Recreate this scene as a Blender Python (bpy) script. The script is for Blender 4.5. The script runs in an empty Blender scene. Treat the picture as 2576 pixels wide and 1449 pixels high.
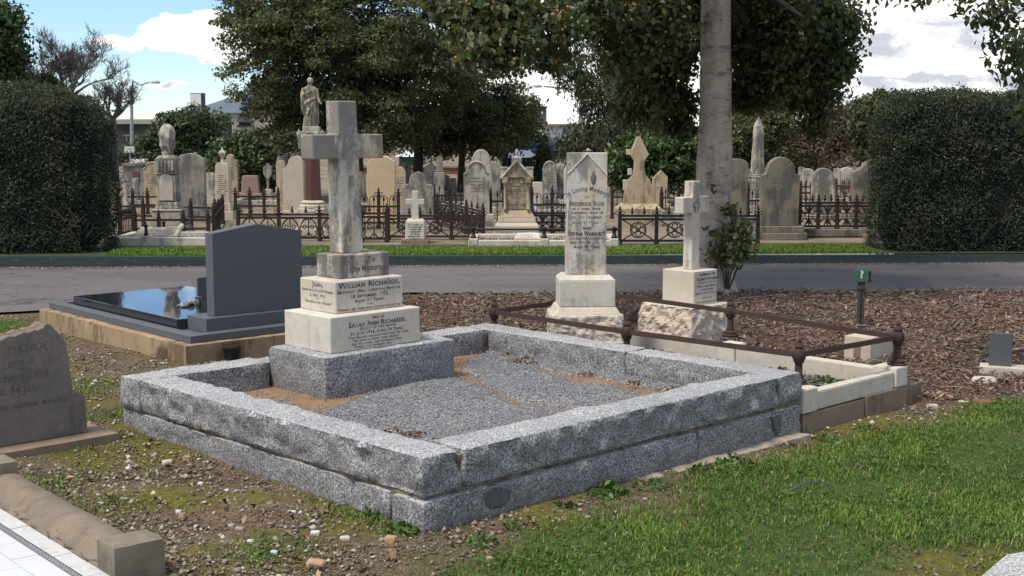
import bpy, bmesh, math, random
import numpy as np
from mathutils import Vector, Matrix, noise as mnoise
random.seed(7)
RNG = np.random.default_rng(7)
R = math.radians
SC = bpy.context.scene
COL = SC.collection

# ------------------------------------------------------------------ camera, light, exposure
FPX, HZ, CAMH = 3350.0, 310.0, 1.65           # focal length and horizon in 2576-px picture units
TH = math.atan((724.5 - HZ) / FPX)
cam = bpy.data.cameras.new('camera')
cam.lens = FPX / 2576 * 36
cam.sensor_width = 36
cam.clip_end = 3000
camo = bpy.data.objects.new('camera', cam)
camo.location = (0, 0, CAMH)
camo.rotation_euler = (math.pi / 2 - TH, 0, 0)
COL.objects.link(camo)
SC.camera = camo

SUN_EL, SUN_AZ = 62, -128                     # azimuth clockwise from +Y: behind the camera, to the left
SKY_K = 0.105
EXPO = 1.45
sd = Vector((math.sin(R(SUN_AZ)) * math.cos(R(SUN_EL)), math.cos(R(SUN_AZ)) * math.cos(R(SUN_EL)), math.sin(R(SUN_EL))))
sun = bpy.data.lights.new('sun', 'SUN')
sun.energy = 1.5
sun.angle = R(11)
sun.color = (1.0, 0.93, 0.82)
suno = bpy.data.objects.new('sun', sun)
suno.rotation_euler = sd.to_track_quat('Z', 'Y').to_euler()
suno.location = (-20, -20, 30)
COL.objects.link(suno)
SC.view_settings.view_transform = 'Standard'
SC.view_settings.look = 'None'
SC.view_settings.exposure = EXPO
SC.view_settings.gamma = 1
SC.view_settings.use_curve_mapping = False
SC.cycles.max_bounces = 6
SC.cycles.transparent_max_bounces = 8


class NT:
    """small node-tree helper"""
    def __init__(s, tree):
        s.t = tree

    def n(s, kind, **kw):
        nd = s.t.nodes.new(kind)
        for k, v in kw.items():
            if k.startswith('_'):
                setattr(nd, k[1:], v)
            else:
                s.set(nd, k, v)
        return nd

    def set(s, nd, key, v):
        sock = nd.inputs[int(key[1:])] if key[0] == 'i' and key[1:].isdigit() else nd.inputs[key.replace('__', ' ')]
        if isinstance(v, bpy.types.NodeSocket):
            s.t.links.new(v, sock)
        elif isinstance(v, bpy.types.Node):
            s.t.links.new(v.outputs[0], sock)
        else:
            if isinstance(v, (tuple, list)) and sock.type == 'RGBA' and len(v) == 3:
                v = (*v, 1)
            sock.default_value = v

    def math(s, op, a, b=0.0, c=0.0, clamp=False):
        return s.n('ShaderNodeMath', _operation=op, i0=a, i1=b, i2=c, _use_clamp=clamp).outputs[0]

    def vmath(s, op, a, b=(0, 0, 0)):
        nd = s.n('ShaderNodeVectorMath', _operation=op, i0=a, i1=b)
        return nd.outputs[1] if op in ('LENGTH', 'DISTANCE', 'DOT_PRODUCT') else nd.outputs[0]

    def mix(s, f, a, b, mode='MIX'):
        nd = s.n('ShaderNodeMix', _data_type='RGBA', _blend_type=mode, _clamp_factor=True)
        s.set(nd, 'i0', f)
        s.set(nd, 'i6', a)
        s.set(nd, 'i7', b)
        return nd.outputs[2]

    def noise(s, vec, scale, detail=4, rough=0.55, dist=0.0):
        return s.n('ShaderNodeTexNoise', Vector=vec, Scale=scale, Detail=detail, Roughness=rough, Distortion=dist).outputs[0]

    def ramp(s, f, stops, interp='LINEAR'):
        nd = s.n('ShaderNodeValToRGB', i0=f)
        cr = nd.color_ramp
        cr.interpolation = interp
        while len(cr.elements) < len(stops):
            cr.elements.new(0.5)
        for e, (p, c) in zip(cr.elements, stops):
            e.position = p
            if not isinstance(c, (tuple, list)):
                c = (c, c, c)
            e.color = (*c[:3], 1)
        return nd.outputs[0]

    def step(s, f, a, b):
        return s.n('ShaderNodeMapRange', _interpolation_type='SMOOTHSTEP', i0=f, i1=a, i2=b, i3=0.0, i4=1.0).outputs[0]

    def scale(s, vec, v):
        return s.vmath('MULTIPLY', vec, v)


# ------------------------------------------------------------------ sky: Nishita with broken cloud
world = bpy.data.worlds.new('World')
SC.world = world
world.use_nodes = True
world.node_tree.nodes.clear()
W = NT(world.node_tree)
sky = W.n('ShaderNodeTexSky', _sky_type='NISHITA', _sun_disc=False, _sun_elevation=R(SUN_EL),
          _sun_rotation=R(SUN_AZ), _air_density=1.0, _dust_density=0.0, _ozone_density=2.5)
dirv = W.n('ShaderNodeTexCoord').outputs['Generated']
sep = W.n('ShaderNodeSeparateXYZ', i0=dirv)
warp = W.n('ShaderNodeTexNoise', Vector=W.scale(dirv, (30, 30, 55)), Scale=1.0, Detail=4.0, Roughness=0.6).outputs[1]
dw = W.vmath('ADD', dirv, W.scale(W.vmath('SUBTRACT', warp, (0.5, 0.5, 0.5)), (0.040, 0.040, 0.022)))
big = W.noise(W.scale(dw, (5, 5, 14)), 1.0, 2, 0.5)
fine = W.noise(W.scale(dw, (1, 1, 2.1)), 26.0, 6, 0.6)
dens = W.math('ADD', W.math('MULTIPLY', big, 0.9), W.math('MULTIPLY', fine, 0.62))
dens = W.math('SUBTRACT', dens, 0.68)


def cloud_blob(px, py, rx, ry, amt):
    """cumulus bank at a fixed compass direction and elevation"""
    c = Vector(((px - 1288) / FPX, 1.0, (HZ - py) / FPX)).normalized()
    d = W.scale(W.vmath('SUBTRACT', dw, tuple(c)), (FPX / rx, 0.4 * FPX / rx, FPX / ry))
    return W.math('MULTIPLY', W.math('SUBTRACT', 1.0, W.vmath('LENGTH', d), clamp=True), amt)


for bl in ((500, 88, 150, 52, 0.60), (345, 112, 120, 26, 0.46), (570, 118, 140, 44, 0.52), (550, 158, 90, 18, 0.5), (262, 104, 50, 18, 0.42),
           (430, 214, 120, 24, 0.48), (700, 80, 200, 70, .4), (2350, 50, 620, 130, 0.30), (2300, 190, 520, 70, 0.24), (1450, 230, 350, 60, .35)):
    dens = W.math('ADD', dens, cloud_blob(*bl))
for bl in ((130, 90, 260, 140, 0.75), (250, 262, 330, 50, 0.4), (420, 0, 300, 55, 0.55), (300, 165, 200, 40, 0.35), (400, 184, 330, 24, 0.6), (400, 258, 330, 36, 0.65)):
    dens = W.math('SUBTRACT', dens, cloud_blob(*bl))
cl = W.step(dens, 0.04, 0.17)
thick = W.step(dens, 0.10, 0.55)
under = W.noise(W.vmath('ADD', W.scale(dw, (8, 8, 60)), (3.1, 0.7, 0.0)), 1.0, 5, 0.55)
for bl in ((2330, 112, 420, 34, 0.20), (2260, 210, 420, 26, 0.20), (1450, 220, 300, 40, 0.10)):
    under = W.math('ADD', under, cloud_blob(*bl))
under = W.math('SUBTRACT', under, cloud_blob(470, 85, 260, 70, 0.12))
und = W.math('MULTIPLY', W.step(under, 0.48, 0.62), W.step(dens, 0.10, 0.26))
ccol = W.mix(und, (1.0, 0.985, 0.97), (0.46, 0.49, 0.56))
ccol = W.mix(1.0, ccol, (4.9, 4.85, 4.75), 'MULTIPLY')
skyc = W.mix(1.0, sky.outputs[0], (0.40, 0.475, 0.60), 'MULTIPLY')
allc = W.mix(cl, skyc, ccol)
bg = W.n('ShaderNodeBackground', Color=allc, Strength=SKY_K)
W.t.links.new(bg.outputs[0], W.n('ShaderNodeOutputWorld').inputs[0])


# ------------------------------------------------------------------ picture-to-place helpers
def ray(x, y):
    a = (x - 1288) / FPX
    b = -(y - 724.5) / FPX
    return np.array([a, math.cos(TH) + b * math.sin(TH), -math.sin(TH) + b * math.cos(TH)])


def at(x, y, z=0.0):
    d = ray(x, y)
    t = (z - CAMH) / d[2]
    return np.array([d[0] * t, d[1] * t, z])


def P(x, y, Y):
    d = ray(x, y)
    return np.array([0, 0, CAMH]) + d * (Y / d[1])


PA = R(44.2)
PF = np.array([-0.359, 5.241])
UA = np.array([math.cos(PA), math.sin(PA)])
VB = np.array([-math.sin(PA), math.cos(PA)])


def plot(u, v, z=0.0):
    q = PF + u * UA + v * VB
    return np.array([q[0], q[1], z])


def to_uv(p):
    q = np.asarray(p)[:2] - PF
    return float(q @ UA), float(q @ VB)


def sstep(a, b, x):
    t = np.clip((x - a) / (b - a), 0, 1)
    return t * t * (3 - 2 * t)


def G(x, y):
    """height of the near ground: it falls gently to the right"""
    return -0.020 * np.clip(np.asarray(x) + 0.36, -2.5, 2.5) * sstep(11.0, 8.0, np.asarray(y))


def inpoly(px, py, poly):
    px = np.asarray(px, float)
    py = np.asarray(py, float)
    ins = np.zeros(px.shape, bool)
    n = len(poly)
    for i in range(n):
        x1, y1 = poly[i][:2]
        x2, y2 = poly[(i + 1) % n][:2]
        if y1 == y2:
            continue
        c = ((y1 > py) != (y2 > py)) & (px < (x2 - x1) * (py - y1) / (y2 - y1) + x1)
        ins ^= c
    return ins


# ------------------------------------------------------------------ mesh building
class MB:
    def __init__(s):
        s.v = []
        s.f = []

    def add(s, vs, fs):
        o = len(s.v)
        s.v += [tuple(map(float, p)) for p in vs]
        s.f += [tuple(i + o for i in f) for f in fs]
        return s

    def box(s, x0, x1, y0, y1, z0, z1, taper=0.0):
        t = taper
        return s.add([(x0, y0, z0), (x1, y0, z0), (x1, y1, z0), (x0, y1, z0),
                      (x0 + t, y0 + t, z1), (x1 - t, y0 + t, z1), (x1 - t, y1 - t, z1), (x0 + t, y1 - t, z1)],
                     [(3, 2, 1, 0), (4, 5, 6, 7), (0, 1, 5, 4), (1, 2, 6, 5), (2, 3, 7, 6), (3, 0, 4, 7)])

    def prism(s, out, y0, y1):
        """outline in x,z (counter-clockwise seen from -y) pushed from y0 to y1"""
        n = len(out)
        vs = [(x, y0, z) for x, z in out] + [(x, y1, z) for x, z in out]
        fs = [tuple(range(n)), tuple(range(2 * n - 1, n - 1, -1))]
        fs += [(i, i + n, (i + 1) % n + n, (i + 1) % n) for i in range(n)]
        return s.add(vs, fs)

    def slab(s, out, z0, z1):
        n = len(out)
        vs = [(x, y, z0) for x, y in out] + [(x, y, z1) for x, y in out]
        fs = [tuple(range(n - 1, -1, -1)), tuple(range(n, 2 * n))]
        fs += [(i, (i + 1) % n, (i + 1) % n + n, i + n) for i in range(n)]
        return s.add(vs, fs)

    def lathe(s, prof, seg=12, c=(0, 0), sq=False, rot=0.0, sy=1.0):
        vs, fs = [], []
        k = math.sqrt(2) if sq else 1
        if sq:
            seg, rot = 4, math.pi / 4
        for r, z in prof:
            for i in range(seg):
                a = 2 * math.pi * i / seg + rot
                vs.append((c[0] + r * k * math.cos(a), c[1] + r * k * sy * math.sin(a), z))
        for j in range(len(prof) - 1):
            for i in range(seg):
                a, b = j * seg + i, j * seg + (i + 1) % seg
                fs.append((a, b, b + seg, a + seg))
        fs.append(tuple(range(seg - 1, -1, -1)))
        m = (len(prof) - 1) * seg
        fs.append(tuple(range(m, m + seg)))
        return s.add(vs, fs)

    def tube(s, pts, rad, seg=6, cap=True):
        pts = [Vector(p) for p in pts]
        if not isinstance(rad, (list, tuple)):
            rad = [rad] * len(pts)
        vs, fs = [], []
        ref = Vector((0.13, 0.21, 1.0))
        for i, p in enumerate(pts):
            t = (pts[min(i + 1, len(pts) - 1)] - pts[max(i - 1, 0)]).normalized()
            rf = ref if abs(t.dot(ref.normalized())) < 0.9 else Vector((1, 0.2, 0))
            a = t.cross(rf).normalized()
            b = t.cross(a)
            for k in range(seg):
                an = 2 * math.pi * (k + 0.5) / seg
                vs.append(p + (a * math.cos(an) + b * math.sin(an)) * rad[i])
        for j in range(len(pts) - 1):
            for k in range(seg):
                a, b = j * seg + k, j * seg + (k + 1) % seg
                fs.append((a, a + seg, b + seg, b))
        if cap:
            fs.append(tuple(range(seg)))
            m = (len(pts) - 1) * seg
            fs.append(tuple(range(m + seg - 1, m - 1, -1)))
        return s.add(vs, fs)

    def arc(s, cx, cz, r, a0, a1, y=0.0, rad=0.006, n=8, seg=4):
        return s.tube([(cx + r * math.cos(R(a0 + (a1 - a0) * i / n)), y, cz + r * math.sin(R(a0 + (a1 - a0) * i / n))) for i in range(n + 1)], rad, seg)

    def move(s, dx=0, dy=0, dz=0, rz=0.0, start=0):
        c, q = math.cos(rz), math.sin(rz)
        s.v[start:] = [(x * c - y * q + dx, x * q + y * c + dy, z + dz) for x, y, z in s.v[start:]]
        return s

    def mesh(s, name, bevel=0.0, smooth=None, wob=0.0):
        me = bpy.data.meshes.new(name)
        me.from_pydata(s.v, [], s.f)
        bm = bmesh.new()
        bm.from_mesh(me)
        bmesh.ops.recalc_face_normals(bm, faces=bm.faces)
        if bevel:
            es = [e for e in bm.edges if len(e.link_faces) == 2 and e.calc_face_angle(0) > R(28)]
            bmesh.ops.bevel(bm, geom=es, offset=bevel, segments=1 if bevel < 0.01 else 2, affect='EDGES', clamp_overlap=True, profile=0.6)
        if wob:
            for v in bm.verts:
                v.co += mnoise.noise_vector(v.co * 7.0) * wob
        bm.to_mesh(me)
        bm.free()
        if smooth:
            me.polygons.foreach_set('use_smooth', [True] * len(me.polygons))
            me.set_sharp_from_angle(angle=R(smooth))
        me.update()
        return me


def link(name, me, mat=None, parent=None, loc=None, rz=None, kind=None):
    o = bpy.data.objects.new(name, me)
    COL.objects.link(o)
    if mat and me and not me.materials:
        me.materials.append(mat)
    if parent:
        o.parent = parent
    if loc is not None:
        o.location = loc
    if rz is not None:
        o.rotation_euler = (0, 0, rz)
    if kind:
        o['kind'] = kind
    return o


def obj(name, mb, mat, parent=None, bevel=0.0, smooth=None, kind=None, wob=0.0, loc=None, rz=None):
    return link(name, mb.mesh(name, bevel, smooth, wob), mat, parent, loc, rz, kind)


def tag(o, label, cat, group=None):
    o['label'] = label
    o['category'] = cat
    if group:
        o['group'] = group
    return o


def thing(name, label, cat, loc=(0, 0, 0), rz=0.0, group=None, tilt=None):
    o = bpy.data.objects.new(name, None)
    o.empty_display_size = 0.1
    COL.objects.link(o)
    o.location = loc
    o.rotation_euler = (tilt[0] if tilt else 0, tilt[1] if tilt else 0, rz)
    return tag(o, label, cat, group)


def np_mesh(name, V, F, k, mat=None, tint=None, smooth=False):
    """big meshes straight from arrays; F has k corners per face"""
    me = bpy.data.meshes.new(name)
    me.vertices.add(len(V))
    me.vertices.foreach_set('co', np.ascontiguousarray(V, np.float32).ravel())
    n = len(F)
    me.loops.add(n * k)
    me.loops.foreach_set('vertex_index', np.ascontiguousarray(F, np.int32).ravel())
    me.polygons.add(n)
    me.polygons.foreach_set('loop_start', np.arange(0, n * k, k, dtype=np.int32))
    if smooth:
        me.polygons.foreach_set('use_smooth', np.ones(n, bool))
    if tint is not None:
        at_ = me.attributes.new('tint', 'FLOAT', 'POINT')
        at_.data.foreach_set('value', np.ascontiguousarray(tint, np.float32))
    me.update()
    if mat:
        me.materials.append(mat)
    return me


def unit(a):
    return a / np.maximum(np.linalg.norm(a, axis=-1, keepdims=True), 1e-9)


def leaves_mesh(name, C, size, mat, tint, aspect=0.5, droop=0.3, out=None, fold=0.14, outw=0.6):
    """one folded leaf quad at each centre"""
    n = len(C)
    A = RNG.normal(size=(n, 3))
    A[:, 2] -= droop
    if out is not None:
        A += out * 0.4
    A = unit(A)
    Nn = RNG.normal(size=(n, 3)) * 0.7
    Nn[:, 2] += 0.8
    if out is not None:
        Nn += out * outw
    B = unit(np.cross(A, Nn))
    Nn = np.cross(B, A)
    s = np.asarray(size).reshape(-1, 1) * np.ones((n, 1))
    V = np.stack([C - A * s * 0.5, C + B * s * aspect * 0.5 + Nn * s * fold + A * s * 0.05,
                  C + A * s * 0.5, C - B * s * aspect * 0.5 + Nn * s * fold + A * s * 0.05], 1).reshape(-1, 3)
    F = np.arange(n * 4).reshape(n, 4)
    return np_mesh(name, V, F, 4, mat, np.repeat(tint, 4))


def shards_mesh(name, C, dims, mat, tint, flat=0.0):
    """small angular stones or chips: squashed octahedra with random turn"""
    n = len(C)
    base = np.array([(1, 0, 0), (-1, 0, 0), (0, 1, 0), (0, -1, 0), (0, 0, 1), (0, 0, -1)], float)
    fs = np.array([(0, 2, 4), (2, 1, 4), (1, 3, 4), (3, 0, 4), (2, 0, 5), (1, 2, 5), (3, 1, 5), (0, 3, 5)])
    v = base[None] * (1 + RNG.uniform(-0.3, 0.3, (n, 6, 1))) + RNG.uniform(-0.3, 0.3, (n, 6, 3))
    v = v * np.asarray(dims).reshape(n, 1, 3) * 0.5
    a = RNG.uniform(0, 2 * np.pi, n)
    t = RNG.normal(0, 0.25 if flat == 0 else flat, (n, 2))
    ca, sa = np.cos(a), np.sin(a)
    z0 = np.zeros(n)
    Rz = np.stack([np.stack([ca, -sa, z0], 1), np.stack([sa, ca, z0], 1), np.stack([z0, z0, z0 + 1], 1)], 1)
    cx, sx = np.cos(t[:, 0]), np.sin(t[:, 0])
    Rx = np.stack([np.stack([z0 + 1, z0, z0], 1), np.stack([z0, cx, -sx], 1), np.stack([z0, sx, cx], 1)], 1)
    cy, sy = np.cos(t[:, 1]), np.sin(t[:, 1])
    Ry = np.stack([np.stack([cy, z0, sy], 1), np.stack([z0, z0 + 1, z0], 1), np.stack([-sy, z0, cy], 1)], 1)
    M = Rz @ Rx @ Ry
    v = np.einsum('nij,nkj->nki', M, v) + np.asarray(C)[:, None, :]
    F = (fs[None] + 6 * np.arange(n)[:, None, None]).reshape(-1, 3)
    return np_mesh(name, v.reshape(-1, 3), F, 3, mat, np.repeat(tint, 6))


def rough_block(x0, x1, y0, y1, z0, z1, amp=0.012, step=0.035, rnd=0.02, top_amp=None, freq=9.0, seed=0.0, mb=None):
    """rock-faced stone: a rounded box broken up by noise; the top can stay flatter"""
    mb = mb or MB()
    top_amp = amp * 0.35 if top_amp is None else top_amp
    ns = [max(2, int(round((b - a) / step))) for a, b in ((x0, x1), (y0, y1), (z0, z1))]
    ax = [np.linspace(a, b, n + 1) for (a, b), n in zip(((x0, x1), (y0, y1), (z0, z1)), ns)]
    idx, vs, fs = {}, [], []
    lo = Vector((x0 + rnd, y0 + rnd, z0 + rnd))
    hi = Vector((x1 - rnd, y1 - rnd, z1 - rnd))

    def vert(i, j, k):
        key = (i, j, k)
        if key in idx:
            return idx[key]
        p = Vector((ax[0][i], ax[1][j], ax[2][k]))
        c = Vector((min(max(p.x, lo.x), hi.x), min(max(p.y, lo.y), hi.y), min(max(p.z, lo.z), hi.z)))
        d = p - c
        nrm = d.normalized() if d.length > 1e-9 else Vector((0, 0, 1))
        q = p + Vector((seed, seed * 1.7, seed * 0.3))
        f = mnoise.fractal(q * freq, 0.8, 2.1, 4) * 0.8 + mnoise.noise(q * freq * 0.35) * 0.7 + (abs(mnoise.noise(q * freq * 0.9)) - 0.25) * 1.1
        am = amp * (1 - abs(nrm.z)) + top_amp * max(nrm.z, 0)
        idx[key] = len(vs)
        vs.append(c + nrm * (rnd + f * am))
        return idx[key]

    for a, b, c in ((0, 1, 2), (1, 2, 0), (2, 0, 1)):
        for side in (0, ns[c]):
            for i in range(ns[a]):
                for j in range(ns[b]):
                    q = []
                    for di, dj in ((0, 0), (1, 0), (1, 1), (0, 1)):
                        ijk = [0, 0, 0]
                        ijk[a], ijk[b], ijk[c] = i + di, j + dj, side
                        q.append(vert(*ijk))
                    fs.append(tuple(q if side else q[::-1]))
    return mb.add(vs, fs)


_txt = {}


def text_mb(mb, lines, org, right, nrm, up=(0, 0, 1), gap=0.0015):
    """lines: (text, size, x, y[, dict]) laid on a face as thin raised lettering"""
    o3, r3, n3, u3 = (np.array(q, float) for q in (org, right, nrm, up))
    for ln in lines:
        s, size, x, y = ln[:4]
        op = ln[4] if len(ln) > 4 else {}
        cu = bpy.data.curves.new('t', 'FONT')
        cu.body = s
        cu.size = 1.0
        cu.align_x = 'CENTER'
        cu.resolution_u = 2
        cu.offset = op.get('bold', 0.012)
        cu.shear = op.get('shear', 0.0)
        cu.space_character = op.get('track', 1.08)
        if op.get('caps', True):
            cu.small_caps_scale = 0.76
            for c in cu.body_format:
                c.use_small_caps = True
        ob = bpy.data.objects.new('t', cu)
        me = ob.to_mesh()
        co = np.empty(len(me.vertices) * 3)
        me.vertices.foreach_get('co', co)
        co = co.reshape(-1, 3)
        fs = [tuple(p.vertices) for p in me.polygons]
        ob.to_mesh_clear()
        bpy.data.objects.remove(ob)
        bpy.data.curves.remove(cu)
        if not len(co):
            continue
        tx = co[:, 0] * size * op.get('wide', 1.0)
        if 'fit' in op:
            wdt = tx.max() - tx.min()
            tx = tx * (op['fit'] / wdt)
        ty = co[:, 1] * size
        if 'arch' in op:
            rr = op['arch']
            an = tx / rr
            tx, ty = (rr + ty) * np.sin(an), (rr + ty) * np.cos(an) - rr
        tx = tx + x
        ty = ty + y
        mb.add(o3 + tx[:, None] * r3 + ty[:, None] * u3 + n3 * gap, fs)
    return mb


def strokes_mb(mb, rows, org, right, nrm, w, lh, seed=0):
    """worn inscriptions nobody can read any more: rows of short cut marks"""
    rr = random.Random(seed)
    o3, r3, n3 = (np.array(q, float) for q in (org, right, nrm))
    for k in range(rows):
        ww = w * rr.uniform(0.55, 1.0)
        x = -ww / 2
        y = -k * lh
        while x < ww / 2:
            l = lh * rr.uniform(0.25, 0.5)
            if rr.random() < 0.85:
                h = lh * rr.uniform(0.35, 0.5)
                q = [o3 + r3 * (x + a) + np.array([0, 0, y + b]) + n3 * 0.0015 for a, b in ((0, 0), (l, 0), (l, h), (0, h))]
                mb.add(q, [(0, 1, 2, 3)])
            x += l + lh * 0.14
    return mb

# ------------------------------------------------------------------ materials
def base_mat(name, rough=0.8, spec=0.4):
    m = bpy.data.materials.new(name)
    m.use_nodes = True
    m.node_tree.nodes.clear()
    t = NT(m.node_tree)
    b = t.n('ShaderNodeBsdfPrincipled', Roughness=rough)
    b.inputs['Specular IOR Level'].default_value = spec
    out = t.n('ShaderNodeOutputMaterial')
    t.t.links.new(b.outputs[0], out.inputs[0])
    co = t.n('ShaderNodeTexCoord').outputs['Object']
    ri = t.n('ShaderNodeObjectInfo').outputs['Random']
    off = t.n('ShaderNodeCombineXYZ', i0=t.math('MULTIPLY', ri, 37.0), i1=t.math('MULTIPLY', ri, 91.0), i2=t.math('MULTIPLY', ri, 13.0))
    vec = t.vmath('ADD', co, off.outputs[0])
    return m, t, b, vec, co


def bump(t, b, h, strength=0.3, dist=0.01):
    bn = t.n('ShaderNodeBump', Strength=strength, Distance=dist, Height=h)
    t.t.links.new(bn.outputs[0], b.inputs['Normal'])


def stone_mat(name, c1, c2, stain=(0.1, 0.1, 0.095), amt=0.0, warm=None, warm_amt=0.0, scale=7.0, rough=0.85,
              bscale=90.0, bstr=0.25, speck=0.0, streak=0.5, top=0.0, spots=0.0):
    m, t, b, vec, co = base_mat(name, rough, 0.3)
    n1 = t.noise(vec, scale, 6, 0.62)
    col = t.mix(t.step(n1, 0.32, 0.68), c1, c2)
    n5 = t.noise(vec, scale * 6, 5, 0.7)
    col = t.mix(t.math('MULTIPLY', t.step(n5, 0.42, 0.75), 0.35), col, tuple(x * 0.62 for x in c2))
    if warm:
        nw = t.noise(t.scale(vec, (1.4, 1.4, 0.7)), scale * 0.8, 5, 0.6)
        col = t.mix(t.math('MULTIPLY', t.step(nw, 0.44, 0.66), warm_amt), col, warm)
    if amt:
        ns = t.noise(t.scale(vec, (1.0, 1.0, 0.16)), scale * 2.6, 7, 0.66)
        nb = t.noise(vec, scale * 0.55, 4, 0.55)
        f = t.math('ADD', t.math('MULTIPLY', ns, streak), t.math('MULTIPLY', nb, 1 - streak))
        if top:
            z = t.n('ShaderNodeSeparateXYZ', i0=co).outputs[2]
            f = t.math('ADD', f, t.math('MULTIPLY', z, top))
        nf = t.noise(vec, scale * 9, 4, 0.7)
        f = t.math('ADD', f, t.math('MULTIPLY', t.math('SUBTRACT', nf, 0.5), 0.22))
        w = 0.05
        th = 0.66 - 0.32 * min(amt, 1.0)
        col = t.mix(t.math('MULTIPLY', t.step(f, th - w, th + w), min(1.0, 0.55 + amt * 0.45)), col, stain)
    if spots:
        vo = t.n('ShaderNodeTexVoronoi', Vector=vec, Scale=38.0).outputs['Distance']
        sp = t.math('MULTIPLY', t.step(vo, 0.22, 0.12), t.step(t.noise(vec, 9.0, 3), 0.5, 0.6))
        col = t.mix(t.math('MULTIPLY', sp, spots), col, (0.55, 0.54, 0.5))
    if speck:
        nk = t.noise(vec, 260.0, 2, 0.6)
        col = t.mix(t.math('MULTIPLY', t.step(nk, 0.56, 0.66), speck), col, tuple(x * 0.35 for x in c1))
    t.set(b, 'Base Color', col)
    h = t.math('ADD', t.math('MULTIPLY', t.noise(vec, bscale, 5, 0.65), 0.5), t.math('MULTIPLY', n5, 0.5))
    bump(t, b, h, bstr, 0.006)
    return m


def granite_mat(name, lo, mid, hi, rough=0.8, sc=170.0, bstr=0.5, dirt=0.35):
    m, t, b, vec, co = base_mat(name, rough, 0.35)
    n1 = t.noise(vec, sc, 3, 0.75, 0.4)
    n2 = t.noise(t.vmath('ADD', vec, (5.3, 1.1, 8.2)), sc * 0.47, 3, 0.7, 0.5)
    f = t.math('ADD', t.math('MULTIPLY', n1, 0.62), t.math('MULTIPLY', n2, 0.38))
    col = t.ramp(f, [(0.38, lo), (0.45, tuple(x * 0.6 for x in mid)), (0.50, mid), (0.56, hi), (0.66, tuple(min(1, x * 1.25) for x in hi))])
    nb = t.noise(vec, 2.3, 4, 0.55)
    col = t.mix(t.math('MULTIPLY', t.step(nb, 0.42, 0.62), 0.25), col, (0.13, 0.132, 0.138), 'MIX')
    zz_ = t.n('ShaderNodeSeparateXYZ', i0=co).outputs[2]
    gr = t.math('ADD', t.step(zz_, 0.10, -0.02), t.math('MULTIPLY', t.step(t.noise(t.scale(vec, (1, 1, 0.25)), 9.0, 6, 0.65), 0.52, 0.74), 0.8))
    col = t.mix(t.math('MULTIPLY', gr, 0.32), col, (0.115, 0.10, 0.075))
    wh = t.noise(t.vmath('ADD', vec, (2.0, 9.0, 4.0)), 12.0, 5, 0.7)
    col = t.mix(t.math('MULTIPLY', t.step(wh, 0.60, 0.72), 0.30), col, (0.42, 0.43, 0.38))
    nd = t.noise(vec, 5.0, 6, 0.7)
    col = t.mix(t.math('MULTIPLY', t.step(nd, 0.55, 0.78), dirt), col, (0.12, 0.10, 0.065))
    t.set(b, 'Base Color', col)
    bump(t, b, t.math('ADD', t.noise(vec, 55.0, 5, 0.7), t.math('MULTIPLY', t.noise(vec, 18, 3, 0.6), 1.4)), bstr, 0.012)
    return m


def plain(name, c, rough=0.6, metal=0.0, var=0.25, sc=20.0, spec=0.4, bstr=0.1, c2=None):
    m, t, b, vec, co = base_mat(name, rough, spec)
    n1 = t.noise(vec, sc, 5, 0.65)
    t.set(b, 'Base Color', t.mix(t.step(n1, 0.35, 0.7), c, c2 or tuple(x * (1 - var) for x in c)))
    b.inputs['Metallic'].default_value = metal
    if bstr:
        bump(t, b, t.noise(vec, sc * 6, 4, 0.6), bstr, 0.004)
    return m


def leaf_mat(name, stops, trans=0.22, rough=0.5, spec=0.35):
    m = bpy.data.materials.new(name)
    m.use_nodes = True
    m.node_tree.nodes.clear()
    t = NT(m.node_tree)
    tint = t.n('ShaderNodeAttribute', _attribute_name='tint').outputs['Fac']
    col = t.ramp(tint, stops)
    b = t.n('ShaderNodeBsdfPrincipled', Roughness=rough)
    t.set(b, 'Base Color', col)
    b.inputs['Specular IOR Level'].default_value = spec
    tr = t.n('ShaderNodeBsdfTranslucent', Color=t.mix(0.5, col, (0.10, 0.14, 0.02)))
    mx = t.n('ShaderNodeMixShader', i0=trans, i1=b.outputs[0], i2=tr.outputs[0])
    t.t.links.new(mx.outputs[0], t.n('ShaderNodeOutputMaterial').inputs[0])
    return m


def tint_mat(name, stops, rough=0.85, spec=0.3):
    m = bpy.data.materials.new(name)
    m.use_nodes = True
    m.node_tree.nodes.clear()
    t = NT(m.node_tree)
    tint = t.n('ShaderNodeAttribute', _attribute_name='tint').outputs['Fac']
    b = t.n('ShaderNodeBsdfPrincipled', Roughness=rough)
    t.set(b, 'Base Color', t.ramp(tint, stops))
    b.inputs['Specular IOR Level'].default_value = spec
    t.t.links.new(b.outputs[0], t.n('ShaderNodeOutputMaterial').inputs[0])
    return m


M = {}
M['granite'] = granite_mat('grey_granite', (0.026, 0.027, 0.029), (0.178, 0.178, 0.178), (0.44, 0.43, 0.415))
M['granite_lit_top'] = granite_mat('skylit_dressed_granite', (0.06, 0.061, 0.063), (0.30, 0.30, 0.298), (0.56, 0.55, 0.535), bstr=0.35, dirt=0.2)  # paler copy for block tops: hammered finish with sky light put into its colour
M['granite_dark'] = granite_mat('dark_granite_patch', (0.03, 0.032, 0.036), (0.085, 0.088, 0.095), (0.15, 0.152, 0.156), sc=230)
M['skirt'] = plain('old_cement', (0.34, 0.28, 0.215), 0.95, var=0.5, sc=12, bstr=0.6)
M['mortar'] = plain('mortar', (0.24, 0.185, 0.12), 0.95, var=0.6, sc=16, bstr=0.6, c2=(0.06, 0.048, 0.036))
M['marble'] = stone_mat('white_marble', (0.60, 0.56, 0.48), (0.50, 0.45, 0.37), (0.16, 0.155, 0.145), 0.22, (0.54, 0.42, 0.27), 0.35, 5.0)
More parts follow.
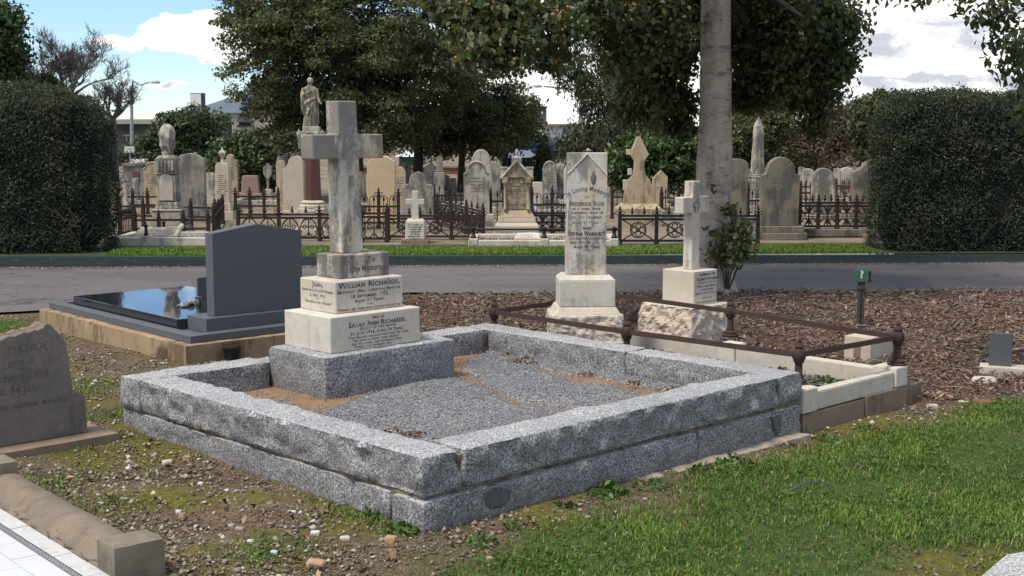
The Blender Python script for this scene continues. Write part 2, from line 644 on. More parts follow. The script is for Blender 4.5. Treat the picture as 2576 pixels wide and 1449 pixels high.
M['marble_clean'] = stone_mat('white_marble_clean', (0.62, 0.575, 0.49), (0.54, 0.48, 0.385), (0.30, 0.28, 0.25), 0.08, (0.56, 0.45, 0.30), 0.3, 4.0)
M['marble_dirty'] = stone_mat('stained_marble', (0.50, 0.47, 0.40), (0.38, 0.355, 0.30), (0.085, 0.085, 0.08), 0.56, (0.42, 0.31, 0.17), 0.5, 6.0, bstr=0.4)
M['cross'] = stone_mat('lichen_marble', (0.62, 0.57, 0.47), (0.47, 0.43, 0.35), (0.098, 0.095, 0.086), 0.36, (0.50, 0.34, 0.15), 0.85, 3.6, bstr=0.5, spots=0.9, top=0.055, streak=0.55)
M['slab_marble'] = stone_mat('slab_marble', (0.58, 0.54, 0.47), (0.45, 0.42, 0.36), (0.13, 0.125, 0.115), 0.40, (0.54, 0.39, 0.22), 0.5, 6.0, bstr=0.35)
M['statue'] = stone_mat('statue_stone', (0.48, 0.42, 0.30), (0.35, 0.31, 0.23), (0.085, 0.08, 0.068), 0.5, (0.44, 0.32, 0.17), 0.5, 9.0, bstr=0.3)
M['rock'] = stone_mat('cream_rock', (0.58, 0.51, 0.42), (0.48, 0.41, 0.32), (0.22, 0.19, 0.15), 0.12, (0.52, 0.40, 0.27), 0.3, 8.0, bscale=40, bstr=0.6)
M['sand_stone'] = stone_mat('sandstone', (0.45, 0.37, 0.25), (0.37, 0.29, 0.19), (0.11, 0.095, 0.075), 0.34, (0.46, 0.31, 0.14), 0.4, 6.0)
M['yellow_stone'] = stone_mat('yellow_stone', (0.58, 0.45, 0.27), (0.52, 0.40, 0.24), (0.3, 0.22, 0.12), 0.05, None, 0, 3.0, bstr=0.12)
M['cream_stone'] = stone_mat('cream_stone', (0.55, 0.48, 0.37), (0.48, 0.42, 0.33), (0.2, 0.18, 0.15), 0.12, (0.50, 0.40, 0.26), 0.4, 4.0)
M['grey_stone'] = stone_mat('weathered_grey_stone', (0.33, 0.30, 0.25), (0.25, 0.23, 0.19), (0.085, 0.085, 0.08), 0.45, (0.36, 0.30, 0.21), 0.4, 6.0, bstr=0.4)
M['pale_stone'] = stone_mat('pale_weathered_stone', (0.50, 0.455, 0.38), (0.40, 0.365, 0.30), (0.095, 0.095, 0.088), 0.45, (0.47, 0.38, 0.25), 0.4, 6.0, bstr=0.35)
M['dark_stone'] = stone_mat('dark_weathered_stone', (0.21, 0.19, 0.155), (0.16, 0.145, 0.12), (0.06, 0.06, 0.055), 0.4, (0.26, 0.20, 0.12), 0.5, 6.0, bstr=0.35)
M['brown_stone'] = stone_mat('brown_stone', (0.26, 0.19, 0.13), (0.21, 0.15, 0.105), (0.10, 0.08, 0.06), 0.3, None, 0, 6.0, bstr=0.4, speck=0.4)
M['pink_stone'] = stone_mat('pink_granite', (0.36, 0.24, 0.20), (0.30, 0.20, 0.17), (0.2, 0.13, 0.11), 0.1, None, 0, 20.0, rough=0.5, speck=0.5)
M['red_granite'] = stone_mat('red_granite', (0.145, 0.070, 0.052), (0.105, 0.050, 0.040), (0.04, 0.025, 0.022), 0.25, None, 0, 30.0, rough=0.4, speck=0.7)
M['concrete'] = stone_mat('brown_concrete', (0.36, 0.26, 0.155), (0.29, 0.205, 0.12), (0.09, 0.062, 0.035), 0.33, (0.42, 0.29, 0.16), 0.5, 3.5, bstr=0.5, speck=0.25, streak=0.75)
_m = M['concrete']
_t = NT(_m.node_tree)
_b = [q for q in _m.node_tree.nodes if q.type == 'BSDF_PRINCIPLED'][0]
_src = _b.inputs['Base Color'].links[0].from_socket
_co = [q for q in _m.node_tree.nodes if q.type == 'TEX_COORD'][0].outputs['Object']
_w = _t.vmath('ADD', _co, _t.scale(_t.n('ShaderNodeTexNoise', Vector=_co, Scale=14.0, Detail=5.0).outputs[1], (0.14, 0.14, 0.10)))
_d = _t.vmath('LENGTH', _t.scale(_t.vmath('SUBTRACT', _w, (0.06, 0.40, 0.09)), (1.0, 6.5, 8.0)))
_t.set(_b, 'Base Color', _t.mix(_t.math('MULTIPLY', _t.step(_d, 1.0, 0.45), 0.85), _src, (0.055, 0.038, 0.024)))
M['kerb_concrete'] = stone_mat('tan_concrete', (0.235, 0.19, 0.135), (0.175, 0.14, 0.10), (0.12, 0.09, 0.062), 0.25, None, 0, 7.0, bstr=0.9, speck=0.5)
M['post_concrete'] = stone_mat('grey_concrete', (0.235, 0.20, 0.14), (0.175, 0.15, 0.105), (0.09, 0.085, 0.07), 0.25, None, 0, 4.0, bstr=0.3)
M['slate'] = stone_mat('grey_slate', (0.185, 0.165, 0.14), (0.15, 0.13, 0.11), (0.10, 0.09, 0.075), 0.3, (0.21, 0.16, 0.125), 0.5, 5.0, bstr=0.5, spots=0.25)
M['basalt'] = plain('dark_granite', (0.108, 0.114, 0.122), 0.5, var=0.3, sc=180, bstr=0.0)
M['basalt_polish'] = plain('polished_granite', (0.022, 0.025, 0.03), 0.03, var=0.2, sc=160, bstr=0.0, spec=1.0)
M['black_print'] = plain('black_glaze', (0.03, 0.03, 0.03), 0.6, bstr=0)
m, t, b, vec, co = base_mat('lead_lettering', 0.7, 0.3)
n1 = t.noise(co, 70.0, 4, 0.7)
n2 = t.noise(co, 9.0, 4, 0.6)
t.set(b, 'Base Color', t.mix(t.step(t.math('ADD', t.math('MULTIPLY', n1, 0.5), t.math('MULTIPLY', n2, 0.5)), 0.50, 0.62), (0.035, 0.034, 0.033), (0.36, 0.33, 0.28)))
M['blackletter'] = m
M['fadeletter'] = plain('worn_lettering', (0.14, 0.13, 0.115), 0.8, bstr=0)
M['cutletter'] = plain('cut_lettering', (0.20, 0.17, 0.13), 0.9, bstr=0)
M['slate_letter'] = plain('slate_lettering', (0.128, 0.112, 0.096), 0.9, bstr=0)
M['goldletter'] = plain('ochre_lettering', (0.16, 0.10, 0.04), 0.8, bstr=0)
M['rust'] = plain('rusty_iron', (0.060, 0.029, 0.021), 0.85, var=0.5, sc=40, bstr=0.3, c2=(0.032, 0.021, 0.018))
M['rust_old'] = plain('dark_rusty_iron', (0.038, 0.022, 0.017), 0.9, var=0.5, sc=40, bstr=0.2, c2=(0.020, 0.015, 0.014))
M['rust_red'] = plain('red_rusty_iron', (0.15, 0.055, 0.028), 0.9, var=0.5, sc=40, bstr=0.3, c2=(0.07, 0.03, 0.02))
M['iron'] = plain('black_iron', (0.014, 0.015, 0.018), 0.55, var=0.4, sc=30, bstr=0.2)
M['asphalt'] = None
M['white'] = plain('white_paint', (0.66, 0.66, 0.64), 0.6, var=0.12, sc=6)
M['bark'] = stone_mat('grey_bark', (0.52, 0.43, 0.335), (0.40, 0.33, 0.255), (0.13, 0.105, 0.085), 0.2, (0.36, 0.29, 0.22), 0.5, 7.0, bscale=45, bstr=1.0, streak=0.2, speck=0.4)
M['bark_dark'] = plain('dark_bark', (0.085, 0.07, 0.052), 0.95, var=0.5, sc=14, bstr=0.6)
M['twig'] = plain('bare_twig', (0.135, 0.125, 0.125), 0.95, var=0.4, sc=14, bstr=0.0)


def veg(name, a, b, c, **k):
    M[name] = leaf_mat(name, [(0.0, a), (0.55, b), (1.0, c)], **k)


veg('fig_leaf', (0.046, 0.060, 0.034), (0.112, 0.128, 0.060), (0.225, 0.215, 0.096), trans=0.4)
veg('near_leaf', (0.040, 0.055, 0.028), (0.100, 0.118, 0.049), (0.20, 0.19, 0.078), rough=0.4, trans=0.4)
veg('hedge_leaf', (0.030, 0.041, 0.032), (0.058, 0.073, 0.047), (0.11, 0.113, 0.066), rough=0.6, spec=0.2)
veg('green_leaf', (0.034, 0.062, 0.020), (0.072, 0.122, 0.035), (0.145, 0.20, 0.056))
veg('dark_leaf', (0.030, 0.047, 0.026), (0.064, 0.092, 0.045), (0.12, 0.15, 0.065))
veg('olive_leaf', (0.05, 0.058, 0.025), (0.105, 0.112, 0.045), (0.19, 0.185, 0.07))
veg('brown_leaf', (0.085, 0.058, 0.043), (0.14, 0.098, 0.070), (0.21, 0.15, 0.105), trans=0.15)
veg('gum_leaf', (0.030, 0.040, 0.024), (0.068, 0.080, 0.044), (0.13, 0.14, 0.07))
veg('weed_leaf', (0.03, 0.065, 0.012), (0.065, 0.13, 0.022), (0.14, 0.22, 0.04))
M['grass'] = leaf_mat('grass_blade', [(0, (0.046, 0.100, 0.012)), (0.45, (0.108, 0.205, 0.024)), (0.80, (0.22, 0.32, 0.050)), (0.93, (0.31, 0.36, 0.080)), (1, (0.40, 0.36, 0.18))], 0.35, 0.55)
M['pebble'] = tint_mat('pebble', [(0, (0.055, 0.045, 0.032)), (0.45, (0.17, 0.135, 0.09)), (0.75, (0.30, 0.25, 0.18)), (0.93, (0.48, 0.43, 0.35)), (1, (0.66, 0.62, 0.56))])
M['gravel_grey'] = tint_mat('grey_gravel', [(0, (0.09, 0.092, 0.096)), (0.45, (0.22, 0.223, 0.226)), (0.8, (0.33, 0.332, 0.332)), (1, (0.50, 0.495, 0.485))])
M['gravel_dark'] = tint_mat('dark_gravel', [(0, (0.04, 0.043, 0.046)), (0.5, (0.14, 0.145, 0.145)), (0.85, (0.28, 0.28, 0.27)), (1, (0.48, 0.44, 0.37))])
M['chip'] = tint_mat('wood_chip', [(0, (0.058, 0.038, 0.028)), (0.4, (0.165, 0.112, 0.080)), (0.72, (0.265, 0.195, 0.145)), (1, (0.43, 0.35, 0.27))])
M['litter'] = tint_mat('dead_leaf', [(0, (0.08, 0.045, 0.025)), (0.5, (0.20, 0.13, 0.075)), (1, (0.42, 0.31, 0.20))])
M['dry_stick'] = plain('dry_stick', (0.33, 0.27, 0.21), 0.9, var=0.5, sc=20, bstr=0)

# ground: soil with moss, a mulch bed and a lawn, told apart by where they are (attributes on the mesh)
m, t, b, vec, co = base_mat('ground_soil', 0.95, 0.2)
za = t.n('ShaderNodeAttribute', _attribute_name='lawn').outputs['Fac']
zm = t.n('ShaderNodeAttribute', _attribute_name='mulch').outputs['Fac']
zg = t.n('ShaderNodeAttribute', _attribute_name='moss').outputs['Fac']
n1 = t.noise(co, 1.9, 6, 0.62)
n2 = t.noise(co, 26.0, 5, 0.7)
n3 = t.noise(t.vmath('ADD', co, (7.0, 3.0, 0)), 1.3, 5, 0.6)
soil = t.mix(t.step(n2, 0.35, 0.65), (0.060, 0.039, 0.023), (0.125, 0.088, 0.054))
soil = t.mix(t.step(t.noise(co, 110, 3, 0.6), 0.52, 0.62), soil, (0.25, 0.19, 0.125))
moss = t.mix(t.step(n2, 0.3, 0.7), (0.068, 0.062, 0.010), (0.155, 0.132, 0.020))
mosf = t.math('MULTIPLY', t.math('MULTIPLY', t.step(n3, 0.46, 0.60), t.step(n2, 0.32, 0.50)), zg)
green = t.mix(t.step(n2, 0.3, 0.7), (0.028, 0.050, 0.012), (0.06, 0.095, 0.02))
grf = t.math('MULTIPLY', t.math('MULTIPLY', t.step(n1, 0.55, 0.68), 0.5), zg)
t_ = t
g = t.mix(mosf, soil, moss)
g = t.mix(grf, g, green)
mul = t.mix(t.step(n2, 0.3, 0.7), (0.060, 0.037, 0.025), (0.15, 0.095, 0.065))
g = t.mix(zm, g, mul)
bare = t.n('ShaderNodeAttribute', _attribute_name='bare').outputs['Fac']
g = t.mix(t.math('MULTIPLY', za, t.math('SUBTRACT', 1.0, bare, clamp=True)), g, t.mix(t.step(n2, .3, .7), (0.036, 0.058, 0.014), (0.070, 0.100, 0.022)))
t.set(b, 'Base Color', g)
bump(t, b, t.math('ADD', n2, t.math('MULTIPLY', t.noise(co, 90, 4, 0.7), 0.6)), 0.6, 0.02)
M['soil'] = m

m, t, b, vec, co = base_mat('asphalt', 0.9, 0.3)
n1 = t.noise(co, 0.8, 4, 0.6)
n2 = t.noise(co, 160.0, 2, 0.6)
c = t.mix(t.step(n1, 0.35, 0.65), (0.118, 0.108, 0.103), (0.092, 0.085, 0.083))
c = t.mix(t.step(n2, 0.45, 0.7), c, (0.18, 0.165, 0.155))
wear = t.noise(t.scale(co, (0.25, 3.0, 1)), 1.0, 5, 0.6)
c = t.mix(t.math('MULTIPLY', t.step(wear, 0.5, 0.7), 0.35), c, (0.155, 0.13, 0.11))
vo = t.n('ShaderNodeTexVoronoi', _feature='DISTANCE_TO_EDGE', Vector=t.vmath('ADD', t.scale(co, (0.55, 1.0, 1)), t.scale(t.n('ShaderNodeTexNoise', Vector=co, Scale=2.2, Detail=5.0).outputs[1], (0.5, 0.5, 0))), Scale=0.55).outputs[0]
c = t.mix(t.math('MULTIPLY', t.math('MULTIPLY', t.step(vo, 0.012, 0.003), t.step(t.noise(co, 0.5, 3), 0.48, 0.6)), 0.7), c, (0.04, 0.037, 0.035))
pa = t.noise(t.scale(co, (0.35, 1.3, 1)), 1.0, 2, 0.4)
c = t.mix(t.math('MULTIPLY', t.step(pa, 0.55, 0.565), 0.30), c, (0.075, 0.070, 0.068))
t.set(b, 'Base Color', c)
bump(t, b, n2, 0.3, 0.006)
M['asphalt'] = m

m, t, b, vec, co = base_mat('green_painted_kerb', 0.6, 0.4)
n1 = t.noise(co, 9.0, 6, 0.7)
c = t.mix(t.step(n1, 0.35, 0.7), (0.016, 0.026, 0.028), (0.026, 0.040, 0.040))
c = t.mix(t.math('MULTIPLY', t.step(t.noise(co, 26, 5, 0.7), 0.62, 0.70), 0.8), c, (0.20, 0.18, 0.15))
t.set(b, 'Base Color', c)
M['kerb'] = m

m, t, b, vec, co = base_mat('cemetery_earth', 0.95, 0.2)
n1 = t.noise(co, 1.2, 6, 0.62)
n2 = t.noise(co, 30.0, 5, 0.7)
c = t.mix(t.step(n1, 0.4, 0.62), (0.22, 0.175, 0.125), (0.14, 0.105, 0.07))
c = t.mix(t.math('MULTIPLY', t.step(n2, 0.5, 0.65), 0.5), c, (0.34, 0.29, 0.22))
c = t.mix(t.math('MULTIPLY', t.step(t.noise(co, 0.7, 4), 0.56, 0.68), 0.6), c, (0.07, 0.09, 0.03))
t.set(b, 'Base Color', c)
bump(t, b, n2, 0.5, 0.02)
M['earth'] = m
M['turf'] = plain('turf_soil', (0.040, 0.060, 0.016), 0.95, var=0.4, sc=20, bstr=0.4)
M['sand'] = stone_mat('orange_sand', (0.27, 0.168, 0.092), (0.215, 0.130, 0.072), (0.17, 0.10, 0.055), 0.2, None, 0, 6.0, bscale=60, bstr=0.4, rough=0.95, streak=0)

m, t, b, vec, co = base_mat('leaded_glass', 0.12, 0.5)
t.set(b, 'Base Color', (0.03, 0.035, 0.045))
M['glass'] = m
M['roof_blue'] = plain('blue_grey_roof', (0.105, 0.135, 0.155), 0.55, var=0.15, sc=3, bstr=0)
M['brick_beige'] = plain('beige_brick', (0.36, 0.33, 0.28), 0.9, var=0.2, sc=8, bstr=0.1)
M['dark_wall'] = plain('dark_brick', (0.050, 0.045, 0.042), 0.9, var=0.35, sc=3, bstr=0.1)
M['red_brick'] = plain('red_brick', (0.22, 0.095, 0.060), 0.9, var=0.35, sc=14, bstr=0.1)
M['navy'] = plain('navy_paint', (0.022, 0.028, 0.06), 0.6, var=0.2, bstr=0)
M['blue'] = plain('blue_paint', (0.03, 0.07, 0.32), 0.5, var=0.1, bstr=0)
M['teal'] = plain('teal_paint', (0.06, 0.25, 0.29), 0.5, var=0.15, bstr=0)
M['green_paint'] = plain('green_paint', (0.03, 0.17, 0.12), 0.5, var=0.2, bstr=0)
M['steel'] = plain('galvanised_steel', (0.30, 0.32, 0.33), 0.5, 0.2, var=0.15, bstr=0)
M['grey_clad'] = plain('grey_cladding', (0.10, 0.11, 0.13), 0.6, var=0.15, bstr=0)
M['solar'] = plain('solar_cell', (0.018, 0.022, 0.045), 0.2, var=0.2, bstr=0)
M['red'] = plain('red_print', (0.45, 0.03, 0.03), 0.6, var=0.05, bstr=0)
M['sign_green'] = plain('green_sign', (0.045, 0.13, 0.075), 0.5, var=0.2, sc=30, bstr=0)
M['wood_post'] = plain('weathered_post', (0.07, 0.062, 0.045), 0.9, var=0.5, sc=30, bstr=0.3)
M['tile'] = plain('white_tile', (0.62, 0.63, 0.63), 0.35, var=0.08, sc=6, bstr=0)
M['tile_old'] = stone_mat('worn_white_tile', (0.58, 0.58, 0.55), (0.52, 0.51, 0.47), (0.25, 0.23, 0.18), 0.2, None, 0, 9.0, rough=0.5)
M['grout'] = plain('grout', (0.25, 0.23, 0.20), 0.95, bstr=0.1)
M['black_plastic'] = plain('black_plastic', (0.012, 0.013, 0.014), 0.5, bstr=0)
M['bright_metal'] = plain('bright_cast_metal', (0.52, 0.51, 0.49), 0.4, 0.6, var=0.4, sc=40, bstr=0.2)
M['pewter'] = plain('pewter', (0.20, 0.19, 0.18), 0.35, 0.8, var=0.4, sc=40, bstr=0.2)
M['fruit'] = plain('orange_fruit', (0.34, 0.19, 0.07), 0.5, var=0.3, bstr=0)
M['slab_granite'] = granite_mat('pale_granite', (0.08, 0.08, 0.085), (0.36, 0.36, 0.35), (0.62, 0.61, 0.59), sc=150, bstr=0.2, dirt=0.15)

_m = M['bark']
_t = NT(_m.node_tree)
_b = [q for q in _m.node_tree.nodes if q.type == 'BSDF_PRINCIPLED'][0]
_src = _b.inputs['Base Color'].links[0].from_socket
_co = [q for q in _m.node_tree.nodes if q.type == 'TEX_COORD'][0].outputs['Object']
_h = _t.noise(_t.scale(_co, (5.0, 5.0, 17.0)), 1.0, 5, 0.6, 0.6)
_h2 = _t.noise(_t.scale(_co, (2.2, 2.2, 5.0)), 1.0, 3, 0.5)
_f = _t.math('MULTIPLY', _t.step(_h, 0.56, 0.60), _t.step(_h2, 0.42, 0.52))
_t.set(_b, 'Base Color', _t.mix(_t.math('MULTIPLY', _f, 0.62), _src, (0.11, 0.088, 0.068)))

_src = _b.inputs['Base Color'].links[0].from_socket
_l = _t.noise(_t.scale(_co, (16.0, 16.0, 60.0)), 1.0, 4, 0.7)
_v = _t.noise(_t.scale(_co, (14.0, 14.0, 2.2)), 1.0, 6, 0.7)
_t.set(_b, 'Base Color', _t.mix(_t.math('MULTIPLY', _t.step(_l, 0.52, 0.66), 0.45), _src, (0.15, 0.12, 0.095)))
_src = _b.inputs['Base Color'].links[0].from_socket
_t.set(_b, 'Base Color', _t.mix(_t.math('MULTIPLY', _t.step(_v, 0.54, 0.70), 0.45), _src, (0.50, 0.44, 0.36)))

# ================================================================== SETTING
GZ = 0.13                                      # level of the old cemetery beyond the road kerb


def kerb_y(x):
    return 15.32 + 0.045 * np.asarray(x)


grassP = [at(*q) for q in ((1010, 1480), (1190, 1392), (1500, 1262), (1760, 1180), (2030, 1112), (2318, 1046), (2420, 1000), (2700, 975), (2750, 1480))]
grassP = [p[:2] for p in grassP] + [np.array([3.5, 3.0]), np.array([-0.6, 3.0])]
mulchP = [at(*q)[:2] for q in ((975, 752), (1500, 741), (2700, 736), (2760, 965), (2576, 972), (2440, 992), (2318, 1010), (2050, 960), (1560, 900), (1060, 860))]
bareP = [[at(*q)[:2] for q in poly] for poly in (
    ((2240, 1380), (2400, 1350), (2600, 1330), (2600, 1460), (2240, 1460)),
    ((1380, 1275), (1560, 1225), (1760, 1205), (1760, 1250), (1560, 1290), (1400, 1315)),
    ((1000, 1480), (1180, 1394), (1330, 1330), (1345, 1345), (1200, 1405), (1050, 1480)),
    ((2310, 1000), (2420, 985), (2450, 1020), (2330, 1060)))]


def soft(poly, x, y, j=0.10):
    acc = 0
    for k in range(5):
        acc = acc + inpoly(x + RNG.normal(0, j, x.shape), y + RNG.normal(0, j, x.shape), poly)
    return acc / 5.0


xs = np.concatenate([np.linspace(-400, -12, 14), np.linspace(-10, -4.2, 12), np.arange(-4.0, 4.6, 0.055), np.linspace(5, 12, 12), np.linspace(20, 400, 12)])
ys = np.concatenate([np.linspace(-300, -10, 8), np.linspace(-6, 3.2, 10), np.arange(3.6, 11.2, 0.055), np.arange(11.3, 15.3, 0.16)])
X, Y = np.meshgrid(xs, ys)
Z = G(X, Y)
near = (np.abs(X) < 4.6) & (Y > 3.5) & (Y < 11.2)
nz = np.zeros(X.shape)
for i, j in zip(*np.nonzero(near)):
    nz[i, j] = mnoise.fractal(Vector((X[i, j] * 2.2, Y[i, j] * 2.2, 0)), 0.9, 2.0, 4)
Z = Z + nz * 0.010
mask_m = soft(mulchP, X, Y, 0.14)
mask_l = soft(grassP, X, Y, 0.10)
bare = np.zeros(X.shape)
for bp in bareP:
    bare = np.maximum(bare, soft(bp, X, Y, 0.12))
Z = Z + mask_m * (0.012 + np.abs(nz) * 0.02) * sstep(12.7, 12.0, Y)
V = np.stack([X, Y, Z], -1).reshape(-1, 3)
nx, ny = len(xs), len(ys)
I = np.arange(nx * ny).reshape(ny, nx)
F = np.stack([I[:-1, :-1], I[:-1, 1:], I[1:, 1:], I[1:, :-1]], -1).reshape(-1, 4)
me = np_mesh('ground', V, F, 4, M['soil'], smooth=True)
for nm, arr in (('lawn', mask_l), ('mulch', mask_m), ('bare', bare), ('moss', (1 - mask_m) * 1.0)):
    a_ = me.attributes.new(nm, 'FLOAT', 'POINT')
    a_.data.foreach_set('value', arr.astype(np.float32).ravel())
link('ground', me, kind='structure')


def strip(name, xs_, y0f, y1f, z, mat, nseg=6, jitter=0.0):
    xs_ = np.asarray(xs_, float)
    V, F = [], []
    for k in range(nseg + 1):
        f = k / nseg
        yy = y0f(xs_) * (1 - f) + y1f(xs_) * f
        if jitter and k == 0:
            yy = yy + np.array([mnoise.fractal(Vector((x * 1.7, 3.3, 0)), 0.9, 2, 4) for x in xs_]) * jitter
        V.append(np.stack([xs_, yy, np.full(xs_.shape, z)], 1))
    n = len(xs_)
    V = np.concatenate(V)
    I = np.arange(n * (nseg + 1)).reshape(nseg + 1, n)
    F = np.stack([I[:-1, :-1], I[:-1, 1:], I[1:, 1:], I[1:, :-1]], -1).reshape(-1, 4)
    return link(name, np_mesh(name, V, F, 4, mat, smooth=True), kind='structure')


rx = np.concatenate([[-300, -60, -20, -12], np.arange(-8, 8.01, 0.1), [12, 20, 60, 300]])
road_near = lambda x: np.interp(x, [-300, -6, -4, -1, 1.5, 6, 300], [10.9, 10.9, 11.6, 12.75, 12.85, 12.95, 12.95])
strip('road', rx, road_near, lambda x: kerb_y(x) - 0.02, 0.022, M['asphalt'], 6, 0.07)
mb = MB()
kx = [-300, -40] + list(np.arange(-8, 8.01, 0.5)) + [40, 300]
for a, b in zip(kx[:-1], kx[1:]):
    ya, yb = float(kerb_y(a)), float(kerb_y(b))
    za, zb = (0.125 - 0.0025 * max(-9, min(9, x)) for x in (a, b))
    mb.add([(a, ya, -0.05), (b, yb, -0.05), (b, yb + 0.02, zb), (a, ya + 0.02, za), (a, ya + 0.14, za), (b, yb + 0.14, zb), (b, yb + 0.15, -.05), (a, ya + 0.15, -.05)],
           [(0, 1, 2, 3), (3, 2, 5, 4), (4, 5, 6, 7)])
obj('road_kerb', mb, M['kerb'], kind='structure')
strip('verge', rx, lambda x: kerb_y(x) + 0.13, lambda x: kerb_y(x) + 1.55, GZ - 0.006, M['turf'], 4)
strip('cemetery_ground', np.linspace(-500, 500, 40), lambda x: np.full(x.shape, 16.2), lambda x: np.full(x.shape, 900.0), GZ - 0.012, M['earth'], 8)


# ------------------------------------------------------------------ vegetation builders
def crown(blobs, n, size, per=40, sig=0.17, tone=(0.45, 0.17), shell=(0.62, 1.02), pad=None):
    """leaf centres in clumps spread through ellipsoids; blobs are (px, py, rx, ry, distance, depth radius)"""
    cs, rad, wt = [], [], []
    for bl in blobs:
        x, y, rx_, ry_, Yd = bl[:5]
        k = Yd / FPX
        c = P(x, y, Yd)
        r = np.array([rx_ * k, (bl[5] if len(bl) > 5 else max(rx_, ry_) * k), ry_ * k])
        cs.append(c)
        rad.append(r)
        wt.append(r[0] * r[2] + 0.5 * r[1] * r[2])
    cs, rad, wt = np.array(cs), np.array(rad), np.array(wt)
    nc = max(3, n // per)
    ib = RNG.choice(len(cs), nc, p=wt / wt.sum())
    d = unit(RNG.normal(size=(nc, 3)))
    rr = RNG.uniform(shell[0], shell[1], nc)[:, None]
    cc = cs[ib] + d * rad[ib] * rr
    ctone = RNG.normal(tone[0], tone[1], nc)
    il = RNG.integers(0, nc, n)
    if pad:
        # leaves sit on the upper and outer skin of flattened sprays, which leaves dark hollows between them
        pr = pad * RNG.uniform(0.55, 1.3, nc)
        dl = RNG.normal(size=(n, 3))
        dl[:, 2] = np.abs(dl[:, 2]) * 0.9 - 0.25
        dl = unit(dl + d[il] * 0.6)
        C = cc[il] + dl * (pr[il] * RNG.uniform(0.55, 1.05, n) )[:, None] * np.array([1, 1, 0.62])
        C += RNG.normal(0, size * 0.3, (n, 3))
        tint = np.clip(ctone[il] + RNG.normal(0, 0.12, n), 0, 1)
        return C, size * RNG.uniform(0.65, 1.25, n), tint, unit(dl + np.array([0, 0, 0.5]))
    s = np.minimum(rad[ib][il].min(1), 1.6)[:, None] * sig + size * 0.35
    C = cc[il] + RNG.normal(size=(n, 3)) * s * np.array([1, 1, 0.75])
    tint = np.clip(ctone[il] + RNG.normal(0, 0.13, n), 0, 1)
    sz = size * RNG.uniform(0.65, 1.25, n)
    return C, sz, tint, d[il]


def trunk_mb(pts, rad, seg=10, wob=0.0):
    mb = MB().tube(pts, rad, seg)
    return mb


def tree(name, label, blobs, n, size, leaf, trunks, bark='bark_dark', group=None, aspect=0.5, droop=0.3, per=40, sig=0.17,
         tone=(0.45, 0.17), cat='tree', leafname='crown', pad=None):
    """trunks: list of (pts, radii); first point of the first trunk is the base"""
    base = trunks[0][0][0]
    t = thing(name, label, cat, tuple(base), 0, group)
    off = np.array(base)
    for i, (pts, rd) in enumerate(trunks):
        mb = trunk_mb([np.array(p) - off for p in pts], rd, 10 if i == 0 else 6)
        obj('trunk' if i == 0 else 'limb', mb, M[bark], t, smooth=60)
    C, sz, ti, d = crown(blobs, n, size, per, sig, tone, pad=pad)
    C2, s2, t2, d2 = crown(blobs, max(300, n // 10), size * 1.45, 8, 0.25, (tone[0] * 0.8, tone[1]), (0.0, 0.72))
    C, sz, ti, d = (np.concatenate(q) for q in ((C, C2), (sz, s2), (ti, t2), (d, d2)))
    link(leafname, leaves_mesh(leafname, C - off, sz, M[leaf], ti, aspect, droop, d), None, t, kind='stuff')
    return t


def trk(px, Yd, top, r0, r1, bend=0.0, zb=GZ):
    """trunk from the ground up to picture height top"""
    b = P(px, 400, Yd)
    e = P(px + bend, top, Yd)
    p0 = np.array([b[0], Yd, zb - 0.05])
    p1 = np.array([b[0] * 0.6 + e[0] * 0.4, Yd, zb + (e[2] - zb) * 0.45])
    return ([p0, p1, e], [r0, (r0 + r1) / 2, r1])


def limbs(px, py, Yd, ends, r=0.06):
    s = P(px, py, Yd)
    out = []
    for ex, ey, *dy in ends:
        e = P(ex, ey, Yd + (dy[0] if dy else 0))
        mid = (s + e) / 2 + np.array([0, 0, 0.12 * np.linalg.norm(e - s)])
        out.append(([s, mid, e], [r, r * 0.6, r * 0.25]))
    return out


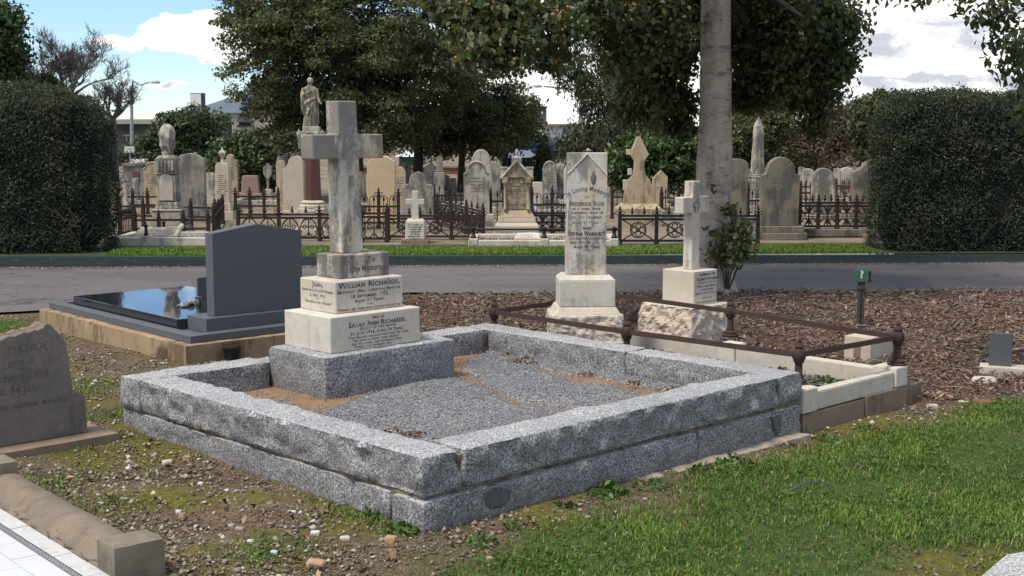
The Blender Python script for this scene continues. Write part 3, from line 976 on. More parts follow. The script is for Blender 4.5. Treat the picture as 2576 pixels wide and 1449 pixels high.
def hedge(name, label, x0, x1, y0, y1, ztop, n, rr, skew=0.0):
    t = thing(name, label, 'hedge', ((x0 + x1) / 2, y0, 0.1), 0)
    off = np.array([(x0 + x1) / 2, y0, 0.1])
    fy, fz = min(0.6 * rr, 0.36), min(0.8 * rr, 0.58)
    lo = np.array([x0 + rr, y0 + fy, 0.1])
    hi = np.array([x1 - rr, y1 - fy, ztop - fz])
    q = RNG.uniform(size=(n * 2, 3)) * (np.array([x1, y1, ztop]) - np.array([x0, y0, 0.05])) + np.array([x0, y0, 0.05])
    face = RNG.choice(4, n * 2, p=[0.56, 0.22, 0.11, 0.11])
    q[face == 0, 1] = y0
    q[face == 1, 2] = ztop
    q[face == 2, 0] = x0
    q[face == 3, 0] = x1
    c = np.clip(q, lo, hi)
    d = q - c
    L = np.linalg.norm(d / np.array([rr, fy, fz]), axis=1, keepdims=True)
    q = c + d / np.maximum(L, 1e-6) * 1.0
    nrm = unit(d + 1e-6)
    wobb = np.array([mnoise.noise(Vector(p * 1.6)) * 0.07 + mnoise.noise(Vector(p * 5.0)) * 0.05 for p in q[:n]])
    patch = np.array([mnoise.fractal(Vector(p * 2.3 + np.array([5, 1, 3])), 0.8, 2, 3) for p in q[:n]])
    q, nrm = q[:n], nrm[:n]
    q = q + nrm * (wobb[:, None] + RNG.normal(-0.02, 0.03, (n, 1)))
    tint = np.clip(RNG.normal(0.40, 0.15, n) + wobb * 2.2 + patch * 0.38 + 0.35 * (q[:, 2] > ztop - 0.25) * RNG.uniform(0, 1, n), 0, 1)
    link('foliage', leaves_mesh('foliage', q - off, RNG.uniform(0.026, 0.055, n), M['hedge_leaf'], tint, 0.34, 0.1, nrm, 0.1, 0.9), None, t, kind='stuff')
    m_ = 3800
    k_ = RNG.choice(n, m_, p=(np.clip(patch, 0.02, 1) ** 2) / (np.clip(patch, 0.02, 1) ** 2).sum())
    link('dry_leaves', leaves_mesh('dry_leaves', q[k_] - off + nrm[k_] * 0.01, RNG.uniform(0.025, 0.05, m_), M['brown_leaf'], RNG.uniform(0, 0.8, m_), 0.34, 0.1, nrm[k_], 0.1, 0.9), None, t, kind='stuff')
    sh = MB()
    for k in range(420):
        j = RNG.integers(0, n)
        p_ = q[j] - off
        if nrm[j, 2] < 0.35:
            continue
        sh.tube([p_, p_ + np.array([random.gauss(0, .02), random.gauss(0, .02), random.uniform(.04, .12)])], [.003, .001], 3)
    obj('stray_shoots', sh, M['weed_stalk'], t, kind='stuff')
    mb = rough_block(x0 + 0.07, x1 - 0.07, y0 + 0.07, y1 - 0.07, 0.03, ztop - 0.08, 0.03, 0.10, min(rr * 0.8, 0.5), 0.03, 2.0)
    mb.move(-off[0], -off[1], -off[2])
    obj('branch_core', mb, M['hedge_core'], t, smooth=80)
    tw = MB()
    for k in range(70):
        x = random.uniform(x0 + 0.2, x1 - 0.1)
        p = np.array([x, y0 + random.uniform(-0.02, 0.05), random.uniform(0.15, 0.5)]) - off
        tw.tube([p, p + np.array([random.uniform(-.14, .14), -0.03, random.uniform(0.03, .14)]), p + np.array([random.uniform(-.22, .22), -0.02, random.uniform(0.1, .25)])], [.004, .004, .002], 4)
    obj('bare_twigs', tw, M['bark_dark'], t, kind='stuff')
    return t


M['weed_stalk'] = plain('weed_stalk', (0.07, 0.11, 0.03), 0.7, bstr=0)
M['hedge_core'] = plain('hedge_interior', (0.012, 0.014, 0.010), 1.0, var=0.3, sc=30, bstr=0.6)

# ------------------------------------------------------------------ far buildings and street
def wbox(mb, px0, px1, py0, py1, Yd, depth, base=None):
    """box whose front stands at distance Yd and spans the given picture window"""
    a, b = P(px0, py1, Yd), P(px1, py0, Yd)
    return mb.box(a[0], b[0], Yd, Yd + depth, GZ - 0.05 if base else a[2], b[2])


YB = 62.0
t = thing('hipped_house', 'pale brick house under a blue grey hipped roof carrying solar panels', 'house', (P(576, 300, YB)[0], YB, GZ))
o3 = np.array(t.location)
a, b = P(566, 284, YB), P(780, 284, YB)
mb = MB().box(a[0] - o3[0], b[0] - o3[0], 0, 9, 0, a[2] - GZ)
obj('wall', mb, M['brick_beige'], t)
ez = a[2] - GZ
rz_ = P(576, 243, YB)[2] - GZ
L0, L1 = P(395, 284, YB)[0] - o3[0], b[0] - o3[0]
ax0, ax1 = 0.0, L1 - 3
mb = MB().add([(a[0] - o3[0] - 0.12, -0.10, ez), (L1, -0.10, ez), (L1, 9.4, ez), (a[0] - o3[0] - 0.12, 9.4, ez), (0.15, 3.2, rz_ + 0.25), (ax1, 3.2, rz_ + 0.25)],
              [(0, 1, 5, 4), (1, 2, 5), (2, 3, 4, 5), (3, 0, 4), (3, 2, 1, 0)])
roof = obj('roof', mb, M['roof_blue'], t)
# the lower wing to the left
mb = MB().add([(L0, 1.5, ez - 0.25), (a[0] - o3[0] + 0.6, 1.5, ez - 0.25), (a[0] - o3[0] + 0.6, 9, ez - 0.25), (L0, 9, ez - 0.25),
               (a[0] - o3[0] - 1.0, 4.5, rz_ - 0.05), (a[0] - o3[0] + 0.6, 4.5, rz_ + 0.1)], [(0, 1, 5, 4), (1, 2, 5), (2, 3, 4, 5), (3, 0, 4), (3, 2, 1, 0)])
obj('wing_roof', mb, M['roof_blue'], t)
mb = MB().box(L0 + 0.4, a[0] - o3[0] - 0.02, 2.0, 8.6, 0, ez - 0.27)
obj('wing_wall', mb, M['brick_beige'], t)
sol = None
for (i, k) in [(i, k) for i in range(3) for k in range(3)]:
    if sol is None:
        mb = MB().box(-0.46, 0.46, -0.26, 0.26, 0, 0.05)
        sol = mb.mesh('solar_panel')
    fy = (k + 0.9) / 4.3
    yy = -0.10 + 3.3 * fy
    zz = ez + (rz_ + 0.25 - ez) * fy
    o = link('solar_panel', sol, M['solar'], t, (0.95 + i * 0.97 - fy * 0.35, yy, zz + 0.05))
    o.rotation_euler = (math.atan2(rz_ + 0.25 - ez, 3.3), 0, 0)
w0 = P(600, 305, YB)
mb = MB().box(-0.26, 0.26, -0.06, 0.05, -0.22, 0.16)
win = obj('window', mb, M['glass'], t, loc=(w0[0] - o3[0] + 0.3, -0.02, w0[2] - GZ))
mb = MB().add([(-0.3, -0.05, 0.19), (0.3, -0.05, 0.19), (0.34, -0.25, -0.04), (-0.34, -0.25, -0.04)], [(0, 1, 2, 3)])
obj('awning', mb, M['dark_wall'], t, loc=(w0[0] - o3[0] + 0.3, -0.01, w0[2] - GZ))
mb = MB().tube([(1.2, 3.2, rz_), (1.2, 3.2, rz_ + 0.6)], 0.02, 4).tube([(0.6, 3.2, rz_ + 0.55), (1.9, 3.2, rz_ + 0.55)], 0.015, 4)
obj('aerial', mb, M['steel'], t)
c = P(495, 250, 59)
t = thing('billboard_box', 'white faced dark sided sign box standing above the bushes', 'sign', (c[0], 59, GZ))
hz_ = P(495, 234, 59)[2] - GZ
mb = MB().box(-0.28, 0.3, 0.0, 0.35, hz_ - 0.60, hz_)
obj('box', mb, M['navy'], t)
obj('face', MB().box(-0.27, 0.19, -0.03, -0.003, hz_ - 0.57, hz_ - 0.03), M['white'], t)
obj('post', MB().tube([(0, 0.18, 0), (0, 0.18, hz_ - 0.6)], 0.06, 6), M['steel'], t)

YB = 50.0
t = thing('parapet_shop', 'dark flat roofed shop with pale spaced letters on its wall', 'shop', (P(350, 400, YB)[0], YB, GZ))
o3 = np.array(t.location)
a, b = P(120, 312, YB), P(470, 300, YB)
obj('wall', MB().box(a[0] - o3[0], b[0] - o3[0], 0, 8, 0, a[2] - GZ), M['dark_wall'], t)
obj('parapet', MB().box(a[0] - o3[0] - .1, b[0] - o3[0] + .1, -0.1, 8.1, a[2] - GZ + 0.002, b[2] - GZ), M['brick_beige'], t)
mb = MB()
for ch, x_ in (('T', 319), ('&', 345), ('C', 366)):
    p = P(x_, 355, YB)
    text_mb(mb, [(ch, 0.34, p[0] - o3[0], p[2] - GZ, {'caps': False, 'bold': 0.02})], (0, 0, 0), (1, 0, 0), (0, -1, 0), gap=0.03)
obj('lettering', mb, M['grey_stone'], t)
obj('window', MB().box(0.2, 1.1, -0.05, -0.004, 0.2, 0.9), M['glass'], t)

YB = 47.0
for (nm, lab, px0, px1, ytop, ymid, cw, cf) in (
        ('navy_shop', 'low dark navy shop front beneath the big dark tree', 620, 735, 372, 395, 'navy', 'navy'),
        ('green_shop', 'small green fronted shop with a white roof behind the tree trunk', 1000, 1043, 381, 394, 'green_paint', 'white'),
        ('teal_shop', 'low shop with a pale grey awning roof on teal posts', 1255, 1345, 381, 396, 'navy', 'roof_blue')):
    t = thing(nm, lab, 'shop', (P((px0 + px1) / 2, 400, YB)[0], YB, GZ))
    o3 = np.array(t.location)
    a, b, c = P(px0, ytop, YB), P(px1, ytop, YB), P(px0, ymid, YB)
    obj('wall', MB().box(a[0] - o3[0], b[0] - o3[0], 0.6, 6, 0, c[2] - GZ), M[cw], t)
    mb = MB().add([(a[0] - o3[0] - 0.1, -0.2, c[2] - GZ), (b[0] - o3[0] + 0.1, -0.2, c[2] - GZ), (b[0] - o3[0] - 0.15, 2, a[2] - GZ), (a[0] - o3[0] + 0.15, 2, a[2] - GZ),
                   (a[0] - o3[0] + .15, 6, c[2] - GZ), (b[0] - o3[0] - .15, 6, c[2] - GZ)], [(0, 1, 2, 3), (3, 2, 5, 4), (0, 3, 4), (1, 5, 2), (0, 4, 5, 1)])
    obj('roof', mb, M[cf], t)
    if nm == 'teal_shop':
        for x_ in (1259, 1300, 1341):
            q = P(x_, 400, YB)[0] - o3[0]
            obj('post', MB().box(q - .04, q + .04, -0.15, -0.07, 0, c[2] - GZ - 0.003), M['teal'], t)
    if nm == 'navy_shop':
        mb = text_mb(MB(), [('Heineken', 0.16, P(695, 385, YB)[0] - o3[0], P(695, 387, YB)[2] - GZ, {'caps': False, 'bold': 0.02})], (0, 0.55, 0), (1, 0, 0), (0, -1, 0), gap=0.02)
        obj('fascia', MB().box(P(672, 0, YB)[0] - o3[0], P(712, 0, YB)[0] - o3[0], 0.57, 0.598, P(0, 391, YB)[2] - GZ, P(0, 379, YB)[2] - GZ), M['navy'], t)
        obj('lettering', mb, M['white'], t)
YB = 58.0
t = thing('blue_white_building', 'white and blue commercial building seen through the gap in the trees', 'building', (P(1390, 400, YB)[0], YB, GZ))
o3 = np.array(t.location)


def wb(name, px0, px1, py0, py1, dy, dep, mat):
    a, b = P(px0, py1, YB), P(px1, py0, YB)
    return obj(name, MB().box(a[0] - o3[0], b[0] - o3[0], dy, dy + dep, a[2] - GZ, b[2] - GZ), M[mat], t)


wb('upper_wall', 1290, 1560, 319, 358, 0.3, 8, 'white')
wb('blue_band', 1285, 1565, 358.5, 367, 0, 8.4, 'blue')
wb('window_band', 1295, 1555, 367.4, 373, 0.32, 8, 'glass')
wb('blue_sill', 1285, 1565, 373.4, 380, 0, 8.4, 'blue')
wb('ground_wall', 1290, 1560, 383, 422, 0.3, 8, 'white')
for x_ in (1320, 1360, 1397, 1412, 1445, 1500):
    wb('window', x_ - 12, x_ + 2, 390, 418, 0.24, 0.05, 'glass')
    wb('post', x_ + 3, x_ + 6, 384, 420, 0.1, 0.12, 'teal')
wb('parapet', 1360, 1560, 312, 318.6, 0, 8.5, 'brown_stone')
t = thing('grey_clad_block', 'dark grey clad upper storey of a building rising behind the trees', 'building', (P(1355, 400, 70)[0], 70, GZ))
YB = 70.0
o3 = np.array(t.location)
wb('wall', 1300, 1375, 271, 420, 0, 8, 'grey_clad')
wb('roof_edge', 1298, 1377, 267, 270.6, -0.1, 8.2, 'dark_wall')
wb('window', 1362, 1366, 277, 286, -0.06, 0.05, 'white')


def lamp_post(label, xp, yarm, xh, yh, Yd):
    b = P(xp, 400, Yd)
    t = thing('street_lamp', label, 'street lamp', (b[0], Yd, GZ), 0, 'street lamps beyond the cemetery')
    a, h = P(xp, yarm, Yd), P(xh, yh, Yd)
    rel = lambda p: (p[0] - b[0], 0, p[2] - GZ)
    obj('pole', MB().tube([(0, 0, 0), rel(a)], [0.07, 0.05], 8), M['steel'], t, smooth=60)
    sgn = 1 if xh > xp else -1
    pts = [rel(a), (rel(a)[0] + sgn * 0.06, 0, rel(a)[2] + 0.30), (rel(a)[0] + sgn * 0.3, 0, rel(h)[2] - 0.06 - abs(rel(h)[0]) * 0.03), (rel(h)[0] - sgn * 0.2, 0, rel(h)[2] - 0.0)]
    obj('arm', MB().tube(pts, [0.05, 0.04, 0.035, 0.03], 6), M['steel'], t, smooth=60)
    hx, hz2 = rel(h)[0], rel(h)[2]
    obj('lamp_head', MB().lathe([(0.02, -0.05), (0.16, -0.04), (0.17, 0.0), (0.10, 0.05), (0.01, 0.06)], 10, (0, 0), sy=0.5).move(hx, 0, hz2), M['steel'], t, smooth=50)


lamp_post('grey street lamp with its arm reaching right, between bare twigs and hipped house', 331, 226, 391, 207, 46)
lamp_post('grey street lamp with its arm reaching left into the gap of sky', 1461, 236, 1352, 217, 46)
b = P(1471, 400, 45)
t = thing('street_banner', 'white street banner printed with a red number and a red down arrow', 'banner', (b[0], 45.0, GZ))
a, c = P(1463, 286, 45), P(1479, 243, 45)
w2 = (c[0] - a[0]) / 2
obj('pole', MB().tube([(-w2 - 0.03, 0, 0), (-w2 - 0.03, 0, c[2] - GZ)], 0.03, 6), M['steel'], t)
obj('cloth', MB().box(-w2, w2, -0.01, 0.01, a[2] - GZ, c[2] - GZ), M['white'], t)
zz = P(0, 274, 45)[2] - GZ
mb = text_mb(MB(), [('190', 0.15, 0, zz, {'caps': False, 'bold': 0.02})], (0, -0.01, 0), (1, 0, 0), (0, -1, 0), gap=0.01)
mb.add([(-0.08, -0.02, zz - 0.04), (0, -0.02, zz - 0.12), (0.08, -0.02, zz - 0.04)], [(0, 1, 2)])
obj('print', mb, M['red'], t)
for (px_, py_, w_, h_, txt, lab, Yd) in ((325, 376, 24, 15, 'FOR SALE', 'small white notice board on a post near the left hedge', 38), (701, 398, 6, 24, '|', 'narrow white upright sign below the navy shop', 42)):
    c = P(px_, py_, Yd)
    t = thing('notice_board', lab, 'sign', (c[0], Yd, GZ))
    k = Yd / FPX
    obj('board', MB().box(-w_ * k / 2, w_ * k / 2, 0, 0.03, c[2] - GZ - h_ * k / 2, c[2] - GZ + h_ * k / 2), M['white'], t)
    obj('post', MB().box(-0.02, 0.02, 0.035, 0.07, 0, c[2] - GZ), M['steel'], t)
    if len(txt) > 1:
        mb = strokes_mb(MB(), 2, (0, 0, c[2] - GZ - 0.0), (1, 0, 0), (0, -1, 0), w_ * k * 0.8, h_ * k * 0.42, 4)
        obj('inscription', mb, M['blackletter'], t)
for (x0, x1, yt, Yd, lab) in ((560, 770, 414, 40, 'low red brick boundary wall far behind the pink headstone'), (880, 1200, 418, 40.5, 'low red brick boundary wall far behind the tree trunks'), (1640, 2300, 424, 41, 'low red brick boundary wall at the far right of the cemetery')):
    a, b = P(x0, yt, Yd), P(x1, yt, Yd)
    t = thing('boundary_wall', lab, 'wall', ((a[0] + b[0]) / 2, Yd, GZ), 0, 'boundary walls')
    hw = (b[0] - a[0]) / 2
    obj('wall', MB().box(-hw, hw, 0, 0.25, 0, a[2] - GZ - 0.06), M['red_brick'], t)
    obj('coping', MB().box(-hw - .02, hw + .02, -0.03, 0.28, a[2] - GZ - 0.058, a[2] - GZ), M['brown_stone'], t)

# ------------------------------------------------------------------ trees
tree('fig_tree', 'huge dark spreading tree filling the upper left behind the statue',
     [(720, 40, 150, 120, 26), (640, 70, 78, 70, 26), (625, 5, 60, 60, 26), (690, 200, 88, 80, 26), (665, 262, 50, 50, 26), (730, 320, 72, 62, 26), (800, 130, 160, 140, 26),
      (880, 270, 150, 110, 26), (960, 80, 170, 130, 26), (1040, 220, 150, 120, 26.5), (1000, 335, 120, 55, 26), (1120, 120, 140, 120, 26.5), (800, -140, 300, 150, 27, 1.6), (1100, -140, 300, 150, 27, 1.6), (780, 345, 90, 45, 27),
      (870, 120, 260, 180, 27.5, 0.8), (900, 300, 200, 80, 27.5, 0.6)],
     115000, 0.088, 'fig_leaf', [trk(880, 26.4, 150, 0.30, 0.16)] + limbs(880, 300, 26.4, ((700, 120), (1000, 100), (820, 20), (960, -50), (680, 240), (1060, 230)), 0.1), per=190, sig=0.19, tone=(0.46, 0.17), pad=0.40)
tree('spreading_tree', 'lower spreading tree with a slim trunk right of the big dark tree',
     [(1180, 250, 120, 85, 29), (1260, 300, 80, 65, 29), (1210, 350, 90, 48, 29), (1130, 335, 90, 58, 29), (1285, 255, 48, 40, 29), (1070, 350, 70, 45, 29), (1150, 150, 90, 70, 30)],
     30000, 0.085, 'fig_leaf', [trk(1048, 29, 330, 0.13, 0.09, 8)] + limbs(1050, 350, 29, ((1130, 300), (1000, 320), (1180, 240)), 0.07) + [trk(1157, 30, 300, 0.09, 0.06, 12)], tone=(0.5, 0.18), per=170, pad=0.38)
tree('olive_shrub_tree', 'yellowish green open tree beside the patch of sky',
     [(1290, 320, 60, 40, 31), (1325, 335, 45, 30, 31), (1270, 360, 60, 30, 31), (1310, 290, 35, 28, 31)], 4200, 0.11, 'olive_leaf', [trk(1262, 31, 330, 0.08, 0.04, 20)] + limbs(1270, 370, 31, ((1320, 310), (1290, 300), (1340, 340)), 0.035), sig=0.25)
tree('conifer', 'small dark upright conifer behind the gabled monument',
     [(1367, 470, 30, 22, 30), (1366, 440, 28, 25, 30), (1368, 410, 24, 25, 30), (1366, 382, 17, 22, 30), (1369, 358, 9, 16, 30)], 5000, 0.09, 'dark_leaf', [trk(1367, 30, 380, 0.06, 0.02)], droop=-1.5, aspect=0.3)
tree('gum_tree', 'weeping grey green gum tree beside the white banner',
     [(1445, 195, 42, 55, 36), (1440, 165, 34, 35, 36), (1470, 262, 22, 45, 36), (1505, 225, 60, 65, 36), (1520, 330, 100, 60, 36), (1460, 350, 62, 42, 36), (1585, 345, 80, 62, 36), (1430, 385, 46, 30, 36), (1560, 275, 70, 60, 36), (1590, 180, 90, 90, 37), (1500, 390, 90, 30, 36), (1480, 120, 40, 40, 36)],
     14000, 0.13, 'gum_leaf', [trk(1542, 36, 240, 0.16, 0.08, -6)] + limbs(1540, 300, 36, ((1450, 200), (1590, 200), (1470, 330), (1500, 150)), 0.07), droop=1.6, aspect=0.3, sig=0.22)
tree('laurel_bush', 'glossy green bush behind the spire monument',
     [(1600, 392, 60, 60, 25), (1562, 425, 36, 50, 25), (1660, 362, 70, 40, 25), (1700, 420, 60, 70, 25), (1640, 455, 85, 50, 25), (1735, 380, 40, 50, 25), (1640, 400, 90, 60, 25.6)], 12000, 0.10, 'green_leaf', [trk(1640, 25.2, 380, 0.07, 0.03)], tone=(0.36, 0.17), cat='bush', per=80, pad=0.2)
tree('green_bush', 'mid green bush behind the urn topped headstone',
     [(602, 385, 58, 48, 28), (650, 405, 48, 55, 28), (566, 425, 36, 44, 28), (620, 455, 70, 36, 28), (665, 355, 34, 34, 28.5), (700, 440, 44, 46, 28)], 11000, 0.11, 'dark_leaf', [trk(620, 28.2, 380, 0.07, 0.03)], tone=(0.72, 0.18), cat='bush')
tree('dark_shrub_mass', 'broad dark evergreen in front of the hipped house',
     [(490, 318, 72, 38, 42), (428, 322, 34, 30, 42), (530, 355, 34, 34, 42), (445, 365, 56, 32, 42), (505, 390, 62, 32, 42), (410, 405, 44, 28, 42), (560, 400, 36, 30, 42), (375, 424, 44, 22, 42), (332, 395, 34, 24, 42), (388, 372, 26, 36, 42)], 12000, 0.14, 'dark_leaf', [trk(500, 42.3, 320, 0.15, 0.06)], tone=(0.48, 0.17), per=110, pad=0.4)
tree('left_edge_tree', 'leafy green tree at the far left above the hedge',
     [(18, 62, 42, 48, 32), (8, 130, 52, 60, 32), (30, 185, 42, 50, 32), (-50, 100, 90, 130, 32), (60, 235, 60, 40, 33), (140, 250, 60, 30, 33), (100, 210, 40, 24, 33)], 8000, 0.15, 'green_leaf', [trk(-20, 32.3, 120, 0.2, 0.08)] + limbs(-20, 200, 32.3, ((20, 100), (10, 60), (40, 190)), 0.06), tone=(0.25, 0.15))
tree('olive_tree', 'olive green tree behind the tall obelisk',
     [(1895, 335, 76, 58, 30), (1850, 365, 50, 55, 30), (1960, 312, 55, 50, 30), (1925, 400, 80, 46, 30), (1985, 262, 46, 38, 30), (1870, 290, 50, 40, 30.5), (1850, 430, 60, 40, 30)], 11000, 0.10, 'olive_leaf', [trk(1905, 30.3, 330, 0.09, 0.04)] + limbs(1905, 380, 30.3, ((1850, 330), (1960, 300), (1900, 280)), 0.04), tone=(0.38, 0.2))
tree('russet_tree', 'brown leafed tree behind the shouldered headstone',
     [(2090, 330, 66, 58, 33), (2125, 285, 55, 38, 33), (2155, 335, 40, 60, 33), (2110, 390, 60, 35, 33)], 8000, 0.09, 'brown_leaf', [trk(2100, 33.2, 330, 0.09, 0.03)] + limbs(2100, 390, 33.2, ((2050, 330), (2140, 290), (2100, 270), (2160, 340)), 0.04), sig=0.25)
tree('russet_shrub', 'low rust brown shrub between the olive tree and the brown tree',
     [(2010, 375, 68, 46, 31.5), (2050, 412, 86, 28, 31.5), (1965, 412, 66, 28, 31.5), (2030, 340, 36, 30, 31.5)], 6500, 0.09, 'brown_leaf', [trk(2010, 31.7, 370, 0.07, 0.03)] + limbs(2010, 410, 31.7, ((1970, 370), (2050, 360), (2010, 340)), 0.03), tone=(0.3, 0.17), sig=0.25, cat='bush')
tree('hedge_side_tree', 'olive brown tree rising just left of the right hedge',
     [(2200, 270, 56, 34, 27), (2178, 318, 40, 60, 27), (2225, 252, 44, 22, 27), (2195, 380, 40, 50, 27), (2260, 262, 50, 28, 27)], 6500, 0.09, 'olive_leaf', [trk(2195, 27.2, 330, 0.08, 0.03)] + limbs(2195, 360, 27.2, ((2170, 280), (2220, 255), (2200, 260)), 0.03), tone=(0.22, 0.14))


def bare_tree(label, px, Yd, ybase, ytop, spread, seed, depth=6, buds=900):
    rr = random.Random(seed)
    b = P(px, 400, Yd)
    t = thing('bare_tree', label, 'tree', (b[0], Yd, GZ), 0, 'bare trees behind the left hedge')
    mb, tw, tips = MB(), MB(), []
    z0 = P(px, ybase, Yd)[2] - GZ
    top = P(px, ytop, Yd)[2] - GZ
    mb.tube([(0, 0, 0), (0.03, 0, z0 * 0.6), (0, 0, z0)], [0.11, 0.09, 0.08], 8)

    def grow(p, d, ln, r, lv):
        q = p
        pts, rd = [p], [r]
        for k in range(3):
            d = (d + Vector((rr.uniform(-.25, .25), rr.uniform(-.25, .25), rr.uniform(-.1, .22)))).normalized()
            q = q + d * ln / 3
            pts.append(q)
            rd.append(r * (1 - 0.14 * (k + 1)))
        (mb if lv > 3 else tw).tube(pts, rd, 5 if lv > 3 else 3, cap=False)
        tips.append(q)
        if lv == 0:
            return
        for k in range(rr.choice((2, 3, 3))):
            nd = (d + Vector((rr.uniform(-1, 1) * spread, rr.uniform(-1, 1) * spread, rr.uniform(-0.35, 0.6)))).normalized()
            grow(pts[rr.choice((1, 2, 3, 3))], nd, ln * rr.uniform(0.66, 0.88), max(r * 0.62, 0.005), lv - 1)

    for k in range(5):
        a = k * 2 * math.pi / 5 + rr.random()
        grow(Vector((0, 0, z0)), Vector((math.cos(a) * spread, math.sin(a) * spread * 0.6, 0.8)).normalized(), (top - z0) * 0.36, 0.05, depth)
    obj('trunk', mb, M['twig'], t, smooth=60)
    obj('twigs', tw, M['twig'], t, kind='stuff')
    tp = np.array([tuple(p) for p in tips])
    C = tp[RNG.integers(0, len(tp), buds)] + RNG.normal(0, 0.02, (buds, 3))
    link('buds', leaves_mesh('buds', C, RNG.uniform(0.03, 0.06, buds), M['brown_leaf'], RNG.uniform(0, 0.5, buds), 0.6), None, t, kind='stuff')


bare_tree('bare winter tree with a wide crown of fine twigs above the left hedge', 180, 35, 250, 110, 0.95, 5, 7, 120)
bare_tree('smaller bare tree with drooping twigs beside the left street lamp', 288, 36, 300, 195, 0.95, 11, 6, 40)

hedge('clipped_hedge', 'tall dark clipped hedge with a rounded end on the left of the lawn strip', -9.0, -4.86, 15.60, 16.8, 2.09, 90000, 0.95)
hedge('clipped_hedge', 'tall dark clipped hedge on the right of the lawn strip', 4.47, 9.5, 15.85, 16.9, 2.04, 90000, 0.46)

# the big tree by the road: its own leaves, fruit and suckers
ty = 12.75
bx = (1789 - 1288) * ty / FPX
tb = np.array([bx, ty, 0.0])
t = thing('roadside_tree', 'tall grey barked tree by the road, its leafy fruiting branches hanging over the scene', 'tree', tuple(tb))
mb = MB()
prof = [(-0.08, 0.36), (0.0, 0.30), (0.08, 0.262), (0.2, 0.232), (0.4, 0.212), (0.7, 0.198), (1.0, 0.190), (1.3, 0.183), (1.7, 0.171), (2.2, 0.162), (3.05, 0.150), (4.2, 0.135), (5.6, 0.11)]
seg, rows, vs, fs = 44, 150, [], []
for j in range(rows):
    z = -0.08 + 5.6 * (j / (rows - 1)) ** 1.3
    r = 0.90 * np.interp(z, [p[0] for p in prof], [p[1] for p in prof])
    cx = -0.01 + 0.012 * z + 0.02 * math.sin(z * 1.4)
    for i in range(seg):
        a = 2 * math.pi * i / seg
        p = Vector((math.cos(a) * 2.0, math.sin(a) * 2.0, z * 2.0))
        root = (0.14 * max(0, 0.35 - z)) * math.sin(a * 5 + 0.7)
        rr_ = r * (1 + 0.05 * mnoise.fractal(p, 0.9, 2.0, 4) + 0.025 * mnoise.noise(Vector((p.x * 1.6, p.y * 1.6, p.z * 10))) + 0.03 * mnoise.fractal(p * 4.0, 0.8, 2.0, 3)) + root
        k = math.exp(-((z - 1.17) / 0.10) ** 2 - (((a - 4.95 + math.pi) % (2 * math.pi) - math.pi) / 0.30) ** 2)
        rr_ += 0.05 * k - 0.06 * math.exp(-((z - 1.17) / 0.05) ** 2 - (((a - 4.95 + math.pi) % (2 * math.pi) - math.pi) / 0.14) ** 2)
        for zc, ac in ((2.05, 4.7), (1.75, 4.4), (1.80, 5.1), (2.4, 4.9), (0.85, 5.2)):
            da = (a - ac + math.pi) % (2 * math.pi) - math.pi
            rr_ -= 0.010 * math.exp(-((z - zc + 0.25 * da * da) / 0.018) ** 2 - (da / 0.45) ** 2)
        vs.append((cx + rr_ * math.cos(a), rr_ * math.sin(a), z))
for j in range(rows - 1):
    for i in range(seg):
        a_, b_ = j * seg + i, j * seg + (i + 1) % seg
        fs.append((a_, b_, b_ + seg, a_ + seg))
mb.add(vs, fs)
obj('trunk', mb, M['bark'], t, smooth=70)
for (px_, py_, s_) in ((1797, 476, 1.0),):
    p_ = P(px_, py_, ty - 0.165) - tb
    k_ = MB()
    k_.lathe([(0.030, 0.0), (0.040, -0.012), (0.030, -0.022), (0.016, -0.014), (0.003, -0.004)], 12)
    k_.v = [(x_ * s_ * 0.9 + p_[0], z_ * s_ + p_[1] + 0.01, y_ * s_ * 1.3 + p_[2] + abs(x_) * 0.35 * s_) for x_, y_, z_ in k_.v]
    obj('branch_scar', k_, M['bark_dark'], t, smooth=60)
NB = [(1150, 10, 80, 66, 10.5), (1250, 50, 110, 82, 10.2), (1290, 128, 70, 52, 10), (1205, 108, 66, 48, 10), (1390, 60, 90, 66, 10.5), (1395, 140, 42, 40, 10.5), (1500, 25, 105, 62, 11.5),
      (1610, 60, 110, 100, 12.2), (1545, 140, 50, 46, 11.8), (1632, 190, 96, 90, 13.2, .3), (1685, 268, 68, 56, 13.5, .25), (1600, 262, 50, 60, 12.6, .3), (1715, 322, 36, 26, 13.5, .15), (1690, 90, 70, 100, 13.6, .3),
      (1880, 40, 90, 110, 13.6, .35), (2000, 60, 110, 105, 13.2), (2085, 70, 66, 86, 12.6), (1920, 170, 95, 90, 13.6, .35), (2025, 185, 95, 84, 13), (2095, 165, 46, 44, 12.6), (1885, 235, 58, 46, 13.6, .25), (2050, 262, 50, 46, 13), (2050, 316, 30, 32, 13), (1790, 20, 90, 60, 13.7, .3)]
OB = [(1450, -230, 420, 170, 12, 2.0), (1950, -230, 400, 170, 12.8, 2.2), (1750, -480, 480, 230, 12.8, 2.4)]
off = tb
for s_, ends in (((1800, -60), ((1250, 60, -2.4), (1400, 60, -2.0), (1620, 60, -1.0), (1150, 20, -2.2), (1500, 20, -1.2))), ((1805, -30), ((2000, 70, .5), (2085, 90, -.1), (1920, 160, .7), (1900, 30, .7))), ((1800, 60), ((1640, 190, .5), (1690, 270, .6)))):
    for pts, rd in limbs(s_[0], s_[1], ty, ends, 0.06):
        obj('limb', MB().tube([np.array(p) - off for p in pts], rd, 6), M['bark_dark'], t, smooth=60)
n = 40000
C, sz, ti, d = crown(NB, n, 0.066, 34, 0.2, (0.45, 0.2))
C2, sz2, ti2, d2 = crown(OB, 5500, 0.15, 40, 0.17)
C3, sz3, ti3, d3 = crown([q for q in NB if q[0] > 1560], 6500, 0.085, 20, 0.2, (0.32, 0.15), (0.1, 0.8))
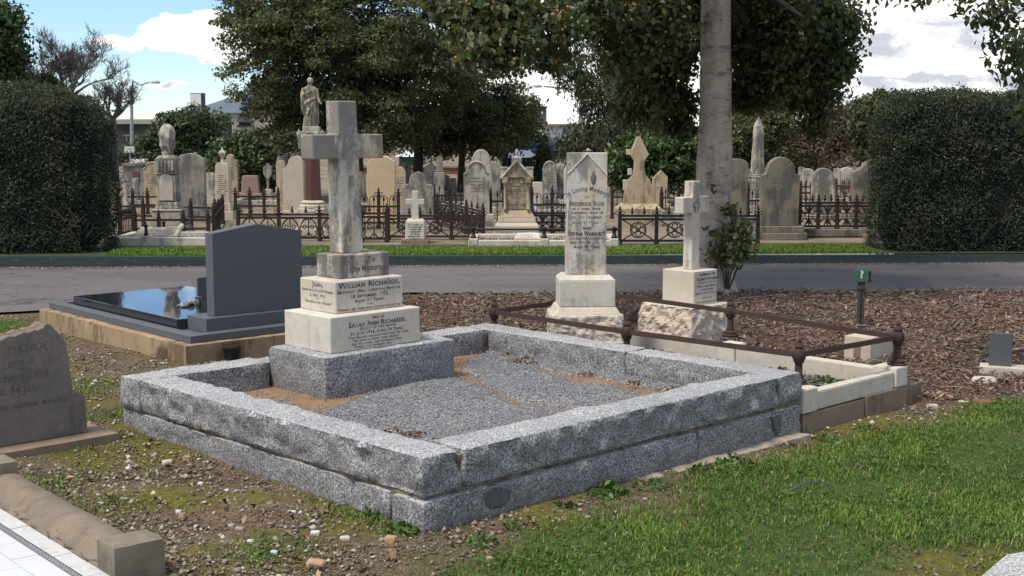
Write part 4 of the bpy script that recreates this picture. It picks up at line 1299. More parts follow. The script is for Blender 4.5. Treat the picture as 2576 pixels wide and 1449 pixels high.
C, sz, ti, d = (np.concatenate(q) for q in ((C, C2, C3), (sz, sz2, sz3), (ti, ti2, ti3), (d, d2, d3)))
link('crown', leaves_mesh('crown', C - off, sz, M['near_leaf'], ti, 0.58, 0.8, d), None, t, kind='stuff')
# the leaves and fruit one can pick out on the camera side of the lowest boughs
lm = []
for k in range(3):
    vs = [(0, 0, 0), (0.28, 0.24, 0.05), (0.7, 0.25, 0.02), (1, 0, -0.12), (0.7, -0.25, 0.02), (0.28, -0.24, 0.05), (0.5, 0, -0.01)]
    vs = [(x, y * random.uniform(0.9, 1.15), z) for x, y, z in vs]
    me = MB().add(vs, [(0, 6, 1), (1, 6, 2), (2, 6, 3), (0, 5, 6), (5, 4, 6), (4, 3, 6)]).mesh('leaf')
    a_ = me.attributes.new('tint', 'FLOAT', 'POINT')
    a_.data.foreach_set('value', [0.42 + 0.22 * k] * len(me.vertices))
    me.materials.append(M['near_leaf'])
    lm.append(me)
fm = MB().lathe([(0.1, -1), (0.75, -0.6), (1, 0), (0.75, 0.65), (0.1, 1)], 7).mesh('fruit', smooth=60)
fm.materials.append(M['fruit'])
front = [b for b in NB if b[0] < 1720]
wts = [b[2] * b[3] for b in front]
for k in range(270):
    bl = random.choices(front, wts)[0]
    th_, ph = random.uniform(0, 2 * math.pi), random.uniform(0.1, 1.0)
    rr_ = math.sqrt(ph)
    p = P(bl[0] + bl[2] * rr_ * math.cos(th_), bl[1] + bl[3] * rr_ * math.sin(th_), bl[4] - 0.75 * math.sqrt(max(0, 1 - ph)) * bl[2] * bl[4] / FPX - 0.1)
    o = link('leaf', random.choice(lm), None, t, tuple(p - off))
    s_ = random.uniform(0.06, 0.10)
    o.scale = (s_, s_, s_)
    o.rotation_euler = (random.uniform(-0.7, 0.7), random.uniform(0.2, 1.4), random.uniform(0, 6.28))
    if k % 2 == 0:
        o = link('fruit', fm, None, t, tuple(p - off + np.array([random.uniform(-.05, .05), -0.03, random.uniform(-.05, .03)])))
        o.scale = (0.013,) * 3
sk = [(1842, 632, 44, 38, 12.4, .16), (1812, 585, 28, 30, 12.4, .12), (1830, 530, 14, 26, 12.45, .08), (1872, 605, 26, 22, 12.4, .12), (1808, 640, 26, 26, 12.4, .12), (1850, 575, 22, 24, 12.45, .10), (1835, 662, 34, 16, 12.4, .12)]
C, sz, ti, d = crown(sk, 620, 0.066, 9, 0.3, (0.62, 0.2), (0.3, 1.0))
link('sucker_foliage', leaves_mesh('sucker_foliage', C - off, sz, M['near_leaf'], ti, 0.72, 0.3, d), None, t, kind='stuff')
for (x_, y_) in ((1845, 600), (1815, 560), (1838, 515), (1878, 590), (1800, 640)):
    e = P(x_, y_, 12.45) - off
    s_ = np.array([0.12, -0.22, 0.02])
    obj('sucker', MB().tube([s_, (s_ + e) / 2 + np.array([0.03, 0, 0.02]), e], [0.010, 0.008, 0.004], 5), M['bark_dark'], t, smooth=60)

bb = np.array([5.6, 8.6, 0.0])
t = thing('overhanging_tree', 'dark leafy branches hanging into the upper right corner from a tree out of view', 'tree', tuple(bb))
obj('trunk', MB().tube([(0, 0, -0.05), (0.05, 0, 1.5), (0, 0, 3.2), (-0.1, 0, 4.5)], [0.17, 0.14, 0.12, 0.07], 10), M['bark_dark'], t, smooth=60)
hb = [(2465, 28, 70, 36, 8, .2), (2540, 55, 55, 70, 8, .25), (2535, 130, 44, 60, 8, .2), (2560, 200, 36, 40, 8, .2), (2500, 172, 24, 20, 8, .1), (2296, 12, 34, 32, 8, .1), (2312, 42, 16, 20, 8, .06), (2410, 5, 40, 16, 8, .1), (2575, 280, 30, 60, 8, .15), (2640, 150, 80, 200, 8.2, .5), (2150, 15, 34, 30, 9.5, .1), (2165, 50, 16, 22, 9.5, .06), (2600, -150, 300, 150, 8.2, .8), (2300, -110, 200, 90, 8.5, .5)]
C, sz, ti, d = crown(hb, 3600, 0.06, 12, 0.28, (0.3, 0.16), (0.2, 1.0))
link('crown', leaves_mesh('crown', C - bb, sz, M['near_leaf'], ti, 0.55, 1.0, d), None, t, kind='stuff')
for (ex, ey) in ((2470, 30), (2540, 130), (2300, 20), (2400, -20), (2560, 220), (2150, 10)):
    e = P(ex, ey, 8.0) - bb
    s_ = np.array([-0.05, 0, 3.6])
    pts = []
    for k_ in range(7):
        f_ = k_ / 6
        pts.append(s_ * (1 - f_) + e * f_ + np.array([0, 0.05 * math.sin(f_ * 5 + ex), 0.55 * math.sin(math.pi * f_) ** 0.8]))
    obj('limb', MB().tube(pts, [0.035, 0.03, 0.025, 0.018, 0.012, 0.008, 0.004], 6), M['bark_dark'], t, smooth=60)

# ================================================================== OLD CEMETERY BEYOND THE ROAD
def arcpts(cx, cz, r, a0, a1, n=10, rz=None):
    rz = r if rz is None else rz
    return [(cx + r * math.cos(R(a0 + (a1 - a0) * i / n)), cz + rz * math.sin(R(a0 + (a1 - a0) * i / n))) for i in range(n + 1)]


def profile(kind, w, h, p=0.3):
    """headstone outlines, counter-clockwise from lower left"""
    a = w / 2
    if kind == 'flat':
        return [(-a, 0), (a, 0), (a, h), (-a, h)]
    if kind == 'clip':
        return [(-a, 0), (a, 0), (a, h - 0.12 * w), (a - 0.12 * w, h), (-a + 0.12 * w, h), (-a, h - 0.12 * w)]
    if kind == 'taper':
        return [(-a, 0), (a, 0), (a * 0.88, h - 0.05), (a * 0.80, h), (-a * 0.80, h), (-a * 0.88, h - 0.05)]
    if kind == 'round':
        r = p * w
        return [(-a, 0), (a, 0)] + arcpts(0, h - r, a, 0, 180, 14, r)
    if kind == 'shoulder':
        s = p * w
        hs = h - (a - s) - 0.02
        return [(-a, 0), (a, 0), (a, hs - s * 0.6)] + arcpts(a, hs, s * 0.8, 270, 180, 4, s * 0.6) + arcpts(0, hs, a - s * 0.8, 0, 180, 12, h - hs) + arcpts(-a, hs, s * 0.8, 0, -90, 4, s * 0.6)
    if kind == 'gothic':
        z0 = h - p * w * 2
        out = [(-a, 0), (a, 0)]
        n = 8
        for i in range(n + 1):
            f = i / n
            out.append((a * math.cos(f * math.pi / 2) ** 0.8, z0 + (h - z0) * math.sin(f * math.pi / 2) ** 1.15))
        return out + [(-x, z) for x, z in out[-2:1:-1]]
    if kind == 'trefoil':
        z1 = h - 0.42 * w
        r = 0.26 * w
        half = [(a, 0), (a, z1 - 0.12 * w)] + arcpts(a - 0.15 * w, z1 - 0.12 * w, 0.15 * w, 0, 100, 5) + arcpts(0, h - r, r, -8, 82, 6) + [(0, h + 0.03 * w)]
        return [(-a, 0)] + half + [(-x, z) for x, z in half[-2:0:-1]]
    if kind == 'ogee':
        half = [(a, 0), (a, h - 0.42 * w), (a * 0.92, h - 0.36 * w), (a * 0.80, h - 0.33 * w), (a * 0.72, h - 0.22 * w), (a * 0.55, h - 0.10 * w), (a * 0.25, h - 0.02 * w), (0, h)]
        return [(-a, 0)] + half + [(-x, z) for x, z in half[-2:0:-1]]
    if kind == 'slope':
        return [(-a, 0), (a, 0), (a, h), (-a * 0.2, h * 0.86), (-a, h * 0.72)]
    if kind == 'slope_left':
        return [(-a, 0), (a, 0), (a, h), (0.1 * a, h * 0.93), (-a * 0.45, h * 0.80), (-a, h * 0.74)]
    if kind == 'onestep':
        return [(-a, 0), (a, 0), (a, h - 0.35 * w)] + arcpts(0.14 * w, h - 0.36 * w, 0.36 * w, 0, 180, 10) + [(-a + 0.14 * w, h - 0.58 * w), (-a, h - 0.60 * w)]
    if kind == 'gable':
        return [(-a, 0), (a, 0), (a, h - 0.5 * w), (0, h), (-a, h - 0.5 * w)]
    if kind == 'cross':
        s, q = p * w, h * 0.70
        return [(-s, 0), (s, 0), (s, q - s), (a, q - s), (a, q + s), (s, q + s), (s, h), (-s, h), (-s, q + s), (-a, q + s), (-a, q - s), (-s, q - s)]
    raise ValueError(kind)


def stone_at(name, label, px, w, ytop, Yd, kind, mat, th=0.10, p=0.3, rz=0.0, base=1, group=None, rows=0, letter='cutletter', tilt=0.0, cat='headstone', bev=0.008, z0=GZ, rim=False):
    c = P(px, 450, Yd)
    k = Yd / FPX
    h = P(px, ytop, Yd)[2] - z0
    w = w * k
    t = thing(name, label, cat, (c[0], Yd, z0), rz, group, (random.uniform(-0.02, 0.02), tilt or random.uniform(-0.024, 0.024)))
    bz = 0.0
    for i in range(base):
        e = (base - i) * 0.035 + 0.03
        obj('base' if base == 1 else 'step', MB().box(-w / 2 - e, w / 2 + e, -e, th + e, bz - (0.04 if i == 0 else 0), bz + 0.085), M[mat], t, bevel=0.008)
        bz += 0.0855
    mb = MB().prism(profile(kind, w, h - bz, p), 0, th)
    mb.move(0, 0, bz)
    s = obj('slab', mb, M[mat], t, bevel=bev)
    if rim:
        o_ = profile(kind, w * 0.98, h - bz - 0.01, p)
        mb = MB()
        pts = [(x, -0.004, z + bz) for x, z in o_[2:-0 or None]]
        mb.tube(pts, 0.012, 4)
        obj('moulding', mb, M[mat], t)
    if rows:
        mb = strokes_mb(MB(), rows, (0, 0, h * 0.72), (1, 0, 0), (0, -1, 0), w * 0.72, min(0.05, (h - bz) * 0.5 / rows), len(label))
        obj('inscription', mb, M[letter], s)
    return t


# left of the great cross
stone_at('headstone', 'low white round topped headstone at the edge of the left hedge', 340, 15, 447, 25, 'round', 'marble_dirty', 0.08, 0.5)
stone_at('headstone', 'buff headstone with a curling carved top left of the draped urn', 382, 44, 406, 23.5, 'ogee', 'sand_stone', 0.14, rows=4, rim=True)
stone_at('headstone', 'broad grey round topped headstone right behind the draped urn monument', 477, 73, 386, 20.6, 'round', 'grey_stone', 0.16, 0.36, rz=0.05, rows=0)
stone_at('headstone', 'small pale cross rising behind the broad grey headstone', 493, 13, 383, 30, 'cross', 'pale_stone', 0.08, 0.16, cat='cross')
stone_at('headstone', 'pale rounded headstone joined to a narrow cross shaft', 525, 32, 434, 24, 'round', 'pale_stone', 0.12, 0.42)
stone_at('headstone', 'narrow pale cross standing behind the rounded headstone', 512, 12, 396, 24.4, 'cross', 'pale_stone', 0.10, 0.3, cat='cross')
stone_at('headstone', 'brown pointed headstone behind the urn topped one', 579, 36, 388, 25, 'trefoil', 'sand_stone', 0.14, rows=5)
stone_at('headstone', 'plain pink granite headstone with clipped corners', 628, 46, 442, 26, 'taper', 'pink_stone', 0.15, base=2)
stone_at('headstone', 'shaded tan headstone half hidden by the cream one', 706, 22, 403, 23.4, 'round', 'sand_stone', 0.10, 0.5)
stone_at('headstone', 'tall cream headstone with a stepped rounded shoulder by the red column', 737, 51, 392, 22, 'onestep', 'cream_stone', 0.16)
stone_at('headstone', 'grey stone cross standing far behind the cream headstone', 738, 32, 370, 32, 'cross', 'dark_stone', 0.14, 0.24, cat='cross', base=2)
# between the two crosses
stone_at('headstone', 'smooth yellow round topped headstone right of the great cross', 957, 71, 392, 20.6, 'round', 'yellow_stone', 0.16, 0.38)
stone_at('headstone', 'brown curved topped headstone behind the yellow one', 1006, 30, 419, 24, 'ogee', 'sand_stone', 0.12, rows=5)
stone_at('headstone', 'white streaked headstone below the slim tree trunk', 1019, 32, 408, 27.5, 'round', 'marble_dirty', 0.12, 0.35)
stone_at('headstone', 'low arched stone in shade left of the yellow headstone', 907, 24, 432, 24, 'round', 'dark_stone', 0.12, 0.5)
stone_at('headstone', 'streaky grey three lobed headstone behind the small white cross', 1050, 79, 433, 18.9, 'trefoil', 'grey_stone', 0.16)
stone_at('headstone', 'grey curved headstone topped by a small white cross', 1084, 32, 412, 26, 'ogee', 'grey_stone', 0.12, rows=3)
stone_at('headstone', 'little white cross standing above the grey curved headstone', 1084, 13, 396, 26.4, 'cross', 'marble_dirty', 0.06, 0.16, cat='cross')
stone_at('headstone', 'tall plain pointed headstone behind the shouldered one', 1212, 52, 376, 23, 'gothic', 'pale_stone', 0.16, 0.42)
stone_at('headstone', 'pale shouldered headstone with an arched top and worn carving', 1200, 64, 404, 19.9, 'shoulder', 'pale_stone', 0.15, 0.16, base=2, rows=5, rim=True)
stone_at('headstone', 'grey rounded headstone partly behind the gabled monument', 1248, 24, 408, 24.5, 'round', 'grey_stone', 0.12, 0.4)
stone_at('headstone', 'white pointed arch headstone beside the dark conifer', 1384, 35, 405, 24, 'gothic', 'marble_dirty', 0.14, 0.36, base=2, rows=4, rim=True)
stone_at('headstone', 'narrow white square topped headstone next to the pointed arch one', 1409, 20, 413, 24.2, 'flat', 'marble_dirty', 0.12, base=2, rows=4)
stone_at('headstone', 'white stepped stone just left of the tall white slab', 1429, 18, 402, 23.6, 'slope', 'marble', 0.14, base=2)
stone_at('headstone', 'low sunlit cream slab under the pointed arch headstone', 1352, 26, 458, 23, 'flat', 'cream_stone', 0.10, base=0)
# to the right
stone_at('headstone', 'weathered orange pointed headstone behind the little stone cross', 1662, 34, 428, 24, 'gable', 'sand_stone', 0.14)
stone_at('headstone', 'little tan stone cross in front of the orange headstone', 1645, 26, 446, 22.5, 'cross', 'sand_stone', 0.10, 0.17, cat='cross')
stone_at('headstone', 'dark shaded headstone half hidden by the tree trunk', 1852, 57, 399, 18.7, 'round', 'dark_stone', 0.15, 0.30)
stone_at('headstone', 'large grey brown shouldered headstone with a rounded crown', 1965, 94, 395, 17.6, 'shoulder', 'dark_stone', 0.16, 0.16, base=2, rows=6, letter='fadeletter')
stone_at('headstone', 'weathered pale headstone with rust streaks behind the scroll fence', 2074, 56, 423, 21, 'gothic', 'marble_dirty', 0.14, 0.3, rows=6)
stone_at('headstone', 'dark slanting topped headstone against the right hedge', 2180, 66, 392, 20, 'slope_left', 'dark_stone', 0.16)
for i, (px, w, yt, Yd, kd, lab) in enumerate((
        (2033, 26, 424, 27, 'round', 'sunlit round stone left of the rust streaked headstone'), (2018, 14, 420, 29, 'round', 'narrow white stone just right of the big shouldered headstone'),
        (2056, 22, 421, 31, 'shoulder', 'pale shouldered stone far behind the rust streaked headstone'), (2109, 24, 424, 30, 'flat', 'flat topped pale stone in the far sunlit row'),
        (2132, 31, 421, 26, 'round', 'bright streaked round stone left of the dark slanting one'), (2095, 14, 412, 34, 'cross', 'tiny far cross above the sunlit row'),
        (2123, 10, 406, 36, 'gothic', 'tiny far spire stone above the sunlit row'), (1935, 20, 420, 25, 'round', 'white rounded stone between obelisk and big headstone'),
        (1886, 12, 425, 27, 'gothic', 'narrow white pinnacle stone left of the obelisk'), (2150, 10, 411, 37, 'cross', 'far small cross near the dark slanting headstone'),
        (668, 16, 420, 31, 'round', 'far round stone behind the shield topped pedestal'), (655, 12, 432, 33, 'gothic', 'far small pointed stone right of the pink headstone'),
        (1035, 14, 430, 31, 'flat', 'far flat white stone by the slim trunk'), (1120, 22, 440, 29, 'round', 'far round stone between the trunks'),
        (1140, 16, 448, 27, 'flat', 'far low grey stone between the trunks'), (1455, 20, 420, 30, 'round', 'far pale stone behind the tall white slab'),
        (1600, 22, 440, 28, 'round', 'far stone beneath the glossy green bush'), (318, 24, 428, 32, 'gable', 'far grey gabled stone at the hedge edge'),
        (430, 18, 420, 30, 'round', 'far stone hidden behind the draped urn'), (880, 18, 424, 29, 'gothic', 'far pointed stone right behind the great cross'))):
    stone_at('headstone', lab, px, w, yt, Yd, kd, 'marble_dirty' if i % 3 else 'pale_stone', 0.12, 0.3 if kd != 'cross' else 0.2, rz=random.uniform(-.08, .08), group='far headstones')


def mon(name, label, px, Yd, cat='monument', rz=0.0):
    c = P(px, 450, Yd)
    t = thing(name, label, cat, (c[0], Yd, GZ), rz)
    zz = lambda y: P(px, y, Yd)[2] - GZ
    k = Yd / FPX
    return t, zz, k


def sqblock(t, name, w, z0, z1, mat, d=None, taper=0.0, bevel=0.008, parent=None):
    d = d or w
    return obj(name, MB().box(-w / 2, w / 2, -d / 2, d / 2, z0, z1, taper), M[mat], parent or t, bevel=bevel)


def drape(h, r, folds=7, seg=40, rows=30, seed=0.0, prof=None):
    """cloth hung over an urn"""
    mb = MB()
    vs, fs = [], []
    for j in range(rows):
        f = j / (rows - 1)
        rr_ = np.interp(f, [p[0] for p in prof], [p[1] for p in prof]) * r
        for i in range(seg):
            a = 2 * math.pi * i / seg
            sw = a + 1.1 * math.sin(f * 3.0) + 0.6 * f
            q = rr_ * (1 + 0.11 * math.sin(sw * folds) * (1 - f * f) + 0.05 * mnoise.noise(Vector((math.cos(a) * 2, math.sin(a) * 2, f * 4 + seed))))
            q += r * 0.075 * math.sin((f * 7 + 1.3 * math.cos(a - 0.6)) * 2.2) * (0.2 + 0.8 * math.sin(f * math.pi))
            vs.append((q * math.cos(a), q * math.sin(a) * 0.85, f * h))
    for j in range(rows - 1):
        for i in range(seg):
            a, b = j * seg + i, j * seg + (i + 1) % seg
            fs.append((a, b, b + seg, a + seg))
    fs.append(tuple(range(seg - 1, -1, -1)))
    fs.append(tuple(range((rows - 1) * seg, rows * seg)))
    return mb.add(vs, fs)


# draped urn
t, zz, k = mon('draped_urn_monument', 'tall white monument crowned by a cloth draped urn', 424, 18.4)
sqblock(t, 'base', 102 * k, -0.05, zz(578), 'pale_stone')
sqblock(t, 'base_course', 96 * k, zz(578) + .001, zz(566), 'pale_stone', taper=0.03)
sqblock(t, 'step', 82 * k, zz(566) + .001, zz(549), 'pale_stone')
sqblock(t, 'step', 70 * k, zz(549) + .001, zz(529), 'pale_stone')
sqblock(t, 'cornice', 74 * k, zz(529) + .001, zz(525), 'pale_stone')
sqblock(t, 'plinth', 58 * k, zz(525) + .001, zz(507), 'marble_dirty', taper=0.012)
s = sqblock(t, 'shaft', 50 * k, zz(507) + .001, zz(438), 'marble_dirty', taper=0.006)
mb = MB().prism(profile('gothic', 34 * k, zz(437) - zz(503), 0.32), -25 * k - 0.012, -25 * k + .004).move(0, 0, zz(503))
obj('panel', mb, M['marble'], s, bevel=0.004)
sqblock(t, 'capital', 53 * k, zz(438) + .001, zz(398), 'marble_dirty')
mb = MB()
for x in (-17, -9, 0, 9, 17):
    mb.box((x - 3) * k, (x + 3) * k, -26.5 * k - 0.014, -26.5 * k + 0.003, zz(434 - abs(x) * 0.3), zz(404))
obj('carved_drapery', mb, M['marble_dirty'], t, bevel=0.004)
sqblock(t, 'cap', 48 * k, zz(398) + .001, zz(390), 'marble_dirty', taper=0.035)
mb = drape(zz(312) - zz(390), 20 * k, prof=[(0, 0.64), (0.06, 0.70), (0.14, 0.66), (0.3, 0.88), (0.5, 0.98), (0.75, 0.97), (0.88, 0.84), (0.96, 0.6), (1.0, 0.2)])
mb.move(0, 0, zz(390))
obj('draped_urn', mb, M['pale_stone'], t, smooth=70)

# urn-topped slab
t, zz, k = mon('urn_monument', 'narrow cream monument with a small lidded urn on top', 561, 21.5)
sqblock(t, 'base', 54 * k, -0.05, zz(531), 'cream_stone', 40 * k)
sqblock(t, 'plinth', 42 * k, zz(531) + .001, zz(510), 'cream_stone', 30 * k, 0.01)
mb = MB().prism([(-18.5 * k, 0), (18.5 * k, 0), (16.5 * k, zz(418) - zz(510)), (13 * k, zz(411) - zz(510)), (0, zz(407) - zz(510)), (-13 * k, zz(411) - zz(510)), (-16.5 * k, zz(418) - zz(510))], -11 * k, 11 * k).move(0, 0, zz(510) + .001)
s = obj('shaft', mb, M['cream_stone'], t, bevel=0.008)
obj('inscription', strokes_mb(MB(), 11, (0, -11 * k, zz(442)), (1, 0, 0), (0, -1, 0), 27 * k, 0.032, 3), M['goldletter'], s)
obj('inscription', strokes_mb(MB(), 3, (0, -15 * k, zz(516)), (1, 0, 0), (0, -1, 0), 32 * k, 0.034, 9), M['cutletter'], t)
u = lambda r, y: (r * k, zz(y))
obj('urn', MB().lathe([u(4, 408), u(5, 404), u(3, 401), u(3, 398), u(7, 393), u(8.5, 387), u(9, 385), u(9, 383.5), u(7, 382), u(4, 378), u(2, 376), u(2.6, 374), u(1, 371)], 12), M['cream_stone'], t, smooth=40)

# shield on a pedestal
t, zz, k = mon('shield_monument', 'small grey shield shaped stone on a stepped pedestal', 674, 25)
sqblock(t, 'step', 34 * k, -0.05, zz(506), 'pale_stone')
sqblock(t, 'step', 27 * k, zz(506) + .001, zz(490), 'pale_stone')
sqblock(t, 'step', 20 * k, zz(490) + .001, zz(476), 'pale_stone')
obj('stem', MB().lathe([(5 * k, zz(476)), (3 * k, zz(470)), (3.5 * k, zz(450)), (5 * k, zz(446))], 8), M['grey_stone'], t)
obj('shield', MB().prism([(-2 * k, zz(452)), (2 * k, zz(452)), (10 * k, zz(438)), (11 * k, zz(420)), (5 * k, zz(417)), (0, zz(409)), (-5 * k, zz(417)), (-11 * k, zz(420)), (-10 * k, zz(438))], -0.05, 0.05), M['grey_stone'], t, bevel=0.01)

# white column stump
t, zz, k = mon('column_monument', 'thick pale column with a fluted cap behind the tan headstone', 712, 27)
sqblock(t, 'base', 34 * k, -0.05, zz(470), 'pale_stone')
obj('column', MB().lathe([(13 * k, zz(470)), (12 * k, zz(410)), (14 * k, zz(406)), (15 * k, zz(398)), (12 * k, zz(394)), (9 * k, zz(392))], 14), M['cream_stone'], t, smooth=40)

# grey tomb chest far left
t, zz, k = mon('tomb_chest', 'grey stone tomb chest with a dark lid and white flowers', 345, 27, 'tomb')
obj('chest', MB().box(-24 * k, 26 * k, -0.3, 0.3, -0.05, zz(418)), M['grey_stone'], t, bevel=0.01)
obj('lid', MB().box(-26 * k, 28 * k, -0.33, 0.33, zz(418) + .001, zz(410)), M['dark_stone'], t, bevel=0.01)
obj('panel', MB().box(0, 17 * k, -0.315, -0.302, zz(455), zz(430)), M['red_granite'], t)
C = RNG.uniform((-10 * k, -0.25, zz(408)), (24 * k, 0.2, zz(401)), (160, 3))
tag(link('artificial_flowers', leaves_mesh('artificial_flowers', C + np.array([t.location[0], t.location[1], GZ]), RNG.uniform(0.03, 0.07, 160), M['white'], np.ones(160)), None), 'spray of white flowers lying on the grey tomb chest', 'flowers')
t, zz, k = mon('gate_pillar', 'square white pillar with a rounded dark cap beside the left hedge', 311, 22, 'pillar')
sqblock(t, 'base', 26 * k, -0.05, zz(507), 'pale_stone', taper=0.02)
sqblock(t, 'shaft', 15 * k, zz(507) + .001, zz(460), 'pale_stone')
obj('cap', MB().lathe([(8.5 * k, zz(460)), (8 * k, zz(456)), (5 * k, zz(452)), (1 * k, zz(450))], 10), M['dark_stone'], t, smooth=40)


# statue on the red column
def statue(H):
    mb = MB()
    seg, rows = 36, 46
    keys = [(0.0, 0.155, 0.13), (0.04, 0.15, 0.125), (0.2, 0.135, 0.115), (0.38, 0.135, 0.115), (0.50, 0.148, 0.12), (0.58, 0.14, 0.112), (0.655, 0.112, 0.092), (0.72, 0.125, 0.098), (0.775, 0.140, 0.088), (0.805, 0.125, 0.075), (0.825, 0.075, 0.06), (0.845, 0.042, 0.042), (0.88, 0.038, 0.040)]
    vs, fs = [], []
    for j in range(rows):
        f = 0.88 * j / (rows - 1)
        rx_ = np.interp(f, [q[0] for q in keys], [q[1] for q in keys])
        ry_ = np.interp(f, [q[0] for q in keys], [q[2] for q in keys])
        fw = np.interp(f, [0, 0.45, 0.62, 0.75, 0.82], [0.11, 0.075, 0.05, 0.03, 0.0])
        for i in range(seg):
            a = 2 * math.pi * i / seg
            fo = math.sin(a * 11 + 0.5 * math.sin(f * 9)) if f < 0.28 else math.sin(a * 6 + f * 22)
            q = 1 + fw * fo
            vs.append((rx_ * q * math.cos(a) + 0.012 * math.sin(f * 4), ry_ * q * math.sin(a), f))
    for j in range(rows - 1):
        for i in range(seg):
            a, b = j * seg + i, j * seg + (i + 1) % seg
            fs.append((a, b, b + seg, a + seg))
    fs += [tuple(range(seg - 1, -1, -1)), tuple(range((rows - 1) * seg, rows * seg))]
    mb.add(vs, fs)
    # mantle swung over the right shoulder and across the hips
    mb.tube([(-0.14, -0.03, 0.79), (-0.155, -0.05, 0.66), (-0.15, -0.06, 0.52), (-0.15, -0.04, 0.36), (-0.13, -0.05, 0.24)], [0.030, 0.045, 0.05, 0.045, 0.02], 8)
    mb.tube([(0.115, -0.07, 0.585), (0.03, -0.125, 0.555), (-0.07, -0.12, 0.50), (-0.14, -0.06, 0.44)], [0.022, 0.028, 0.030, 0.022], 8)
    mb.tube([(0.12, -0.07, 0.565), (0.05, -0.135, 0.47), (-0.03, -0.12, 0.33), (-0.08, -0.10, 0.22)], [0.018, 0.020, 0.020, 0.010], 7)
    # head with hair, arm across the breast, other arm hanging out
    mb.lathe([(0.012, -0.075), (0.034, -0.066), (0.048, -0.035), (0.052, 0.0), (0.050, 0.03), (0.036, 0.056), (0.010, 0.07)], 14, sy=1.12, c=(0, 0))
    mb.v[-14 * 7:] = [(x + 0.005, y - 0.012, z + 0.932) for x, y, z in mb.v[-14 * 7:]]
    mb.tube([(0.005, -0.068, 0.94), (0.006, -0.078, 0.925), (0.006, -0.072, 0.915)], [0.006, 0.011, 0.006], 6)
    hs = len(mb.v)
    mb.lathe([(0.02, -0.03), (0.058, -0.02), (0.064, 0.015), (0.055, 0.045), (0.030, 0.068), (0.008, 0.074)], 14, sy=1.05)
    mb.v[hs:] = [(x + 0.005, y + 0.012, z + 0.942) for x, y, z in mb.v[hs:]]
    hs = len(mb.v)
    mb.lathe([(0.008, -0.03), (0.03, -0.02), (0.036, 0), (0.028, 0.025), (0.008, 0.034)], 10)
    mb.v[hs:] = [(x, y + 0.075, z + 0.945) for x, y, z in mb.v[hs:]]
    mb.tube([(-0.125, -0.01, 0.785), (-0.150, -0.045, 0.70), (-0.128, -0.10, 0.655), (-0.06, -0.125, 0.69), (-0.01, -0.122, 0.725)], [0.036, 0.034, 0.030, 0.024, 0.020], 8)
    mb.tube([(-0.02, -0.122, 0.72), (0.015, -0.128, 0.738), (0.035, -0.120, 0.735)], [0.022, 0.020, 0.010], 7)
    mb.tube([(0.128, -0.005, 0.785), (0.155, -0.01, 0.68), (0.168, -0.045, 0.59), (0.185, -0.085, 0.515)], [0.036, 0.031, 0.026, 0.020], 8)
    mb.tube([(0.183, -0.083, 0.52), (0.205, -0.10, 0.485), (0.225, -0.105, 0.47)], [0.022, 0.022, 0.010], 7)
    for dx in (-0.012, 0.0, 0.012):
        mb.tube([(0.205 + dx, -0.105, 0.487), (0.222 + dx, -0.118, 0.470), (0.228 + dx, -0.122, 0.455)], [0.007, 0.006, 0.004], 5)
    mb.tube([(0.165, -0.04, 0.50), (0.155, -0.03, 0.3), (0.15, -0.02, 0.06)], [0.018, 0.022, 0.03], 6)
    me = mb.mesh('figure')
    ob = bpy.data.objects.new('tmp', me)
    COL.objects.link(ob)
    md = ob.modifiers.new('r', 'REMESH')
    md.mode = 'VOXEL'
    md.voxel_size = 0.0075
    sm = ob.modifiers.new('s', 'SMOOTH')
    sm.factor = 0.5
    sm.iterations = 2
    dg = bpy.context.evaluated_depsgraph_get()
    m2 = bpy.data.meshes.new_from_object(ob.evaluated_get(dg))
    bpy.data.objects.remove(ob)
    co = np.empty(len(m2.vertices) * 3)
    m2.vertices.foreach_get('co', co)
    m2.vertices.foreach_set('co', co * H)
    m2.polygons.foreach_set('use_smooth', [True] * len(m2.polygons))
    m2.materials.clear()
    m2.update()
    return m2


t, zz, k = mon('column_monument', 'red granite column on a cream base with carved capital', 786, 18.9)
sqblock(t, 'base', 92 * k, -0.05, zz(588), 'cream_stone')
sqblock(t, 'step', 80 * k, zz(588) + .001, zz(572), 'cream_stone')
s = sqblock(t, 'pedestal', 66 * k, zz(572) + .001, zz(522), 'cream_stone')
obj('panel', MB().box(-27 * k, 27 * k, -33 * k - 0.012, -33 * k + .002, zz(566), zz(526)), M['marble_clean'], s, bevel=0.003)
obj('inscription', strokes_mb(MB(), 5, (0, -33 * k - 0.012, zz(533)), (1, 0, 0), (0, -1, 0), 44 * k, 0.036, 12), M['fadeletter'], t)
obj('column_base', MB().lathe([(34 * k, zz(521.8)), (34 * k, zz(516)), (28 * k, zz(513)), (31 * k, zz(508)), (23 * k, zz(503.5))], 20), M['cream_stone'], t, smooth=40)
obj('column', MB().lathe([(21.5 * k, zz(503.4)), (20 * k, zz(440)), (18.5 * k, zz(375.2))], 8), M['red_granite'], t)
sqblock(t, 'capital', 62 * k, zz(375) + .001, zz(330), 'pale_stone', 44 * k)
obj('carved_arch', MB().arc(0, zz(352), 20 * k, 0, 180, -23 * k, 0.014, 12), M['pale_stone'], t)
for sx in (-1, 1):
    obj('corner_urn', MB().lathe([(3 * k, zz(350)), (6 * k, zz(340)), (6 * k, zz(334)), (2 * k, zz(328)), (1 * k, zz(325))], 8, (sx * 29 * k, -18 * k)), M['pale_stone'], t, smooth=40)
sqblock(t, 'plinth', 40 * k, zz(330) + .001, zz(318), 'pale_stone', 34 * k)
me = statue((zz(195) - zz(318)) / 1.01)
me.materials.append(M['statue'])
o = link('statue', me, None, None, (t.location[0] - 2 * k, t.location[1], GZ + zz(318)), 0.15)
